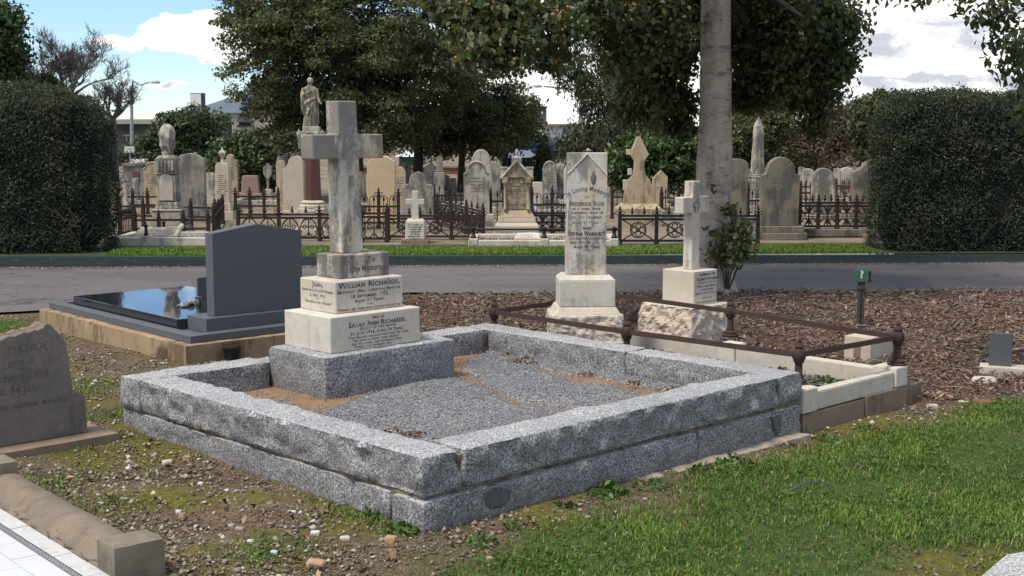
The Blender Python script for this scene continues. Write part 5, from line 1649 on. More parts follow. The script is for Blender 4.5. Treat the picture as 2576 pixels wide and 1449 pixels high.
tag(o, 'stone statue of a robed woman standing on the red column, hand to her breast', 'statue')

# small white cross with inscription block
t, zz, k = mon('small_cross', 'small white cross on a lettered block over a brown base', 1044, 17.1, 'cross')
obj('base', MB().box(-35 * k, 35 * k, -25 * k, 25 * k, -0.04, zz(601)), M['brown_stone'], t, bevel=0.01)
s = sqblock(t, 'block', 49 * k, zz(601) + .001, zz(557), 'marble', 42 * k, 0.004)
obj('cap', MB().box(-24 * k, 24 * k, -20 * k, 20 * k, zz(557) + .001, zz(550), 5 * k), M['marble'], t)
obj('inscription', strokes_mb(MB(), 7, (0, -21 * k, zz(565)), (1, 0, 0), (0, -1, 0), 38 * k, 0.030, 5), M['blackletter'], s)
h = zz(480) - zz(550)
mb = MB().prism([(-9 * k, 0), (9 * k, 0), (8 * k, h * 0.52), (23 * k, h * 0.52), (23 * k, h * 0.70), (8 * k, h * 0.70), (7.5 * k, h), (-7.5 * k, h), (-8 * k, h * 0.70), (-23 * k, h * 0.70), (-23 * k, h * 0.52), (-8 * k, h * 0.52)], -7 * k, 7 * k).move(0, 0, zz(550) + .001)
obj('cross', mb, M['marble'], t, bevel=0.005)

# pillars by the trunks
t, zz, k = mon('pillar_monument', 'plain grey pillar on a block between the slim trunks', 1106, 25, 'monument')
sqblock(t, 'base', 26 * k, -0.05, zz(432), 'grey_stone')
sqblock(t, 'shaft', 15 * k, zz(432) + .001, zz(394), 'grey_stone')
sqblock(t, 'ledge', 24 * k, zz(431), zz(428), 'dark_stone')

# gabled sandstone monument
t, zz, k = mon('gabled_monument', 'ornate sandstone monument with a beaded gable and side columns', 1300, 18.2)
obj('base', MB().box(-60 * k, 60 * k, -34 * k, 34 * k, -0.05, zz(588)), M['pale_stone'], t, bevel=0.008)
obj('base_slope', MB().box(-60 * k, 60 * k, -34 * k, 34 * k, zz(588) + .001, zz(581), 4 * k), M['pale_stone'], t)
obj('step', MB().box(-55 * k, 55 * k, -30 * k, 30 * k, zz(581) + .001, zz(566)), M['cream_stone'], t, bevel=0.006)
obj('step', MB().box(-54 * k, 54 * k, -29 * k, 29 * k, zz(566) + .001, zz(558), 6 * k), M['cream_stone'], t)
obj('moulding', MB().box(-48 * k, 48 * k, -24 * k, 24 * k, zz(558) + .001, zz(545), 2 * k), M['cream_stone'], t, bevel=0.008)
obj('flare', MB().box(-44 * k, 44 * k, -22 * k, 22 * k, zz(545) + .001, zz(526), 10 * k), M['sand_stone'], t)
s = obj('body', MB().box(-31 * k, 31 * k, -14 * k, 14 * k, zz(526) + .001, zz(445)), M['sand_stone'], t, bevel=0.004)
text_l = [('HANNAH.', 0.062, 0, zz(482)), ('JOHN HENRY CRANE', 0.052, 0, zz(518), {'fit': 44 * k})]
mb = text_mb(MB(), text_l, (0, -14 * k, 0), (1, 0, 0), (0, -1, 0))
text_mb(mb, [('In Memory', 0.032, 0, zz(470)), ('of', 0.026, 0, zz(475)), ('also', 0.03, 0, zz(508))], (0, -14 * k, 0), (1, 0, 0), (0, -1, 0))
strokes_mb(mb, 3, (0, -14 * k, zz(488)), (1, 0, 0), (0, -1, 0), 44 * k, 0.026, 2)
strokes_mb(mb, 2, (0, -14 * k, zz(523)), (1, 0, 0), (0, -1, 0), 40 * k, 0.024, 7)
obj('inscription', mb, M['blackletter'], s)
for sx in (-1, 1):
    obj('column', MB().lathe([(5 * k, zz(526)), (5 * k, zz(522)), (3.6 * k, zz(519)), (3.6 * k, zz(470)), (5.5 * k, zz(464)), (6 * k, zz(460))], 10, (sx * 29 * k, -17 * k)), M['sand_stone'], t, smooth=40)
    obj('impost', MB().box(sx * 29 * k - 8 * k, sx * 29 * k + 8 * k, -24 * k, 16 * k, zz(460) + .001, zz(444)), M['sand_stone'], t, bevel=0.006)
    obj('corner_block', MB().box(sx * 33 * k - 8 * k, sx * 33 * k + 8 * k, -20 * k, 16 * k, zz(444) + .001, zz(424)), M['pale_stone'], t, bevel=0.008)
    obj('corner_cap', MB().box(sx * 33 * k - 9 * k, sx * 33 * k + 9 * k, -21 * k, 17 * k, zz(424) + .001, zz(420)), M['pale_stone'], t)
obj('gable', MB().prism([(-37 * k, zz(446)), (37 * k, zz(446)), (0, zz(404))], -20 * k, 16 * k), M['sand_stone'], t, bevel=0.004)
mb = MB()
for sx in (-1, 1):
    mb.tube([(sx * 40 * k, -22 * k, zz(447)), (0, -22 * k, zz(403))], 0.020, 4)
obj('gable_moulding', mb, M['pale_stone'], t)
bd = MB().lathe([(0.2, -1), (0.9, -0.4), (0.9, 0.4), (0.2, 1)], 6).mesh('bead')
for sx in (-1, 1):
    for i in range(9):
        f = (i + 0.5) / 9
        o = link('bead', bd, M['sand_stone'], t, (sx * 32 * k * (1 - f), -21.5 * k, zz(446) + (zz(410) - zz(446)) * f))
        o.scale = (0.012,) * 3
mb = MB()
for a in range(7):
    an = R(-20 + 220 * a / 6)
    mb.lathe([(0.2, -1), (1, 0), (0.2, 1)], 6)
    mb.v[-18:] = [(x * .028 + 13 * k * math.cos(an), y * 0.02 - 15 * k, z * .028 + zz(455) + 9 * k * math.sin(an)) for x, y, z in mb.v[-18:]]
obj('carved_wreath', mb, M['sand_stone'], t, smooth=50)
sqblock(t, 'finial_block', 26 * k, zz(420), zz(396), 'pale_stone', 20 * k)
obj('finial', MB().lathe([(8 * k, zz(396)), (3 * k, zz(391)), (5 * k, zz(385)), (3 * k, zz(378)), (1 * k, zz(374))], 8), M['pale_stone'], t, smooth=40)

# spire monument
t, zz, k = mon('spire_monument', 'tan sandstone spire with an arrow shaped head on a flared base', 1607, 20)
obj('base', MB().box(-56 * k, 56 * k, -40 * k, 40 * k, -0.05, zz(524)), M['sand_stone'], t, bevel=0.008)
obj('base_slope', MB().box(-56 * k, 56 * k, -40 * k, 40 * k, zz(524) + .001, zz(511), 14 * k), M['sand_stone'], t)
o_ = [(-40, 511), (40, 511), (36, 480), (28, 455), (17, 440), (13, 425), (13, 404), (24, 389), (2, 344), (-6, 344), (-24, 389), (-13, 404), (-13, 425), (-17, 440), (-28, 455), (-36, 480)]
obj('spire', MB().prism([(x * k, zz(y)) for x, y in o_], -12 * k, 12 * k), M['sand_stone'], t, bevel=0.008)
for y0, y1, x in ((389, 376, -26), (440, 424, -22), (478, 452, -33)):
    obj('side_ledge', MB().box((x - 6) * k, (x + 4) * k, -9 * k, 9 * k, zz(y0), zz(y1)), M['cream_stone'], t, bevel=0.005)

# obelisk
t, zz, k = mon('obelisk', 'tall weathered white obelisk on a square pedestal', 1905, 23, 'obelisk', R(24))
sqblock(t, 'base', 62 * k, -0.05, zz(514), 'pale_stone')
sqblock(t, 'step', 52 * k, zz(514) + .001, zz(498), 'pale_stone')
sqblock(t, 'pedestal', 34 * k, zz(498) + .001, zz(447), 'marble_dirty')
sqblock(t, 'cornice', 37 * k, zz(447) + .001, zz(442), 'pale_stone')
sqblock(t, 'plinth', 33 * k, zz(442) + .001, zz(438), 'marble_dirty')
w0 = 13 * k
mb = MB().box(-w0, w0, -w0, w0, zz(438) + .001, zz(318), 4 * k)
obj('shaft', mb, M['marble_dirty'], t, bevel=0.006)
obj('pyramid', MB().lathe([(9.2 * k, zz(318)), (0.5 * k, zz(293))], 4, sq=True), M['pale_stone'], t)

# pedestal stump against the right hedge
t, zz, k = mon('pedestal_monument', 'pale square pedestal on dark steps against the right hedge', 2222, 17.5)
obj('step', MB().box(-60 * k, 30 * k, -0.28, 0.3, -0.05, zz(606)), M['dark_stone'], t, bevel=0.01)
obj('step', MB().box(-36 * k, 26 * k, -0.2, 0.24, zz(606) + .001, zz(592)), M['brown_stone'], t, bevel=0.01)
obj('shaft', MB().box(-20 * k, 20 * k, -0.12, 0.14, zz(592) + .001, zz(505), 0.01), M['pale_stone'], t, bevel=0.008)

# white lidded urn peeping over the tall slab
t, zz, k = mon('urn_monument', 'white two handled urn on a pillar behind the tall white slab', 1479, 27)
sqblock(t, 'pillar', 30 * k, -0.05, zz(387), 'marble_dirty')
u = lambda r, y: (r * k, zz(y))
obj('urn', MB().lathe([u(4, 386.8), u(3, 384.5), u(7, 381), u(8, 378), u(6, 376.5), u(3, 375), u(1, 372)], 10), M['marble_dirty'], t, smooth=40)
obj('handle', MB().arc(9 * k, zz(381), 3 * k, -120, 120, 0, 0.006, 6), M['marble_dirty'], t)
obj('handle', MB().arc(-9 * k, zz(381), 3 * k, 60, 300, 0, 0.006, 6), M['marble_dirty'], t)


# ------------------------------------------------------------------ iron fences
_fm = {}


def fmesh(key, fn):
    if key not in _fm:
        _fm[key] = fn()
    return _fm[key]


def post_mesh(h, fin):
    mb = MB().box(-0.023, 0.023, -0.023, 0.023, -0.04, h)
    mb.lathe([(0.03, h), (0.03, h + 0.015), (0.016, h + 0.025), (0.03, h + 0.045), (0.014, h + 0.065), (0.02, h + 0.08), (0.003, h + 0.10 + fin * 0.5)], 7)
    mb.lathe([(0.034, -0.04), (0.034, 0.02), (0.021, 0.05)], 7)
    if fin > 0.03:
        for sx in (-1, 1):
            mb.arc(sx * 0.035, h + 0.03, 0.022, 0, 330, 0, 0.006, 7)
    return mb.mesh('post')


def picket_mesh(h, tip):
    mb = MB().tube([(0, 0, 0.03), (0, 0, h)], 0.0075, 4)
    mb.lathe([(0.008, h - .005), (0.018, h + 0.012), (0.020, h + 0.025), (0.002, h + 0.025 + tip)], 5)
    return mb.mesh('picket')


def hoop_mesh(w, h):
    mb = MB().tube([(-w / 2, 0, 0.03)] + [(w / 2 * math.cos(R(180 - 18 * i)), 0, h - w / 2 + w / 2 * math.sin(R(180 - 18 * i))) for i in range(11)] + [(w / 2, 0, 0.03)], 0.007, 4)
    return mb.mesh('hoop')


def scroll_mesh(L, z0, z1, kind):
    mb = MB()
    H = z1 - z0
    zc = (z0 + z1) / 2
    r_ = 0.0105
    n = max(1, int(round(L / (H * 1.15))))
    w = L / n
    for i in range(n):
        c = (i + 0.5) * w
        if kind == 'gothic':
            for sx in (-1, 1):
                mb.tube([(c + sx * w * (0.48 - 0.48 * f ** 1.6), 0, z0 + H * (0.35 + 0.62 * math.sin(f * math.pi / 2))) for f in np.linspace(0, 1, 7)], r_, 4)
                mb.arc(c + sx * w * 0.26, z0 + H * 0.24, w * 0.20, 180 if sx < 0 else 0, 360 if sx < 0 else -180 + 0, 0, r_, 8)
                mb.arc(c + sx * w * 0.20, z0 + H * 0.55, w * 0.10, 0, 360, 0, r_ * 0.8, 8)
                mb.lathe([(0.003, -0.02), (0.018, 0), (0.003, 0.02)], 5)
                mb.v[-15:] = [(x + c + sx * w * 0.42, y, z + z0 + H * 0.3) for x, y, z in mb.v[-15:]]
            mb.tube([(c, 0, z0), (c, 0, z1)], r_, 4)
        elif kind == 'circle':
            mb.arc(c, zc, H * 0.36, 0, 360, 0, r_, 14)
            for a in range(4):
                an = R(45 + 90 * a)
                mb.tube([(c + H * 0.06 * math.cos(an), 0, zc + H * 0.06 * math.sin(an)), (c + w * 0.5 * math.copysign(1, math.cos(an)), 0, zc + H * 0.5 * math.copysign(1, math.sin(an)))], r_, 4)
                mb.arc(c + H * 0.17 * math.cos(R(90 * a)), zc + H * 0.17 * math.sin(R(90 * a)), H * 0.13, 0, 360, 0, r_ * 0.75, 8)
            mb.lathe([(0.005, -0.03), (0.03, 0), (0.005, 0.03)], 6)
            mb.v[-18:] = [(x + c, y, z + zc) for x, y, z in mb.v[-18:]]
        else:
            for sx in (-1, 1):
                for sz in (-1, 1):
                    mb.arc(c + sx * w * 0.24, zc + sz * H * 0.25, min(w, H) * 0.20, 90 * sz, 90 * sz + sx * sz * 290, 0, r_, 9)
                    mb.tube([(c, 0, zc + sz * H * 0.1), (c + sx * w * 0.24, 0, zc + sz * H * 0.45)], r_ * .8, 4)
            mb.tube([(c, 0, z0), (c, 0, z1)], r_, 4)
            mb.tube([(i * w, 0, zc), ((i + 1) * w, 0, zc)], r_ * 0.8, 4)
    return mb.mesh('scroll_panel')


def fence(label, a, b, h, style, mat, bays=1, fin=0.02, step=0.11, zg=GZ, group=None, tops=True):
    a, b = np.array(a[:2]), np.array(b[:2])
    L = float(np.linalg.norm(b - a))
    ang = math.atan2(b[1] - a[1], b[0] - a[0])
    t = thing('iron_fence', label, 'fence', (a[0], a[1], zg), ang, group)
    mt = M[mat]
    pm = fmesh(('post', round(h, 3), fin), lambda: post_mesh(h, fin))
    for i in range(bays + 1):
        link('post', pm, mt, t, (L * i / bays, 0, 0))
    zs = {'rail': (h * 0.45, h * 0.88), 'spear': (h * 0.16, h * 0.80), 'hoop': (h * 0.14, h * 0.66), 'single': (h * 0.8,)}.get(style, (h * 0.10, h * 0.86, h * 0.98))
    for z in zs:
        obj('rail', MB().box(0.02, L - 0.02, -0.012, 0.012, z - 0.014, z + 0.014), mt, t)
    bl = L / bays
    if style == 'spear':
        pk = fmesh(('picket', round(h, 3)), lambda: picket_mesh(h, 0.06))
        n = max(2, int(bl / step))
        for i in range(bays):
            for q in range(1, n):
                link('picket', pk, mt, t, (bl * (i + q / n), 0, 0))
    elif style == 'hoop':
        n = max(2, int(bl / (step * 1.5)))
        hm = fmesh(('hoop', round(bl / n, 3), round(h, 3)), lambda: hoop_mesh(bl / n * 0.8, h))
        pk = fmesh(('picket', round(h * 0.84, 3)), lambda: picket_mesh(h * 0.84, 0.05))
        for i in range(bays):
            for q in range(n):
                link('hoop', hm, mt, t, (bl * (i + (q + 0.5) / n), 0, 0))
                link('picket', pk, mt, t, (bl * (i + (q + 0.5) / n), 0.012, 0))
    elif style in ('gothic', 'circle', 'scroll'):
        sm = fmesh((style, round(bl, 2), round(h, 3)), lambda: scroll_mesh(bl - 0.05, h * 0.10, h * 0.86, style))
        for i in range(bays):
            link('scroll_panel', sm, mt, t, (bl * i + 0.025, 0, 0))
        if tops:
            tm = fmesh(('cresting', round(h, 3)), lambda: MB().tube([(0, 0, h), (0, 0, h + 0.05)], 0.007, 4).lathe([(0.008, h + 0.02), (0.026, h + 0.045), (0.008, h + 0.06), (0.014, h + .075), (0.002, h + 0.11)], 6).mesh('finial'))
            for i in range(bays):
                for q in (1, 2):
                    link('finial', tm, mt, t, (bl * (i + q / 3), 0, 0))
    return t


def gp(px, Yd):
    p = P(px, 500, Yd)
    return (p[0], Yd)


fence('short spiked rusty fence tight beside the left hedge', gp(300, 17.9), gp(337, 18.3), 0.30, 'spear', 'rust_old', 1, step=0.045)
fence('low two rail rusty fence in front of the draped urn monument', gp(335, 17.75), gp(522, 17.75), 0.27, 'rail', 'rust_old', 3)
fence('two rail rusty fence behind the draped urn monument', gp(300, 20.0), gp(540, 19.6), 0.32, 'rail', 'rust_old', 4)
fence('far rusty rail fence near the white gate pillar', gp(296, 22.6), gp(408, 22.6), 0.32, 'rail', 'rust_old', 3, 0.05)
fence('rusty spiked return fence running back beside the urn topped monument', gp(536, 17.8), gp(560, 20.4), 0.34, 'spear', 'rust_old', 2, step=0.16)
fence('rusty rail fence in front of the pink headstone', gp(592, 22.0), gp(700, 22.0), 0.36, 'rail', 'rust_old', 3, 0.05)
fence('ornate rusty fence of pointed arches left of the great cross', gp(598, 17.35), gp(905, 17.35), 0.345, 'gothic', 'rust_old', 3, 0.04)
fence('closed rusty iron gate with a trefoil right of the great cross', gp(908, 17.2), gp(972, 17.2), 0.37, 'gothic', 'rust_old', 1, 0.05)
fence('rusty scrollwork fence of circles behind the small white cross', gp(976, 17.6), gp(1215, 17.6), 0.31, 'circle', 'rust_old', 3, 0.05)
fence('rusty hooped fence in front of the yellow headstone', gp(903, 19.6), gp(1002, 19.6), 0.46, 'hoop', 'rust_old', 2, 0.05, 0.13)
fence('rusty return fence of circles slanting back from the tall corner post', gp(1215, 17.65), gp(1100, 20.2), 0.36, 'circle', 'rust_old', 3, 0.05)
fence('black spiked fence behind the streaky grey headstone', gp(1092, 21.2), gp(1172, 21.2), 0.47, 'spear', 'iron', 2, 0.03, 0.07)
fence('black spiked fence between the shouldered headstone and the gabled monument', gp(1234, 20.2), gp(1268, 20.2), 0.43, 'spear', 'iron', 1, 0.03, 0.07)
fence('black hooped fence right of the gabled monument', gp(1338, 19.6), gp(1440, 19.6), 0.50, 'hoop', 'iron', 2, 0.03, 0.11)
fence('grey scroll fence below the black hooped fence', gp(1340, 18.6), gp(1440, 18.6), 0.28, 'scroll', 'iron', 2, 0.02, tops=False)
fence('rusty spiked fence between tall white slab and spire monument', gp(1540, 21.5), gp(1590, 21.5), 0.42, 'spear', 'rust_old', 1, 0.02, 0.07)
fence('ornate black fence of circles left of the tree trunk', gp(1560, 16.9), gp(1745, 16.9), 0.36, 'circle', 'iron', 2, 0.045)
fence('ornate black fence of circles right of the tree trunk', gp(1775, 16.9), gp(1908, 16.9), 0.36, 'circle', 'iron', 2, 0.06)
fence('rusty spiked fence behind the little tan cross', gp(1664, 22), gp(1750, 21.4), 0.38, 'spear', 'rust_old', 2, 0.03, 0.09)
fence('rusty hooped fence in front of the obelisk', gp(1882, 20.4), gp(1925, 20.4), 0.52, 'hoop', 'rust_old', 1, 0.03, 0.1)
fence('rusty spiked fence right of the big shouldered headstone', gp(2014, 21.6), gp(2050, 21.6), 0.50, 'spear', 'rust_old', 1, 0.02, 0.06)
fence('red rusty lattice fence right of the rust streaked headstone', gp(2100, 23), gp(2152, 23), 0.46, 'scroll', 'rust_red', 1, 0.02)
t_ = fence('dark scrollwork fence standing on a stone kerb near the right hedge', gp(2012, 18.0), gp(2203, 18.0), 0.36, 'scroll', 'rust_old', 4, 0.03, zg=GZ + 0.10)
c = P(2107, 590, 18.0)
tag(obj('stone_kerb', MB().box(-0.62, 0.62, -0.10, 0.14, 0, 0.10), M['dark_stone'], loc=(c[0], 18.0, GZ), bevel=0.01), 'dark stone kerb beneath the scrollwork fence near the right hedge', 'kerb')
fence('rusty spiked fence across the far right plots', gp(1990, 26), gp(2160, 26), 0.36, 'spear', 'rust_old', 3, 0.02, 0.11)


# kerbed graves
def kerb_grave(label, px0, px1, Yd, dep, hgt, mat, posts=(), fill=None, rail=None, w=0.10, name='kerbed_grave'):
    a, b = P(px0, 610, Yd), P(px1, 610, Yd)
    x0, x1 = a[0], b[0]
    L = x1 - x0
    t = thing(name, label, 'grave', (x0, Yd, GZ), 0)
    obj('front_kerb', MB().box(0, L, 0, w, -0.04, hgt), M[mat], t, bevel=0.006)
    obj('back_kerb', MB().box(0, L, dep - w, dep, -0.04, hgt), M[mat], t, bevel=0.006)
    obj('side_kerb', MB().box(0, w, w + .002, dep - w - .002, -0.04, hgt), M[mat], t, bevel=0.006)
    obj('side_kerb', MB().box(L - w, L, w + .002, dep - w - .002, -0.04, hgt), M[mat], t, bevel=0.006)
    for q in posts:
        x = P(q, 610, Yd)[0] - x0
        obj('kerb_post', MB().box(x - 0.055, x + 0.055, -0.012, w + 0.012, -0.04, hgt + 0.025), M[mat], t, bevel=0.008)
    if fill:
        n = int(L * dep * 900)
        C = np.stack([RNG.uniform(w, L - w, n), RNG.uniform(w, dep - w, n), RNG.uniform(hgt * 0.4, hgt * 0.55, n)], 1)
        obj('fill_bed', MB().box(w, L - w, w, dep - w, 0, hgt * 0.45), M['earth'] if fill != 'gravel_grey' else M['grey_stone'], t)
        link('fill', shards_mesh('fill', C, RNG.uniform(0.012, 0.03, (n, 3)), M[fill], RNG.uniform(0, 1, n)), None, t, kind='stuff')
    return t, L


t, L = kerb_grave('long white kerbed grave at the left edge of the lawn strip', 276, 545, 16.75, 1.0, 0.085, 'marble', (368, 540), 'gravel_grey')
u = lambda x, y: (x, y)
bol = MB().lathe([(0.030, 0), (0.030, 0.02), (0.022, 0.03), (0.018, 0.10), (0.026, 0.115), (0.026, 0.13), (0.014, 0.14), (0.008, 0.165)], 8).mesh('bollard', smooth=40)
for (px, Yd, z_) in ((368, 16.80, 0.111), (413, 17.66, 0.087)):
    o = link('iron_bollard', bol, M['iron'], None, (P(px, 600, Yd)[0], Yd, GZ + z_))
    tag(o, 'small dark iron bollard on the white kerb, ' + ('nearer the lawn strip' if px < 400 else 'set back behind the grey tablet'), 'bollard')
t = thing('sloping_tablet', 'grey sloping grave tablet with raised lettering lying inside the white kerb', 'tablet', (P(384, 600, 17.05)[0], 17.05, GZ + 0.04))
s = obj('slab', MB().add([(-0.31, 0, 0), (0.26, 0, 0), (0.26, 0.35, 0.13), (-0.24, 0.35, 0.13), (-0.31, 0, -.03), (0.26, 0, -.03), (.26, .35, -.03), (-.24, .35, -.03)], [(0, 1, 2, 3), (4, 5, 1, 0), (5, 6, 2, 1), (6, 7, 3, 2), (7, 4, 0, 3)]), M['grey_stone'], t)
obj('end_roll', MB().tube([(0.29, -0.02, 0.02), (0.29, 0.37, 0.15)], 0.032, 10), M['pale_stone'], t, smooth=50)
mb = MB()
rr_ = random.Random(2)
for k_ in range(4):
    f = 0.72 - k_ * 0.16
    x = -0.2 + rr_.uniform(0, .06)
    while x < 0.16:
        l = rr_.uniform(0.015, 0.04)
        mb.add([(x, 0.35 * f, 0.13 * f + .002), (x + l, 0.35 * f, 0.13 * f + .002), (x + l, 0.35 * f + .03, 0.13 * f + .0131), (x, 0.35 * f + .03, .13 * f + .0131)], [(0, 1, 2, 3)])
        x += l + 0.012
obj('inscription', mb, M['fadeletter'], s)

t, L = kerb_grave('white kerbed grave with black iron rail in front of the gabled monument', 1178, 1558, 16.35, 1.05, 0.085, 'marble', (1191, 1369, 1545), 'pebble')
zr_ = P(1300, 577, 16.4)[2] - GZ
for q in (1191, 1369, 1545):
    x = P(q, 610, 16.4)[0] - t.location[0]
    obj('bollard', MB().lathe([(0.040, 0.111), (0.040, 0.13), (0.028, 0.14), (0.020, zr_ - 0.03), (0.030, zr_ - 0.015), (0.030, zr_ + 0.02), (0.012, zr_ + 0.035)], 8, (x, 0.05)), M['iron'], t, smooth=40)
xa, xb = (P(q, 610, 16.4)[0] - t.location[0] for q in (1176, 1560))
obj('rail', MB().tube([(xa, 0.05, zr_), (xb, 0.05, zr_)], 0.014, 8), M['iron'], t, smooth=50)
obj('rail', MB().tube([(xa, 0.05, zr_ + .001), (xa - 0.15, 1.0, zr_)], 0.014, 8), M['iron'], t, smooth=50)
t = thing('marble_tablet', 'small tilted white marble tablet with black lettering inside the railed white kerb', 'tablet', (P(1325, 600, 16.62)[0], 16.62, GZ + 0.045))
w_ = 65 * 16.6 / FPX / 2
s = obj('slab', MB().add([(-w_, 0, 0.045), (w_, 0, 0.045), (w_ * .95, 0.12, 0.105), (-w_ * .7, 0.12, 0.105), (-w_, 0, -.03), (w_, 0, -.03), (w_ * .95, 0.12, -.03), (-w_ * .7, 0.12, -.03)], [(0, 1, 2, 3), (4, 5, 1, 0), (5, 6, 2, 1), (6, 7, 3, 2), (7, 4, 0, 3)]), M['marble_clean'], t)
mb = text_mb(MB(), [('In Loving Memory', 0.022, 0, 0.088), ('of', 0.016, 0, 0.076), ('FRANK WILSON ADAMS', 0.024, 0, 0.052, {'fit': 0.26}), ('J. H. & M. ADAMS', 0.018, 0, 0.030), ('HE LIVES FOR EVER', 0.018, 0, 0.010, {'fit': .25})], (0, 0, 0.045), (1, 0, 0), (0, -0.447, 0.894), (0, 0.894, 0.447))
obj('inscription', mb, M['blackletter'], s)
for (px0, px1, Yd, dep, lab) in ((400, 560, 21.8, 1.6, 'pale kerbed grave under the broad grey headstone'), (585, 720, 24, 1.4, 'pale kerbed grave in front of the pink headstone'), (1105, 1180, 22.5, 1.2, 'white kerbed grave behind the black spiked fence'),
                                (1340, 1450, 21.4, 1.6, 'white kerbed grave behind the black hooped fence'), (1660, 1760, 21, 1.2, 'white kerbed grave right of the spire monument'), (1870, 1930, 19.4, 1.2, 'white kerbed grave below the obelisk'),
                                (2020, 2160, 23.6, 1.5, 'white kerbed grave behind the rust streaked headstone'), (330, 440, 26, 1.5, 'pale kerbed grave below the tomb chest'), (1200, 1262, 25.5, 1.2, 'pale kerbed grave behind the shouldered headstone'),
                                (830, 910, 22, 1.3, 'pale kerbed grave behind the great cross')):
    kerb_grave(lab, px0, px1, Yd, dep, 0.14, 'marble_dirty', fill='pebble')

# ================================================================== NEAR GRAVES
# ---- the granite kerbed plot
def pt(name, label, cat, u, v, z=0.0, rz=0.0):
    return thing(name, label, cat, tuple(plot(u, v, z)), PA + rz)


g = pt('granite_plot', 'large square grave plot walled by rough grey granite kerb stones in two courses', 'grave', 0, 0)
KW = 0.21


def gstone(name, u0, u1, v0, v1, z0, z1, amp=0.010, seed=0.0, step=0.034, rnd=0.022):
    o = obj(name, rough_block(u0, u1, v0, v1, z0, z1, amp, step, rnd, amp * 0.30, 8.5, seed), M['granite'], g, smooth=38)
    return paint_lit_top(o)


def paint_lit_top(o):
    """paler granite on up-facing faces: hammered finish plus sky light painted into colour"""
    o.data.materials.append(M['granite_lit_top'])
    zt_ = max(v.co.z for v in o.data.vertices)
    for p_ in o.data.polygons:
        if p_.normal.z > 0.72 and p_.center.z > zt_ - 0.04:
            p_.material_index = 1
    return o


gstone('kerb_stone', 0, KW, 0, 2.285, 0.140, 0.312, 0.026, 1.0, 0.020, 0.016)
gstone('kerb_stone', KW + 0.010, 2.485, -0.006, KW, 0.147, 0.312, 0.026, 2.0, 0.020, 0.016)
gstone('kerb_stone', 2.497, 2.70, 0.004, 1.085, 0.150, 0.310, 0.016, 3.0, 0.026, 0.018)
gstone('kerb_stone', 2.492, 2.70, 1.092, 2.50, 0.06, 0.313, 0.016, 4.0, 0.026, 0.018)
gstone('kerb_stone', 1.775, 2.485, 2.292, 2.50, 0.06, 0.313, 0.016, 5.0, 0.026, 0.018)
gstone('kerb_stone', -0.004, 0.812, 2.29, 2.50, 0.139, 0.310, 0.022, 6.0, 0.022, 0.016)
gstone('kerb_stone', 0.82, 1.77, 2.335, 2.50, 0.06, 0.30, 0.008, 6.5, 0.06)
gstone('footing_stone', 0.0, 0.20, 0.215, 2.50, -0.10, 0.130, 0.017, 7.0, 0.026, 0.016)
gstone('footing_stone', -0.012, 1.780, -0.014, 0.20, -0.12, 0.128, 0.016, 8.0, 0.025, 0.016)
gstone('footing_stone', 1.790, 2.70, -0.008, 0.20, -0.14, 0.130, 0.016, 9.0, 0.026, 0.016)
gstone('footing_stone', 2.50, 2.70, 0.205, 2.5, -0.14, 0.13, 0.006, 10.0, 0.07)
obj('cement_skirt', rough_block(1.30, 2.68, -0.085, 0.02, -0.16, -0.016, 0.014, 0.03, 0.012, 0.008, 9.0, 15.0), M['skirt'], g, smooth=40)
mb = MB().box(0.014, 0.19, 0.016, 2.485, 0.11, 0.154).box(0.192, 2.69, 0.012, 0.185, 0.11, 0.156)
mb.box(0.196, 0.226, 0.012, 0.19, 0.15, 0.285).box(2.478, 2.502, 0.012, 0.19, 0.15, 0.285).box(2.50, 2.69, 1.07, 1.10, 0.15, 0.285).box(2.47, 2.70, 2.28, 2.30, 0.1, 0.29)
obj('mortar_joint', mb, M['mortar'], g, wob=0.004)
for (u0, du, zc, hh, lab) in ((0.315, 0.165, 0.075, 0.11, 1), (2.415, 0.10, 0.06, 0.11, 2)):
    out = [(u0 + du / 2 + du / 2 * math.cos(a) * (1 + 0.15 * math.sin(3 * a + lab)), zc + hh / 2 * math.sin(a) * (1 + 0.12 * math.cos(2 * a + lab))) for a in np.linspace(0, 2 * math.pi, 18)[:-1]]
    if lab == 2:
        out = [(2.40, 0.115), (2.455, 0.0), (2.475, 0.02), (2.50, 0.12)][::-1] and [(2.39, 0.115), (2.46, -0.01), (2.495, 0.03), (2.495, 0.125)]
    obj('dark_inclusion', MB().prism(out, -0.019, 0.02), M['granite_dark'], g, bevel=0.008)
# fill: orange sand with a blanket of crushed granite
FZ = 0.165
sandP = [[to_uv(at(*q, FZ)) for q in poly] for poly in (
    ((545, 990), (697, 950), (822, 1003), (790, 1045), (712, 1008), (600, 1000)),
    ((780, 1046), (820, 1000), (1080, 930), (1092, 940), (860, 1016)),
    ((1070, 880), (1203, 862), (1245, 884), (1185, 903), (1165, 930), (1202, 952), (1120, 942), (1070, 935)),
    ((1110, 938), (1200, 946), (1252, 983), (1290, 1000), (1455, 1026), (1390, 1032), (1270, 1010), (1215, 972)),
    ((1330, 922), (1450, 940), (1700, 985), (1640, 1000), (1540, 972), (1420, 957)))]


def in_sand(u, v, j=0.0):
    uu, vv = u + RNG.normal(0, j, u.shape), v + RNG.normal(0, j, v.shape)
    wob = 0.02 * np.sin(uu * 23 + 3 * np.sin(vv * 17))
    r = np.zeros(u.shape, bool)
    for pl_ in sandP:
        r |= inpoly(uu + wob, vv + wob * 0.7, pl_)
    return r


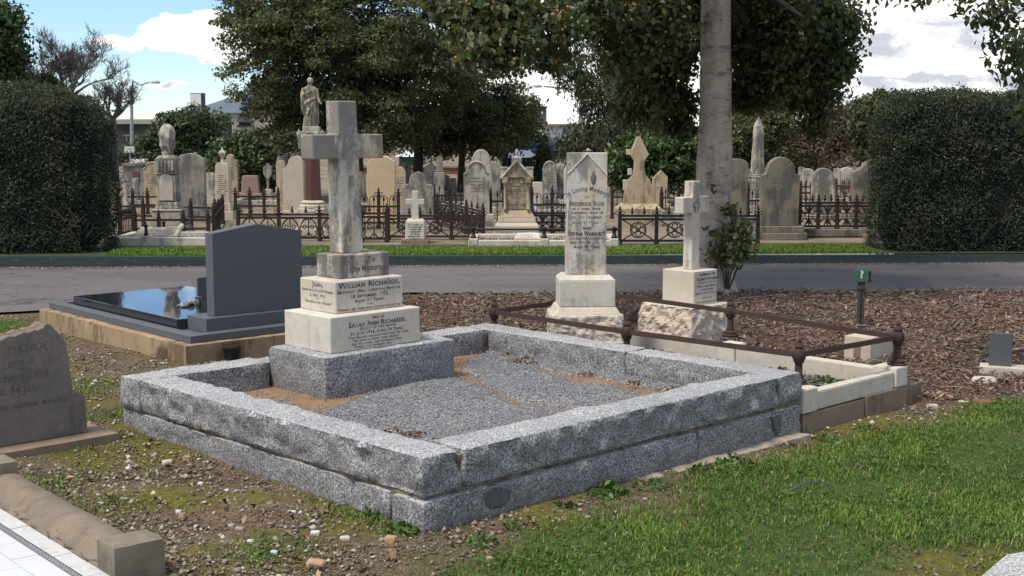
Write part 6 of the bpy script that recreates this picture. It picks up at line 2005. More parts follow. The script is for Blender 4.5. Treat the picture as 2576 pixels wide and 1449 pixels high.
us, vs_ = np.linspace(0.15, 2.55, 100), np.linspace(0.15, 2.36, 92)
U_, V_ = np.meshgrid(us, vs_)
hz = np.array([mnoise.fractal(Vector((u * 3, v * 3, 1.5)), 0.9, 2, 4) for u, v in zip(U_.ravel(), V_.ravel())]).reshape(U_.shape)
Zs = FZ - 0.006 + 0.010 * hz
I = np.arange(U_.size).reshape(U_.shape)
Fq = np.stack([I[:-1, :-1], I[:-1, 1:], I[1:, 1:], I[1:, :-1]], -1).reshape(-1, 4)
link('sand_bed', np_mesh('sand_bed', np.stack([U_, V_, Zs], -1).reshape(-1, 3), Fq, 4, M['sand'], smooth=True), None, g, kind='stuff')
acc = np.zeros(U_.shape)
for k_ in range(6):
    acc += ~in_sand(U_, V_, 0.012)
Zg = FZ - 0.012 + 0.016 * (acc / 6) + 0.008 * hz
link('gravel_bed', np_mesh('gravel_bed', np.stack([U_, V_, Zg], -1).reshape(-1, 3), Fq, 4, M['granite'], smooth=True), None, g, kind='stuff')
n = 42000
u = RNG.uniform(0.17, 2.53, n)
v = RNG.uniform(0.17, 2.33, n)
keep = ~in_sand(u, v, 0.030) & ~((u > 0.80) & (u < 1.79) & (v > 1.76))
extra = in_sand(u, v) & (RNG.random(n) < 0.07)
keep |= extra & ~((u > 0.80) & (u < 1.79) & (v > 1.76))
u, v = u[keep], v[keep]
hz2 = 0.010 * np.array([mnoise.fractal(Vector((a * 3, b_ * 3, 1.5)), 0.9, 2, 4) for a, b_ in zip(u, v)])
C = np.stack([u, v, FZ + 0.003 + hz2 + RNG.uniform(0, 0.007, len(u))], 1)
s_ = RNG.uniform(0.006, 0.013, (len(u), 1))
link('crushed_granite', shards_mesh('crushed_granite', C, s_ * RNG.uniform(0.6, 1.2, (len(u), 3)), M['gravel_grey'], np.clip(RNG.normal(0.5, 0.18, len(u)), 0, 1), 0.6), None, g, kind='stuff')


def litter(name, pts, n, sx, mat, parent=None, size=(0.015, 0.05), z=0.0, fn=None):
    C, out = [], []
    for k_ in range(n):
        q = random.choice(pts)
        C.append((q[0] + random.gauss(0, sx), q[1] + random.gauss(0, sx), (fn(q[0], q[1]) if fn else z) + random.uniform(0, 0.012)))
    C = np.array(C)
    me = leaves_mesh(name, C, RNG.uniform(size[0], size[1], n), M[mat], RNG.uniform(0, 1, n), 0.45, 0.0, np.zeros((n, 3)) + np.array([0, 0, .6]), 0.2, 2.5)
    return me


lp = [to_uv(at(*q, FZ)) for q in ((980, 1095), (1010, 1102), (1030, 1100), (720, 968), (735, 975), (1300, 912), (1340, 918), (1320, 905), (1275, 895), (1480, 945), (1600, 972), (1680, 985))]
link('leaf_litter', litter('leaf_litter', lp, 330, 0.030, 'litter', None, (0.012, 0.04), FZ + 0.008), None, g, kind='stuff')

# ---- the great cross
t = pt('cross_monument', 'tall weathered marble cross on three lettered blocks and a granite plinth', 'monument', 1.30, 2.05, 0.14)


def pm(name, mb, mat, parent=None, bevel=0.0, smooth=None, wob=0.0, org=(1.30, 2.05, 0.14), par=None):
    mb.move(-org[0], -org[1], -org[2])
    return obj(name, mb, M[mat], parent or t, bevel=bevel, smooth=smooth, wob=wob)


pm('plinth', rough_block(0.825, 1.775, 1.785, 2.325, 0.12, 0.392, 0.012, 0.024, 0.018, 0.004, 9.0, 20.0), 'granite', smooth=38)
paint_lit_top([q for q in t.children if q.name.startswith('plinth')][0])
b1 = pm('lower_block', MB().box(0.915, 1.556, 1.852, 2.290, 0.392, 0.594), 'marble_clean', bevel=0.005)
b2 = pm('middle_block', MB().box(1.015, 1.497, 1.934, 2.272, 0.5945, 0.775), 'marble', bevel=0.005)
b3 = pm('upper_block', MB().box(1.112, 1.468, 2.018, 2.245, 0.7755, 0.910), 'marble_dirty', bevel=0.006)
zb, zt = 0.910, 1.776
cu, cv = 1.268, 2.160
hw0, hw1, th = 0.080, 0.069, 0.058
za0, za1, al = 1.452, 1.588, 0.252
out = [(cu - hw0, zb), (cu + hw0, zb), (cu + hw1 * 1.03, za0), (cu + al, za0 - 0.003), (cu + al, za1), (cu + hw1 * 1.01, za1), (cu + hw1 * 0.97, zt), (cu - hw1 * 0.97, zt), (cu - hw1 * 1.01, za1), (cu - al, za1), (cu - al, za0 - 0.003), (cu - hw1 * 1.03, za0)]
mb = MB().prism(out, cv - th, cv + th)
mb.v = [(x - (z - zb) * 0.030, y, z) for x, y, z in mb.v]
o = pm('cross', mb, 'cross', bevel=0.006)
RT, NV = (1, 0, 0), (0, -1, 0)
org = np.array([1.30, 2.05, 0.14])


def face_v(v):
    return (-org[0], v - org[1], -org[2])


def face_u(u_):
    return (u_ - org[0], -org[1], -org[2])


mb = text_mb(MB(), [('And of', 0.026, 1.25, 0.560), ('Sarah Ann Richards.', 0.042, 1.245, 0.523, {'fit': 0.41, 'bold': 0.02}), ('RELICT OF THE ABOVE', 0.019, 1.245, 0.504, {'shear': 0.25, 'fit': 0.26}),
                    ('24. June 1916. Aged 74 Years.', 0.026, 1.24, 0.479, {'fit': 0.38}), ('"They marked the footsteps that He trod,', 0.020, 1.25, 0.458, {'shear': 0.2, 'fit': 0.44}),
                    ('His zeal inspired their breast;', 0.020, 1.235, 0.440, {'shear': 0.2, 'fit': 0.33}), ('And following their incarnate God', 0.020, 1.235, 0.422, {'shear': 0.2, 'fit': 0.36}),
                    ('Possess the promised rest."', 0.020, 1.22, 0.404, {'shear': 0.2, 'fit': 0.29})], face_v(1.852), RT, NV)
obj('inscription', mb, M['blackletter'], b1)
mb = text_mb(MB(), [('William Richards,', 0.046, 1.256, 0.733, {'fit': 0.44, 'bold': 0.02}), ('Methodist (Bible Christian) Minister.', 0.026, 1.256, 0.704, {'fit': 0.455}),
                    ('18 September 1902.', 0.030, 1.256, 0.674, {'fit': 0.27}), ('Aged 71 Years.', 0.027, 1.256, 0.647, {'fit': 0.22}), ('\u2014', 0.04, 1.256, 0.622, {'caps': False}),
                    ('"Where I am, there shall also my servant be."', 0.021, 1.256, 0.606, {'shear': 0.25, 'fit': 0.462})], face_v(1.934), RT, NV)
obj('inscription', mb, M['blackletter'], b2)
mb = text_mb(MB(), [('Joan,', 0.042, -2.10, 0.735), ('Daughter of C.C. & E.W. Richards.', 0.022, -2.10, 0.706, {'fit': 0.295}), ('3. Nov. 1911.', 0.024, -2.10, 0.678, {'fit': 0.15}), ('\u2014', 0.03, -2.10, 0.660, {'caps': False}),
                    ('"The heritage of the Lord."', 0.022, -2.10, 0.640, {'shear': 0.2, 'fit': 0.26})], (1.015 - org[0], -org[1], -org[2]), (0, -1, 0), (-1, 0, 0))
obj('inscription', mb, M['blackletter'], b2)
mb = text_mb(MB(), [('To', 0.045, 1.335, 0.862, {'caps': False, 'bold': 0.03}), ('the Memory of', 0.050, 1.325, 0.812, {'caps': False, 'bold': 0.03, 'fit': 0.26})], face_v(2.018), RT, NV)
obj('inscription', mb, M['fadeletter'], b3)

# ---- the dark granite grave
DA = R(-2.3)
t = pt('polished_grave', 'dark granite grave with polished ledger slab on a stained brown concrete plinth', 'grave', 1.2, 3.874, 0.0, DA)
mb = rough_block(0, 1.42, 0, 2.44, -0.10, 0.160, 0.005, 0.05, 0.012, 0.003, 5.0, 30.0)
obj('concrete_plinth', mb, M['concrete'], t, smooth=45)
fr = lambda n_, a0, a1, b0, b1, z0, z1, m_='basalt', bv=0.003: obj(n_, MB().box(a0, a1, b0, b1, z0, z1), M[m_], t, bevel=bv)
fr('frame_kerb', 0.07, 1.37, 0.06, 0.155, 0.161, 0.212)
fr('frame_kerb', 0.07, 0.165, 0.157, 2.30, 0.161, 0.212)
fr('frame_kerb', 1.275, 1.37, 0.157, 2.30, 0.161, 0.212)
fr('frame_kerb', 0.07, 1.37, 2.302, 2.40, 0.161, 0.212)
fr('frame_floor', 0.167, 1.273, 0.157, 2.30, 0.161, 0.196)
fr('ledger_slab', 0.185, 1.19, 0.462, 2.19, 0.197, 0.272, 'basalt_polish')
fr('headstone_base', 0.262, 1.20, 0.185, 0.455, 0.197, 0.299)
mb = MB().prism([(0.36, 0.2995), (1.095, 0.2995), (1.095, 0.868), (0.72, 0.935), (0.36, 0.885)], 0.245, 0.347)
obj('headstone', mb, M['basalt'], t, bevel=0.003)
fr('plinth_block', 0.55, 0.80, 0.20, 0.24, 0.299, 0.299 + 0.0)if False else None
dg = Matrix.Translation(Vector(plot(1.2, 3.874))) @ Matrix.Rotation(PA + DA, 4, 'Z')
W3 = lambda a, b, z: tuple(dg @ Vector((a, b, z)))
tv = thing('bronze_vase', 'small dark bronze flower vase beside the dark headstone, one dry stem in it', 'vase', tuple(at(500, 790, 0.273)))
obj('body', MB().lathe([(0.020, 0), (0.024, 0.004), (0.016, 0.02), (0.026, 0.06), (0.030, 0.09), (0.020, 0.112), (0.026, 0.125)], 14), M['pewter'], tv, smooth=40)
obj('stem', MB().tube([(0, 0, 0.08), (-0.02, 0.0, 0.19), (-0.045, 0.01, 0.26)], 0.0025, 4), M['litter_plain'] if 'litter_plain' in M else M['twig'], tv)
tv = thing('metal_rose', 'cast metal roses lying on the polished ledger slab', 'ornament', tuple(at(478, 768, 0.2725)), PA + 0.4)
mb = MB()
for (x, y, r_) in ((0.0, 0.0, 0.034), (0.07, 0.03, 0.026), (-0.06, 0.02, 0.022)):
    n0 = len(mb.v)
    mb.lathe([(r_ * 0.5, 0), (r_, r_ * 0.5), (r_ * 0.9, r_ * 0.9), (r_ * 0.5, r_ * 0.8), (r_ * 0.4, r_ * 1.1), (r_ * 0.1, r_ * 0.9)], 9)
    mb.v[n0:] = [(a + x + 0.004 * math.sin(a * 300), b_ + y, c + 0.003) for a, b_, c in mb.v[n0:]]
obj('bloom', mb, M['bright_metal'], tv, smooth=30)
mb = MB()
for q in ((-0.14, -0.02), (0.13, -0.03), (-0.10, 0.06), (0.12, 0.07)):
    mb.add([(0, 0, 0.004), (q[0] * 0.5 - q[1] * .3, q[1] * 0.5 + q[0] * 0.25, 0.018), (q[0], q[1], 0.004), (q[0] * 0.5 + q[1] * .3, q[1] * 0.5 - q[0] * 0.25, 0.018)], [(0, 1, 2, 3)])
mb.tube([(-0.13, -0.01, 0.008), (0, 0, 0.012), (0.15, 0.0, 0.008)], 0.006, 5)
obj('leaf_spray', mb, M['bright_metal'], tv)
q = W3(0.40, 0.50, 0.2725)
o = obj('photo_plaque', MB().prism([(-0.05, 0), (0.05, 0), (0.05, 0.15), (0.02, 0.175), (-0.05, 0.17)], 0, 0.018), M['basalt'], loc=tuple(at(512, 752, 0.2725)), rz=PA + DA, bevel=0.003)
tag(o, 'small dark upright plaque standing just behind the dark headstone', 'plaque')
p = at(583, 914, 0.0)
o = obj('plastic_pot', MB().lathe([(0.050, 0), (0.060, 0.095), (0.066, 0.095), (0.066, 0.108), (0.059, 0.108), (0.048, 0.02), (0.01, 0.015)], 20), M['black_plastic'], loc=(p[0], p[1], 0.01), smooth=40)
tag(o, 'black plastic flower pot on the ground between concrete plinth and granite kerb', 'flower pot')

# ---- broken headstone at the left edge
t = pt('broken_headstone', 'broken grey headstone with worn lettering and a jagged reddish top at the left edge', 'headstone', -0.75, 2.29, 0.0)
obj('base', rough_block(-0.75 - 0.7, 0.565, -0.12, 0.34, -0.08, 0.080, 0.005, 0.05, 0.01, 0.003, 6.0, 41.0), M['brown_stone'], t, smooth=40)
ou = [(-0.301, 0.081), (-0.308, 0.274), (-0.372, 0.312), (-0.395, 0.556), (-0.440, 0.618), (-0.478, 0.660), (-0.500, 0.664), (-0.515, 0.645), (-0.546, 0.635), (-0.560, 0.640), (-0.593, 0.628), (-0.615, 0.633), (-0.658, 0.620), (-0.690, 0.624), (-0.732, 0.606), (-0.82, 0.60), (-0.93, 0.63), (-1.05, 0.60), (-1.13, 0.55), (-1.15, 0.32), (-1.20, 0.29), (-1.21, 0.081)]
s = obj('slab', MB().prism([(x + 0.75, z) for x, z in ou[::-1]][::-1], 0, 0.125), M['slate'], t, bevel=0.004, wob=0.003)
mb = MB()
for a, b_ in zip(ou[5:14], ou[6:15]):
    mb.tube([(a[0] + .75, 0.06, a[1] - 0.012), (b_[0] + .75, 0.06, b_[1] - 0.012)], [0.015, 0.018], 5)
obj('broken_edge', mb, M['red_brick'], t, wob=0.008)
fl = lambda u_, z, s_, sz, **k_: (s_, sz, u_ + 0.75, z, k_)
mb = text_mb(MB(), [fl(-0.60, 0.533, 'DORR', 0.055, fit=0.20, bold=-0.005), fl(-0.63, 0.475, 'gest. d.', 0.045, caps=False), fl(-0.63, 0.400, 'August 1854', 0.055, caps=False, fit=0.27),
                    fl(-0.66, 0.335, 'Alt 34 Jahr', 0.050, caps=False, fit=0.24), fl(-0.61, 0.262, 'ruhe seine asche', 0.042, caps=False, fit=0.42)], (0, 0, 0), RT, NV)
obj('inscription', mb, M['slate_letter'] if 'slate_letter' in M else M['fadeletter'], s)

# ---- tiled grave in the lower left corner
TO, TA = np.array([-1.406, 4.553]), R(40.3)
t = thing('tiled_grave', 'concrete kerbed grave floored with white tiles in the lower left corner', 'grave', (TO[0], TO[1], 0.0), TA)
kp = obj('corner_post', rough_block(0, 0.192, 0, 0.150, -0.08, 0.158, 0.003, 0.03, 0.006, 0.002, 6.0, 51.0), M['post_concrete'], t, smooth=40)
obj('post_cap', MB().add([(0.002, 0.002, 0.156), (0.19, 0.002, 0.156), (0.19, 0.148, 0.156), (0.002, 0.148, 0.156), (0.096, 0.075, 0.180)], [(0, 1, 4), (1, 2, 4), (2, 3, 4), (3, 0, 4)]), M['post_concrete'], t)
kp2 = obj('corner_post', rough_block(-0.01, 0.185, 1.43, 1.60, -0.08, 0.165, 0.003, 0.04, 0.006, 0.002, 6.0, 52.0), M['post_concrete'], t, smooth=40)
mb = MB()
prof_ = [(0.004, 0.048), (0.03, 0.062), (0.088, 0.112), (0.12, 0.118), (0.17, 0.112), (0.215, 0.07), (0.235, -0.06), (0.004, -0.06)]
n_ = 26
vs, fs = [], []
for j in range(n_ + 1):
    y = 0.152 + (1.428 - 0.152) * j / n_
    for x, z in prof_:
        w_ = mnoise.noise_vector(Vector((x * 9, y * 6, z * 9))) * 0.004
        vs.append((x + w_.x, y, z + w_.z))
m_ = len(prof_)
for j in range(n_):
    for i in range(m_):
        a, b_ = j * m_ + i, j * m_ + (i + 1) % m_
        fs.append((a, a + m_, b_ + m_, b_))
fs += [tuple(range(m_)), tuple(range(n_ * m_ + m_ - 1, n_ * m_ - 1, -1))]
mb.add(vs, fs)
obj('kerb', mb, M['kerb_concrete'], t, smooth=50)
mb = MB().tube([(0.012 + 0.012 * math.sin(j * 1.9), 0.16 + j * 0.05, 0.055 + 0.006 * math.sin(j * 2.7)) for j in range(26)], 0.004, 4)
obj('crack', mb, M['mortar'], t)
obj('grout_bed', MB().box(-1.5, 0.003, -0.9, 1.6, -0.06, 0.040), M['grout'], t)
edge = [0.16]
y = -0.8
while y < 1.6:
    l = 0.148
    h_ = random.uniform(0, 0.002)
    obj('edge_tile', MB().box(-0.072, 0.002, y + 0.0015, y + l - 0.0015, 0.0405, 0.0475 + h_), M['tile_old'], t, bevel=0.001)
    y += l
tl = MB().box(-0.0485, 0.0485, -0.0985, 0.0985, 0.0405, 0.0475).mesh('tile', 0.001)
for i in range(13):
    for j in range(13):
        link('tile', tl, M['tile'], t, (-0.153 - i * 0.1, -0.85 + j * 0.2 + (0.1 if i % 2 else 0), random.uniform(-0.0006, 0.0006)))
obj('border_tile', MB().box(-0.1025, -0.0735, -0.9, 1.6, 0.0405, 0.0475), M['tile'], t)
mb = MB()
key = [(0, 0, 1, 0.14), (0, 0.86, 1, 1), (0.0, 0.86, 1, 1), (0.05, 0.22, 0.17, 0.78), (0.05, 0.66, 0.80, 0.78), (0.68, 0.22, 0.80, 0.78), (0.32, 0.22, 0.80, 0.34), (0.32, 0.22, 0.44, 0.54)]
wd, un = 0.029, 0.027
y = -0.5
while y < 1.58:
    for (a0, b0, a1, b1) in key:
        x0_, x1_ = -0.1025 + wd * b0, -0.1025 + wd * b1
        mb.add([(x0_, y + a0 * un, 0.0485), (x1_, y + a0 * un, 0.0485), (x1_, y + a1 * un, 0.0485), (x0_, y + a1 * un, 0.0485)], [(0, 1, 2, 3)])
    y += un
obj('key_pattern', mb, M['black_print'], t, kind='stuff')

# ---- pale granite slab, lower right corner
o = obj('granite_slab', MB().slab([(1.2, 3.86), (2.9, 3.3), (3.1, 4.75), (1.915, 4.805), (1.82, 4.758), (1.58, 4.437)][::1], -0.08, 0.07), M['slab_granite'], bevel=0.006)
tag(o, 'pale speckled granite slab edge in the lower right corner of the lawn', 'slab')

# ---- railed grave to the right
RG = (2.72, 0.0)
t = pt('railed_grave', 'white marble kerbed grave with a rusty iron rail on a brown stone footing', 'grave', RG[0], RG[1], 0.0)
ro = (RG[0], RG[1], 0.0)
rg = lambda n_, mb, m_, bv=0.005, **k_: pm(n_, mb, m_, t, bevel=bv, org=ro, **k_)
rg('footing_stone', rough_block(2.722, 3.355, 0.0, 0.20, -0.16, 0.064, 0.004, 0.04, 0.008, 0.002, 6, 61.0), 'brown_stone', 0, smooth=40)
rg('footing_stone', rough_block(3.362, 4.0, -0.008, 0.20, -0.18, 0.078, 0.004, 0.04, 0.008, 0.002, 6, 62.0), 'brown_stone', 0, smooth=40)
rg('footing_stone', rough_block(3.78, 4.0, 0.21, 2.6, -0.18, 0.05, 0.004, 0.08, 0.008, 0.002, 6, 63.0), 'brown_stone', 0, smooth=40)
rg('kerb_post', MB().box(2.728, 2.868, 0.004, 0.14, 0.066, 0.206), 'marble_clean', 0.008)
rg('kerb_post', MB().box(3.700, 3.832, 0.000, 0.16, 0.080, 0.200), 'marble_clean', 0.010)
rg('kerb_post', MB().box(3.745, 3.885, 1.22, 1.36, 0.02, 0.190), 'marble_clean', 0.010)
rg('front_kerb', MB().box(2.870, 3.698, 0.012, 0.085, 0.070, 0.178), 'marble', 0.012)
rg('side_kerb', MB().box(3.755, 3.835, 0.162, 1.218, 0.02, 0.172), 'marble', 0.010)
rg('side_kerb', MB().box(3.755, 3.835, 1.362, 2.50, 0.02, 0.165), 'marble', 0.010)
rg('side_kerb', MB().box(3.836, 3.90, 0.17, 1.21, 0.0, 0.145), 'marble', 0.010)
rg('back_kerb', MB().box(2.75, 3.753, 2.45, 2.53, 0.0, 0.16), 'marble', 0.010)
rg('side_kerb', MB().box(2.728, 2.80, 0.15, 2.44, 0.0, 0.13), 'marble', 0.010)
RZ = 0.368
pmesh = MB()
pmesh.lathe([(0.052, 0.0), (0.054, 0.014), (0.040, 0.022), (0.044, 0.032), (0.024, 0.048), (0.026, 0.058), (0.021, 0.066), (0.019, 0.125), (0.030, 0.140), (0.019, 0.150)], 12)
pmesh.lathe([(0.026, 0.140), (0.036, 0.158), (0.036, 0.190), (0.028, 0.208), (0.018, 0.214), (0.028, 0.222), (0.022, 0.236), (0.010, 0.246), (0.014, 0.256), (0.006, 0.268)], 10)
pmesh = pmesh.mesh('rail_post', smooth=35)
z0p = RZ - 0.174
pp = {}
for nm, (px_, py_) in dict(p1=(1243, 785), p2=(1577, 835), p3=(2010, 893), p4=(2270, 850), p5=(1838, 783)).items():
    pp[nm] = to_uv(at(px_, py_, RZ))
pp['p6'] = (pp['p5'][0] + 0.08, pp['p1'][1] + 0.05)
pp['p4'] = (pp['p4'][0], max(pp['p4'][1], 0.06))
for nm, q in pp.items():
    o = link('rail_post', pmesh, M['rust'], t, (q[0] - ro[0], q[1] - ro[1], z0p))
    o.scale = (1.08, 1.08, 1.0)
for a, b_ in (('p1', 'p2'), ('p2', 'p3'), ('p3', 'p4'), ('p4', 'p5'), ('p5', 'p6'), ('p6', 'p1')):
    A, B_ = (np.array([pp[q][0] - ro[0], pp[q][1] - ro[1], RZ]) for q in (a, b_))
    obj('rail', MB().tube([A, B_], 0.0215, 4), M['rust'], t)
for nm in ('p1', 'p2', 'p3'):
    obj('post_shaft', MB().tube([(pp[nm][0] - ro[0], pp[nm][1] - ro[1], 0.0), (pp[nm][0] - ro[0], pp[nm][1] - ro[1], z0p + 0.07)], 0.021, 10), M['rust'], t, smooth=40)
rg('gravel_bed', MB().box(2.80, 3.754, 0.09, 2.45, 0.0, 0.060), 'soil', 0)
n = 9500
C = np.stack([RNG.uniform(2.80, 3.75, n) - ro[0], RNG.uniform(0.10, 2.44, n) - ro[1], RNG.uniform(0.060, 0.078, n)], 1)
s_ = RNG.uniform(0.012, 0.030, (n, 1))
link('grey_gravel', shards_mesh('grey_gravel', C, s_ * RNG.uniform(0.5, 1.2, (n, 3)) * np.array([1, 1, 0.6]), M['gravel_dark'], np.clip(RNG.normal(0.5, 0.25, n), 0, 1)), None, t, kind='stuff')
lp = [(RNG.uniform(2.85, 3.7) - ro[0], RNG.uniform(0.15, 1.4) - ro[1]) for _ in range(14)] + [(3.70 - ro[0], 0.3 - ro[1]), (3.6 - ro[0], 0.18 - ro[1]), (3.72 - ro[0], 0.5 - ro[1])]
link('leaf_litter', litter('leaf_litter', lp, 160, 0.05, 'litter', None, (0.02, 0.05), 0.08), None, t, kind='stuff')

# ---- tall white slab monument
t = thing('slab_monument', 'tall white marble slab with a carved gable and lettering on two cream blocks', 'monument', (0.506, 8.75, 0.0), R(3.0))
rb = rough_block(-0.245, 0.238, 0.0, 0.40, -0.12, 0.385, 0.016, 0.016, 0.014, 0.003, 19.0, 71.0)
obj('rock_base', rb, M['rock'], t)
obj('base_ledge', MB().box(-0.225, 0.222, 0.012, 0.39, 0.380, 0.432, 0.028), M['rock'], t, bevel=0.008)
obj('block', MB().box(-0.188, 0.187, 0.045, 0.345, 0.4325, 0.612), M['marble'], t, bevel=0.006)
obj('block_cap', MB().box(-0.187, 0.186, 0.046, 0.344, 0.6122, 0.640, 0.03), M['marble'], t)
x0, x1 = -0.136, 0.133
s = obj('slab', MB().prism([(x0, 0.6405), (x1, 0.6405), (x1 + 0.004, 1.455), (x0 + 0.008, 1.455)], 0.135, 0.245), M['slab_marble'], t, bevel=0.003)
obj('gable_field', MB().prism([(x0 + 0.010, 0.6420), (x1 - 0.002, 0.6420), (x1 + 0.001, 1.305), (0.0, 1.445), (x0 + 0.011, 1.318)], 0.130, 0.137), M['slab_marble'], t)
obj('gable_moulding', MB().tube([(x0 + 0.006, 0.130, 1.318), (0.001, 0.130, 1.449), (x1 + 0.002, 0.130, 1.306)], 0.006, 4), M['marble'], t)
obj('carved_dove', MB().lathe([(0.004, -0.045), (0.016, -0.02), (0.020, 0.01), (0.010, 0.04), (0.003, 0.055)], 10, sy=0.4).move(0.042, 0.130, 1.285), M['grey_stone'], t, smooth=50)
fo = (0, 0.130, 0)
mb = text_mb(MB(), [('In Loving Memory', 0.043, 0, 1.205, {'arch': 0.22, 'caps': False, 'bold': 0.02, 'track': 1.2, 'fit': 0.27}), ('of', 0.03, 0, 1.155), ('Frederick Ross', 0.043, -0.002, 1.105, {'fit': 0.235, 'bold': 0.025}),
                    ('Died 31st December', 0.028, -0.01, 1.020, {'fit': 0.22}), ('Aged 67 Years', 0.027, -0.008, 0.985, {'fit': 0.17})], fo, RT, NV)
strokes_mb(mb, 2, (0, 0.130, 1.078), RT, NV, 0.22, 0.026, 5)
obj('inscription', mb, M['fadeletter'], s)
mb = text_mb(MB(), [('AND', 0.026, 0.002, 0.945, {'bold': 0.03}), ('Bertha Warhurst', 0.043, 0.0, 0.905, {'fit': 0.245, 'bold': 0.025}), ('DAUGHTER OF ABOVE', 0.022, 0.0, 0.878, {'shear': 0.25, 'fit': 0.235}),
                    ('Died 14th Oct. 19 .', 0.030, -0.012, 0.850, {'fit': 0.20}), ('Aged 86 Years.', 0.030, 0.004, 0.820, {'fit': 0.18}), ('\u2014', 0.05, 0.0, 0.795, {'caps': False})], fo, RT, NV)
obj('inscription', mb, M['blackletter'], s)

# ---- small marble cross on a rough base
t = pt('marble_cross_monument', 'white marble cross carved with a monogram on a lettered block and rough rock base', 'monument', 4.53, 2.21, 0.0)
mo = (4.53, 2.21, 0.0)
mb = rough_block(4.235, 4.80, 1.965, 2.52, -0.1, 0.305, 0.026, 0.017, 0.016, 0.003, 16.0, 81.0)
mb.v = [(x + (4.53 - x) * 0.16 * max(0, (z + 0.1) / 0.4), y + (2.24 - y) * 0.12 * max(0, (z + 0.1) / 0.4), z) for x, y, z in mb.v]
pm('rock_base', mb, 'rock', t, org=mo)
b = pm('block', MB().box(4.386, 4.668, 2.066, 2.364, 0.3005, 0.560), 'marble_clean', t, 0.004, org=mo)
w_, th_ = 0.0435, 0.042
h0, h1 = 0.5605, 1.222
a0, a1, al = 0.985, 1.105, 0.158
cu, cv = 4.527, 2.205
mb = MB().prism([(cu - w_ * 1.12, h0), (cu + w_ * 1.12, h0), (cu + w_, a0), (cu + al, a0), (cu + al, a1), (cu + w_, a1), (cu + w_, h1), (cu - w_, h1), (cu - w_, a1), (cu - al, a1), (cu - al, a0), (cu - w_, a0)], cv - th_, cv + th_)
c_ = pm('cross', mb, 'marble', t, 0.004, org=mo)
mb = MB()
for k_, (r_, zc) in enumerate(((0.024, 1.08), (0.028, 1.045), (0.024, 1.01))):
    mb.arc(cu, zc, r_, -70, 250, cv - th_ - 0.002, 0.004, 10)
mb.arc(cu, 1.045, 0.038, 0, 360, cv - th_ - 0.002, 0.003, 14)
mb.v[-15 * 4:] = mb.v[-15 * 4:]
pm('monogram', mb, 'grey_stone', t, org=mo)
fv = (-mo[0], 2.066 - mo[1], 0)
mb = text_mb(MB(), [('In Memory Of', 0.030, 4.545, 0.522, {'fit': 0.185, 'bold': 0.02}), ('Elizabeth Bateman', 0.034, 4.545, 0.488, {'fit': 0.245, 'bold': 0.02}), ('Daughter of the Late', 0.020, 4.545, 0.465, {'fit': 0.21, 'shear': .2}),
                    ('Hon. Thomas Bartley', 0.028, 4.545, 0.436, {'fit': 0.235}), ('of New Zealand', 0.022, 4.545, 0.411, {'fit': 0.15, 'shear': .2}), ('Died Feb. 10. 1905, Aged 78 Years.', 0.022, 4.535, 0.385, {'fit': 0.25}),
                    ('God is Love.', 0.022, 4.545, 0.350, {'fit': 0.11, 'shear': .15}), ('So He giveth His beloved sleep.', 0.020, 4.535, 0.318, {'fit': 0.24, 'shear': .15})], fv, RT, NV)
obj('inscription', mb, M['blackletter'], b)

# ---- small markers on the mulch
p = at(2163, 828, 0.0)
t = thing('marker_post', 'short dark post carrying a broken green plate with a white question mark', 'marker', (p[0], p[1], 0.02), R(-6))
hp = P(2163, 705, p[1])[2] - 0.02
obj('post', MB().box(-0.026, 0.026, -0.02, 0.02, -0.1, hp), M['wood_post'], t, bevel=0.004)
obj('groove', MB().box(-0.004, 0.004, -0.023, -0.0203, 0.0, hp - 0.09), M['black_plastic'], t)
obj('clamp', MB().box(-0.031, 0.031, -0.027, 0.025, hp - 0.075, hp - 0.045), M['wood_post'], t, bevel=0.003)
s = obj('plate', MB().prism([(-0.066, hp - 0.012), (0.012, hp - 0.01), (0.05, hp - 0.004), (0.055, hp + 0.03), (0.046, hp + 0.05), (0.062, hp + 0.088), (-0.01, hp + 0.092), (-0.066, hp + 0.082)], -0.034, -0.020), M['sign_green'], t, bevel=0.002)
mb = text_mb(MB(), [('?', 0.085, -0.004, hp + 0.022, {'caps': False, 'bold': 0.03})], (0, -0.034, 0), RT, NV)
obj('lettering', mb, M['white'], s)
obj('broken_edge', MB().prism([(0.046, hp - 0.015), (0.085, hp - 0.01), (0.07, hp + 0.02), (0.075, hp + 0.06), (0.062, hp + 0.09), (0.045, hp + 0.05)], -0.018, 0.0), M['wood_post'], t)
t = pt('stone_block', 'squat pale stone block with a slot half behind the iron rail', 'block', 4.79, 0.82, 0.0, R(2))
obj('body', rough_block(0, 0.32, 0, 0.21, -0.06, 0.160, 0.003, 0.03, 0.006, 0.002, 6, 91.0), M['sand_stone' if False else 'rock'], t, smooth=40)
obj('slot', MB().box(-0.006, 0.004, 0.08, 0.13, 0.02, 0.12), M['brown_stone'], t)
t = thing('grave_plaque', 'small dark upright plaque on a pale foot alone in the bark mulch', 'plaque', (3.229, 8.893, 0.0), R(-22))
obj('foot', rough_block(-0.06, 0.30, -0.07, 0.12, -0.05, 0.022, 0.004, 0.04, 0.008, 0.003, 6, 95.0), M['rock'], t, smooth=40)
obj('panel', MB().box(0, 0.146, 0, 0.022, 0.022, 0.246), M['basalt'], t, bevel=0.003)

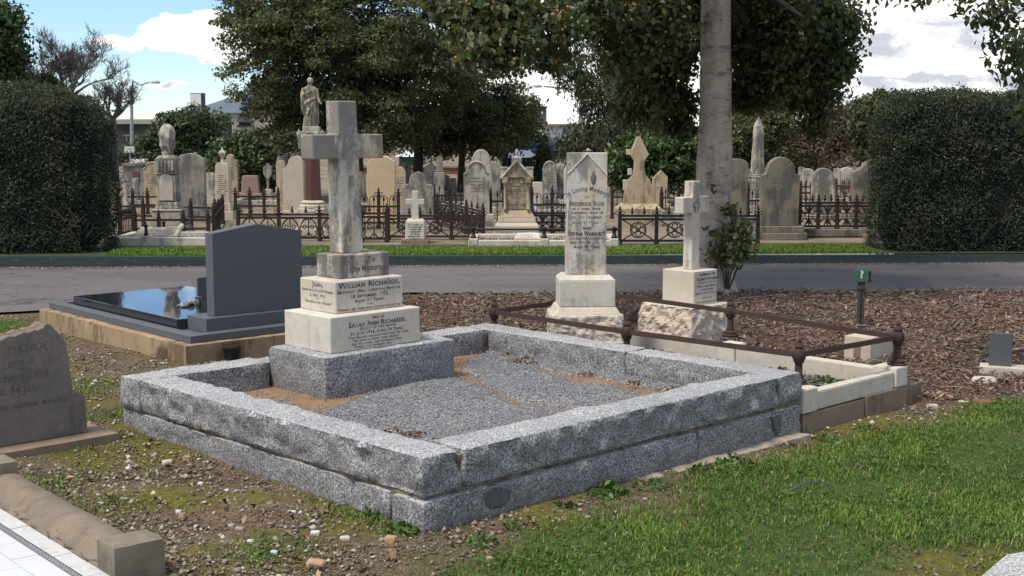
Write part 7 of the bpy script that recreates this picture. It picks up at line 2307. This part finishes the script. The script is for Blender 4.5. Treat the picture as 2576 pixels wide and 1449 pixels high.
# ================================================================== GROUND COVER AND SMALL THINGS
plotR = [plot(u, v)[:2] for u, v in ((-0.03, -0.03), (2.72, -0.03), (2.72, 2.53), (-0.03, 2.53))]
darkR = [np.array(W3(a, b, 0))[:2] for a, b in ((0, 0), (1.42, 0), (1.42, 2.44), (0, 2.44))]
lhR = [plot(u, v)[:2] for u, v in ((-1.5, 2.16), (-0.18, 2.16), (-0.18, 2.64), (-1.5, 2.64))]
_tl = lambda x, y: TO + np.array([x * math.cos(TA) - y * math.sin(TA), x * math.sin(TA) + y * math.cos(TA)])
tileR = [_tl(0.2, -0.01), _tl(0.2, 1.62), _tl(-1.5, 1.62), _tl(-1.5, -1.0), _tl(0.0, -1.0)]
railR = [plot(u, v)[:2] for u, v in ((2.7, -0.02), (4.02, -0.02), (4.02, 2.62), (2.7, 2.62))]
slabR = [(1.15, 3.8), (2.9, 3.2), (3.1, 4.76), (1.915, 4.81), (1.82, 4.765), (1.57, 4.45)]
fredR = [(0.25, 8.74), (0.76, 8.74), (0.76, 9.2), (0.25, 9.2)]
blocked = [plotR, darkR, lhR, tileR, railR, slabR]


def free(x, y):
    r = np.ones(x.shape, bool)
    for b_ in blocked:
        r &= ~inpoly(x, y, b_)
    return r


def gz(x, y):
    return G(x, y)


def seen(x, y, z=0.0, m=0.03):
    """keep what can come near the picture, with a margin for a step to the side"""
    return (np.abs(x) < 0.42 * y + 0.35) & (y > 3.7)


# pebbles on the bare soil
n = 190000
y = 3.8 + 7.6 * RNG.random(n) ** 1.25
x = RNG.uniform(-1, 1, n) * (0.42 * y + 0.3)
ml = inpoly(x, y, mulchP)
lw = inpoly(x + RNG.normal(0, .06, n), y + RNG.normal(0, .06, n), grassP)
br = np.zeros(n, bool)
for bp in bareP:
    br |= inpoly(x, y, bp)
dens_ = np.array([0.62 + 0.9 * mnoise.fractal(Vector((a * 1.6, b_ * 1.6, 4.0)), 0.9, 2, 3) for a, b_ in zip(x, y)])
keep = free(x, y) & ~ml & ((~lw & (RNG.random(n) < np.clip(dens_, 0.10, 1) ** 1.2)) | (br & (RNG.random(n) < 0.10)))
x, y = x[keep], y[keep]
n = len(x)
s_ = np.exp(RNG.normal(math.log(0.0105), 0.50, n)).clip(0.005, 0.042)
C = np.stack([x, y, gz(x, y) + s_ * 0.10 + 0.004], 1)
dm = s_[:, None] * RNG.uniform(0.65, 1.15, (n, 3)) * np.array([1.15, 1.0, 0.72])
link('pebbles', shards_mesh('pebbles', C, dm, M['pebble'], np.clip(RNG.normal(0.47, 0.22, n) + 0.10 * (s_ > 0.02), 0, 0.96)), None, kind='stuff')

# bark mulch
n = 62000
y = RNG.uniform(6.3, 13.0, n)
x = RNG.uniform(-1.3, 5.6, n)
keep = inpoly(x + RNG.normal(0, .10, n), y + RNG.normal(0, .10, n), mulchP) & free(x, y) & (np.abs(x) < 0.43 * y + 0.2)
x, y = x[keep], y[keep]
n = len(x)
L_ = np.exp(RNG.normal(math.log(0.036), 0.45, n)).clip(0.015, 0.13)
mz = np.array([0.03 + 0.02 * abs(mnoise.fractal(Vector((a * 2.2, b_ * 2.2, 0)), 0.9, 2.0, 4)) for a, b_ in zip(x, y)])
C = np.stack([x, y, gz(x, y) + mz + RNG.uniform(-0.006, 0.014, n)], 1)
dm = np.stack([L_, L_ * RNG.uniform(0.2, 0.5, n), RNG.uniform(0.004, 0.012, n)], 1)
link('bark_mulch', shards_mesh('bark_mulch', C, dm, M['chip'], np.clip(RNG.normal(0.46, 0.22, n), 0, 1), 0.35), None, kind='stuff')
m_ = 1000
k_ = RNG.integers(0, n, m_)
C2 = C[k_] + np.array([0, 0, 0.012])
link('mulch_leaves', leaves_mesh('mulch_leaves', C2, RNG.uniform(0.02, 0.06, m_), M['litter'], RNG.uniform(0.1, 0.8, m_), 0.42, 0.0, np.zeros((m_, 3)) + np.array([0, 0, .6]), 0.2, 2.5), None, kind='stuff')
m_ = 260
k_ = RNG.integers(0, n, m_)
mb = MB()
for p_ in C[k_]:
    an, l_ = random.uniform(0, 6.28), random.uniform(0.06, 0.22)
    q_ = p_ + np.array([math.cos(an) * l_, math.sin(an) * l_, random.uniform(0.0, 0.02)])
    mb.tube([p_ + np.array([0, 0, .015]), (p_ + q_) / 2 + np.array([random.gauss(0, .02), random.gauss(0, .02), 0.022]), q_ + np.array([0, 0, .012])], [0.004, 0.0035, 0.002], 4)
obj('mulch_sticks', mb, M['dry_stick'], kind='stuff')
# bark and leaf crumbs along the foot of the road kerb
n = 3500
x = RNG.uniform(-7, 8, n)
y = kerb_y(x) - np.abs(RNG.normal(0, 0.07, n)) - 0.02
C = np.stack([x, y, np.full(n, 0.026)], 1)
link('kerb_litter', shards_mesh('kerb_litter', C, RNG.uniform(0.01, 0.05, (n, 3)) * np.array([1, .5, .25]), M['chip'], RNG.uniform(0.2, 1, n)), None, kind='stuff')
n = 500
x = RNG.uniform(-5, 6, n)
y = RNG.uniform(11.2, 15.2, n)
k_ = y > road_near(x) + 0.05
C = np.stack([x, y, np.full(n, 0.026)], 1)[k_]
link('road_litter', shards_mesh('road_litter', C, RNG.uniform(0.01, 0.035, (len(C), 3)) * np.array([1, .6, .3]), M['chip'], RNG.uniform(0.2, 1, len(C))), None, kind='stuff')


def blades(name, x, y, z, h, wd, tint, lean=0.45):
    n = len(x)
    a = RNG.uniform(0, 2 * np.pi, n)
    d = np.stack([np.cos(a), np.sin(a), np.zeros(n)], 1)
    p = np.stack([-np.sin(a), np.cos(a), np.zeros(n)], 1)
    b_ = np.stack([x, y, z], 1)
    ln = RNG.uniform(0.1, 1.0, n) * lean
    up = np.array([0, 0, 1.0])
    hh = h[:, None]
    m_ = b_ + up * hh * 0.6 + d * (hh * ln[:, None] * 0.45)
    tp = b_ + up * hh * (1 - 0.35 * ln[:, None]) + d * (hh * ln[:, None] * 1.3)
    w_ = wd[:, None]
    V = np.stack([b_ - p * w_ * 0.5, b_ + p * w_ * 0.5, m_ + p * w_ * 0.42, m_ - p * w_ * 0.42, tp], 1).reshape(-1, 3)
    o_ = 5 * np.arange(n)[:, None]
    F = np.concatenate([np.concatenate([o_ + i for i in tri], 1) for tri in ((0, 1, 2), (0, 2, 3), (3, 2, 4))])
    return np_mesh(name, V, F, 3, M['grass'], np.repeat(tint, 5))


# lawn on the right
n = 260000
y = 3.9 + 4.6 * RNG.random(n) ** 1.1
x = RNG.uniform(-0.8, 4.4, n)
jx, jy = x + RNG.normal(0, .05, n), y + RNG.normal(0, .05, n)
nb = np.array([mnoise.fractal(Vector((a * 1.3, b_ * 1.3, 9.0)), 0.9, 2, 4) for a, b_ in zip(x[::4], y[::4])]).repeat(4)[:n]
xs4, ys4 = x.copy(), y.copy()
x = xs4[::4].repeat(4)[:n] + RNG.normal(0, 0.018, n)
y = ys4[::4].repeat(4)[:n] + RNG.normal(0, 0.018, n)
jx, jy = x + RNG.normal(0, .05, n), y + RNG.normal(0, .05, n)
br = np.zeros(n, bool)
for bp in bareP:
    br |= inpoly(jx, jy, bp)
edge = np.ones(n)
u_, v_ = (x - PF[0]) * UA[0] + (y - PF[1]) * UA[1], (x - PF[0]) * VB[0] + (y - PF[1]) * VB[1]
strip_ = sstep(-0.02, -0.30, v_)                                       # thinner along the foot of the granite
pr = np.clip(0.85 + 1.1 * nb, 0.32, 1) * np.where(br, 0.18, 1) * np.where(u_ < 2.75, 0.40 + 0.60 * strip_, 1)
keep = inpoly(jx, jy, grassP) & free(x, y) & (RNG.random(n) < pr) & (np.abs(x) < 0.42 * y + 0.3)
x, y, nb = x[keep], y[keep], nb[keep]
n = len(x)
h = RNG.uniform(0.010, 0.030, n) * (0.75 + 0.6 * np.clip(nb + 0.4, 0, 1))
nb2 = np.array([mnoise.fractal(Vector((a * 2.6, b_ * 2.6, 6.0)), 0.9, 2, 3) for a, b_ in zip(x[::4], y[::4])]).repeat(4)[:n]
nb2 = np.concatenate([nb2, np.zeros(max(0, n - len(nb2)))])
tint = np.clip(RNG.normal(0.45, 0.17, n) + 0.20 * nb + 0.45 * nb2, 0, 0.93)
tint[RNG.random(n) < 0.035] = 1.0
link('lawn_grass', blades('lawn_grass', x, y, gz(x, y) + 0.002, h, RNG.uniform(0.0028, 0.0058, n), tint, 0.9), None, kind='stuff')
# clover and dry thatch worked into the lawn
m_ = 9000
k_ = RNG.integers(0, n, m_)
cl_ = np.array([mnoise.fractal(Vector((a * 2.1, b_ * 2.1, 3.0)), 0.9, 2, 3) for a, b_ in zip(x[k_], y[k_])])
k_ = k_[cl_ > 0.05]
m_ = len(k_)
C = np.stack([x[k_], y[k_], gz(x[k_], y[k_]) + RNG.uniform(0.010, 0.028, m_)], 1)
link('clover', leaves_mesh('clover', C, RNG.uniform(0.010, 0.020, m_), M['weed_leaf'], np.clip(RNG.normal(0.5, 0.2, m_), 0, 1), 0.9, 0.0, np.zeros((m_, 3)) + np.array([0, 0, .8]), 0.05, 2.0), None, kind='stuff')
m_ = 1600
k_ = RNG.integers(0, n, m_)
C = np.stack([x[k_] + RNG.normal(0, .05, m_), y[k_] + RNG.normal(0, .05, m_), gz(x[k_], y[k_]) + RNG.uniform(0.006, 0.02, m_)], 1)
link('dry_thatch', leaves_mesh('dry_thatch', C, RNG.uniform(0.03, 0.07, m_), M['litter'], RNG.uniform(0.0, 0.7, m_), 0.07, 0.0, np.zeros((m_, 3)) + np.array([0, 0, .1]), 0.02, 1.0), None, kind='stuff')
# grass on the strip behind the road kerb
n = 60000
x = RNG.uniform(-7, 7.5, n)
y = kerb_y(x) + 0.13 + RNG.uniform(0, 1, n) * 0.98
nb = np.array([mnoise.fractal(Vector((a * 1.1, b_ * 1.6, 2.0)), 0.9, 2, 3) for a, b_ in zip(x, y)])
keep = (RNG.random(n) < np.clip(0.9 + nb, 0.3, 1)) & ~((x < -4.75) | (x > 4.35))
x, y, nb = x[keep], y[keep], nb[keep]
n = len(x)
link('verge_grass', blades('verge_grass', x, y, np.full(n, GZ - 0.006), RNG.uniform(0.02, 0.055, n), RNG.uniform(0.006, 0.012, n), np.clip(RNG.normal(0.52, 0.15, n) + 0.2 * nb, 0, 0.95), 0.7), None, kind='stuff')
# thin grass and moss tufts on the gravelly soil and behind the broken headstone
n = 9000
ce = [at(*q)[:2] for q in ((35, 830), (20, 815), (60, 835), (260, 985), (230, 1010), (285, 1060), (120, 1230), (60, 1260), (170, 1300), (900, 1260), (960, 1290), (1010, 1310), (830, 1240), (700, 1390), (640, 1400), (300, 1290), (230, 1120), (170, 1140))]
ww = np.array([4, 3, 4, 1, 1, 1.5, 1, 1, 1, 2, 2.5, 2.5, 1, 1, .6, .6, 1, 1])
ci = RNG.choice(len(ce), n, p=ww / ww.sum())
x = np.array([c[0] for c in ce])[ci] + RNG.normal(0, 0.12, n)
y = np.array([c[1] for c in ce])[ci] + RNG.normal(0, 0.10, n)
keep = free(x, y)
x, y = x[keep], y[keep]
n = len(x)
link('soil_grass', blades('soil_grass', x, y, gz(x, y), RNG.uniform(0.010, 0.035, n), RNG.uniform(0.003, 0.006, n), np.clip(RNG.normal(0.4, 0.15, n), 0, 1), 1.0), None, kind='stuff')

# dead leaves strewn about
n = 420
x = RNG.uniform(-2.2, 0.6, n)
y = RNG.uniform(4.6, 8.0, n)
k_ = free(x, y) & ~inpoly(x, y, grassP)
C = np.stack([x, y, gz(x, y) + 0.014], 1)[k_]
link('dead_leaves', leaves_mesh('dead_leaves', C, RNG.uniform(0.02, 0.06, len(C)), M['litter'], RNG.uniform(0, 1, len(C)), 0.45, 0.0, np.zeros((len(C), 3)) + np.array([0, 0, .6]), 0.2, 2.5), None, kind='stuff')

# single stones one can point at
SM = {}
for nm, c in (('pale', (0.55, 0.50, 0.42)), ('orange', (0.46, 0.29, 0.17)), ('tan', (0.36, 0.28, 0.19)), ('white', (0.66, 0.64, 0.60))):
    SM[nm] = stone_mat('loose_stone_' + nm, c, tuple(q * 0.75 for q in c), (0.2, 0.17, 0.12), 0.15, None, 0, 30.0, bscale=120, bstr=0.4)
for (px_, py_, w_, h_, cn, lab) in (
        (984, 1352, 34, 26, 'orange', 'rough orange stone beside the front corner of the granite kerb'), (796, 1414, 48, 24, 'orange', 'flat orange stone lowest on the gravelly soil'),
        (868, 1352, 26, 14, 'pale', 'pale grey stone on the soil left of the orange stone'), (690, 1388, 18, 14, 'white', 'white stone below centre on the gravelly soil'),
        (603, 1328, 26, 14, 'tan', 'tan stone just right of the concrete corner post'), (793, 1338, 26, 16, 'white', 'whitish angular stone in the middle of the gravel'),
        (738, 1287, 14, 9, 'white', 'small white stone half way along the granite kerb'), (470, 1150, 22, 16, 'tan', 'tan stone near the left end of the granite kerb'),
        (420, 1160, 26, 12, 'pale', 'flat pale stone left of the granite kerb'), (630, 1360, 18, 10, 'white', 'small whitish stone near the corner post'),
        (1232, 1402, 22, 12, 'tan', 'tan stone at the edge of the lawn'), (826, 1245, 12, 16, 'orange', 'upright orange stone against the granite footing'),
        (505, 1215, 14, 8, 'white', 'small white stone in the left gravel'), (450, 1285, 16, 10, 'white', 'bright stone in the left gravel above the post'),
        (2476, 952, 62, 12, 'pale', 'flat pale stone lying in front of the small dark plaque'), (2425, 1010, 30, 10, 'pale', 'flat pale stone on the right soil patch'),
        (2345, 1020, 28, 18, 'pale', 'pale mortar lump below the red brick piece'), (2395, 996, 30, 10, 'tan', 'tan flat stone beside the red brick piece'),
        (2150, 852, 44, 16, 'rock', 'pale stone lump behind the rail near the marker post'), (2250, 925, 34, 12, 'tan', 'small tan stone by the white kerb post'),
        (1470, 860, 1, 1, 'tan', '')):
    if not lab:
        continue
    zz = float(G(*at(px_, py_)[:2]))
    if inpoly(np.array([at(px_, py_)[0]]), np.array([at(px_, py_)[1]]), mulchP)[0]:
        zz += 0.02
    p = at(px_, py_ + h_ * 0.5, zz)
    k_ = p[1] / FPX
    mb = rough_block(-w_ * k_ / 2, w_ * k_ / 2, -w_ * k_ * 0.35, w_ * k_ * 0.35, -0.01, max(h_ * k_ * 0.75, 0.012), w_ * k_ * 0.07, max(w_ * k_ / 7, 0.004), w_ * k_ * 0.18, w_ * k_ * 0.07, 0.6 / (w_ * k_), px_)
    o = obj('stone', mb, SM.get(cn, M['rock']), loc=(p[0], p[1], p[2]), rz=random.uniform(-.6, .6), smooth=40)
    tag(o, lab, 'stone')
for (px_, py_, w_, lab, rz) in ((2362, 990, 56, 'broken red brick lying on soil beyond the brown stone footing', 0.5), (2470, 1010, 46, 'second red brick piece sunk in the edge of the lawn', -0.2)):
    p = at(px_, py_ + 8, float(G(*at(px_, py_)[:2])))
    k_ = p[1] / FPX
    o = obj('brick', rough_block(-w_ * k_ / 2, w_ * k_ / 2, -0.05, 0.05, -0.02, 0.028, 0.004, 0.02, 0.008, 0.003, 12, px_), M['red_brick'], loc=tuple(p), rz=rz, smooth=40)
    tag(o, lab, 'brick')


def weed(px_, py_, z, r, n, lab, base=None, size=0.03):
    p = at(px_, py_, z)
    t = thing('weed', lab, 'weed', tuple(p), random.uniform(0, 6))
    a = RNG.uniform(0, 2 * np.pi, n)
    rr_ = r * np.sqrt(RNG.random(n))
    C = np.stack([rr_ * np.cos(a), rr_ * np.sin(a), RNG.uniform(0.006, 0.75, n) * r * 0.8 * (1.1 - rr_ / r)], 1)
    d = unit(C + np.array([0, 0, 0.02]))
    link('leaves', leaves_mesh('leaves', C, RNG.uniform(0.6, 1.3, n) * size, M['weed_leaf'], np.clip(RNG.normal(0.5, 0.2, n), 0, 1), 0.55, -0.2, d, 0.12, 1.2), None, t, kind='stuff')
    mb = MB()
    for k_ in range(6):
        e = C[k_ % n]
        mb.tube([(0, 0, 0), tuple(e)], 0.002, 3)
    obj('stalks', mb, M['green_paint'] if False else M['weed_stalk'], t)


for (px_, py_, z, r, n, lab, sz) in (
        (1010, 1338, 0.0, 0.085, 90, 'broad leafed green weed at the front corner of the granite footing', 0.040), (945, 1300, 0.0, 0.10, 110, 'leafy green weed clump just left of the granite front corner', 0.032),
        (900, 1262, 0.0, 0.09, 90, 'low green weed against the left granite footing', 0.028), (668, 1396, 0.0, 0.05, 40, 'tiny green weed alone on the gravelly soil', 0.024),
        (1205, 1368, 0.0, 0.09, 70, 'green weed at the foot of the dark patch in the granite', 0.030), (1290, 1325, 0.0, 0.06, 40, 'small weed along the granite footing right of the dark patch', 0.028),
        (1530, 1242, 0.0, 0.10, 100, 'dandelion like weed below the middle of the right granite wall', 0.042), (1420, 1275, 0.0, 0.06, 45, 'small weed left of the dandelion like one', 0.03),
        (1775, 1190, 0.0, 0.10, 120, 'bushy light green weed near the footing joint', 0.030), (1850, 1168, 0.0, 0.11, 130, 'light green weed patch spreading from the granite footing', 0.028),
        (2080, 1105, -0.04, 0.06, 45, 'weed at the left end of the brown stone footing', 0.028), (2180, 1080, -0.04, 0.07, 60, 'weed in the middle of the brown stone footing', 0.026),
        (1880, 900, 0.075, 0.045, 30, 'small bright weed in the grey gravel nearest the far rail', 0.035), (1975, 928, 0.075, 0.045, 30, 'bright weed in the grey gravel next to the rusty corner post', 0.035),
        (2075, 962, 0.075, 0.085, 70, 'spreading bright green weed in the grey gravel inside the white kerb', 0.030), (1710, 905, 0.075, 0.04, 24, 'tiny weed in the gravel behind the granite kerb', 0.03),
        (1095, 1108, FZ + .005, 0.022, 14, 'tiny green seedling in the crushed granite', 0.018), (1640, 1225, 0.0, 0.10, 70, 'flat weed patch on the bare soil by the granite footing', 0.03)):
    weed(px_, py_, z if z else float(G(*at(px_, py_)[:2])), r, n, lab, None, sz)

# two bent dead sticks
for q0, q1, lab in (((1985, 1235), (2080, 1215), 'dry bent stalk lying on the lawn'), ((1000, 785), (1045, 800), 'pale stick lying on the mulch behind the great cross')):
    a, b_ = at(*q0, 0.03), at(*q1, 0.02)
    o = obj('stick', MB().tube([a, (a + b_) / 2 + np.array([0, 0.02, 0.02]), b_], 0.004, 4), M['twig'])
    tag(o, lab, 'stick')

for o in list(bpy.data.objects):
    if o.name.split('.')[0] in ('inscription', 'mortar_joint', 'lettering'):
        o['kind'] = 'stuff'
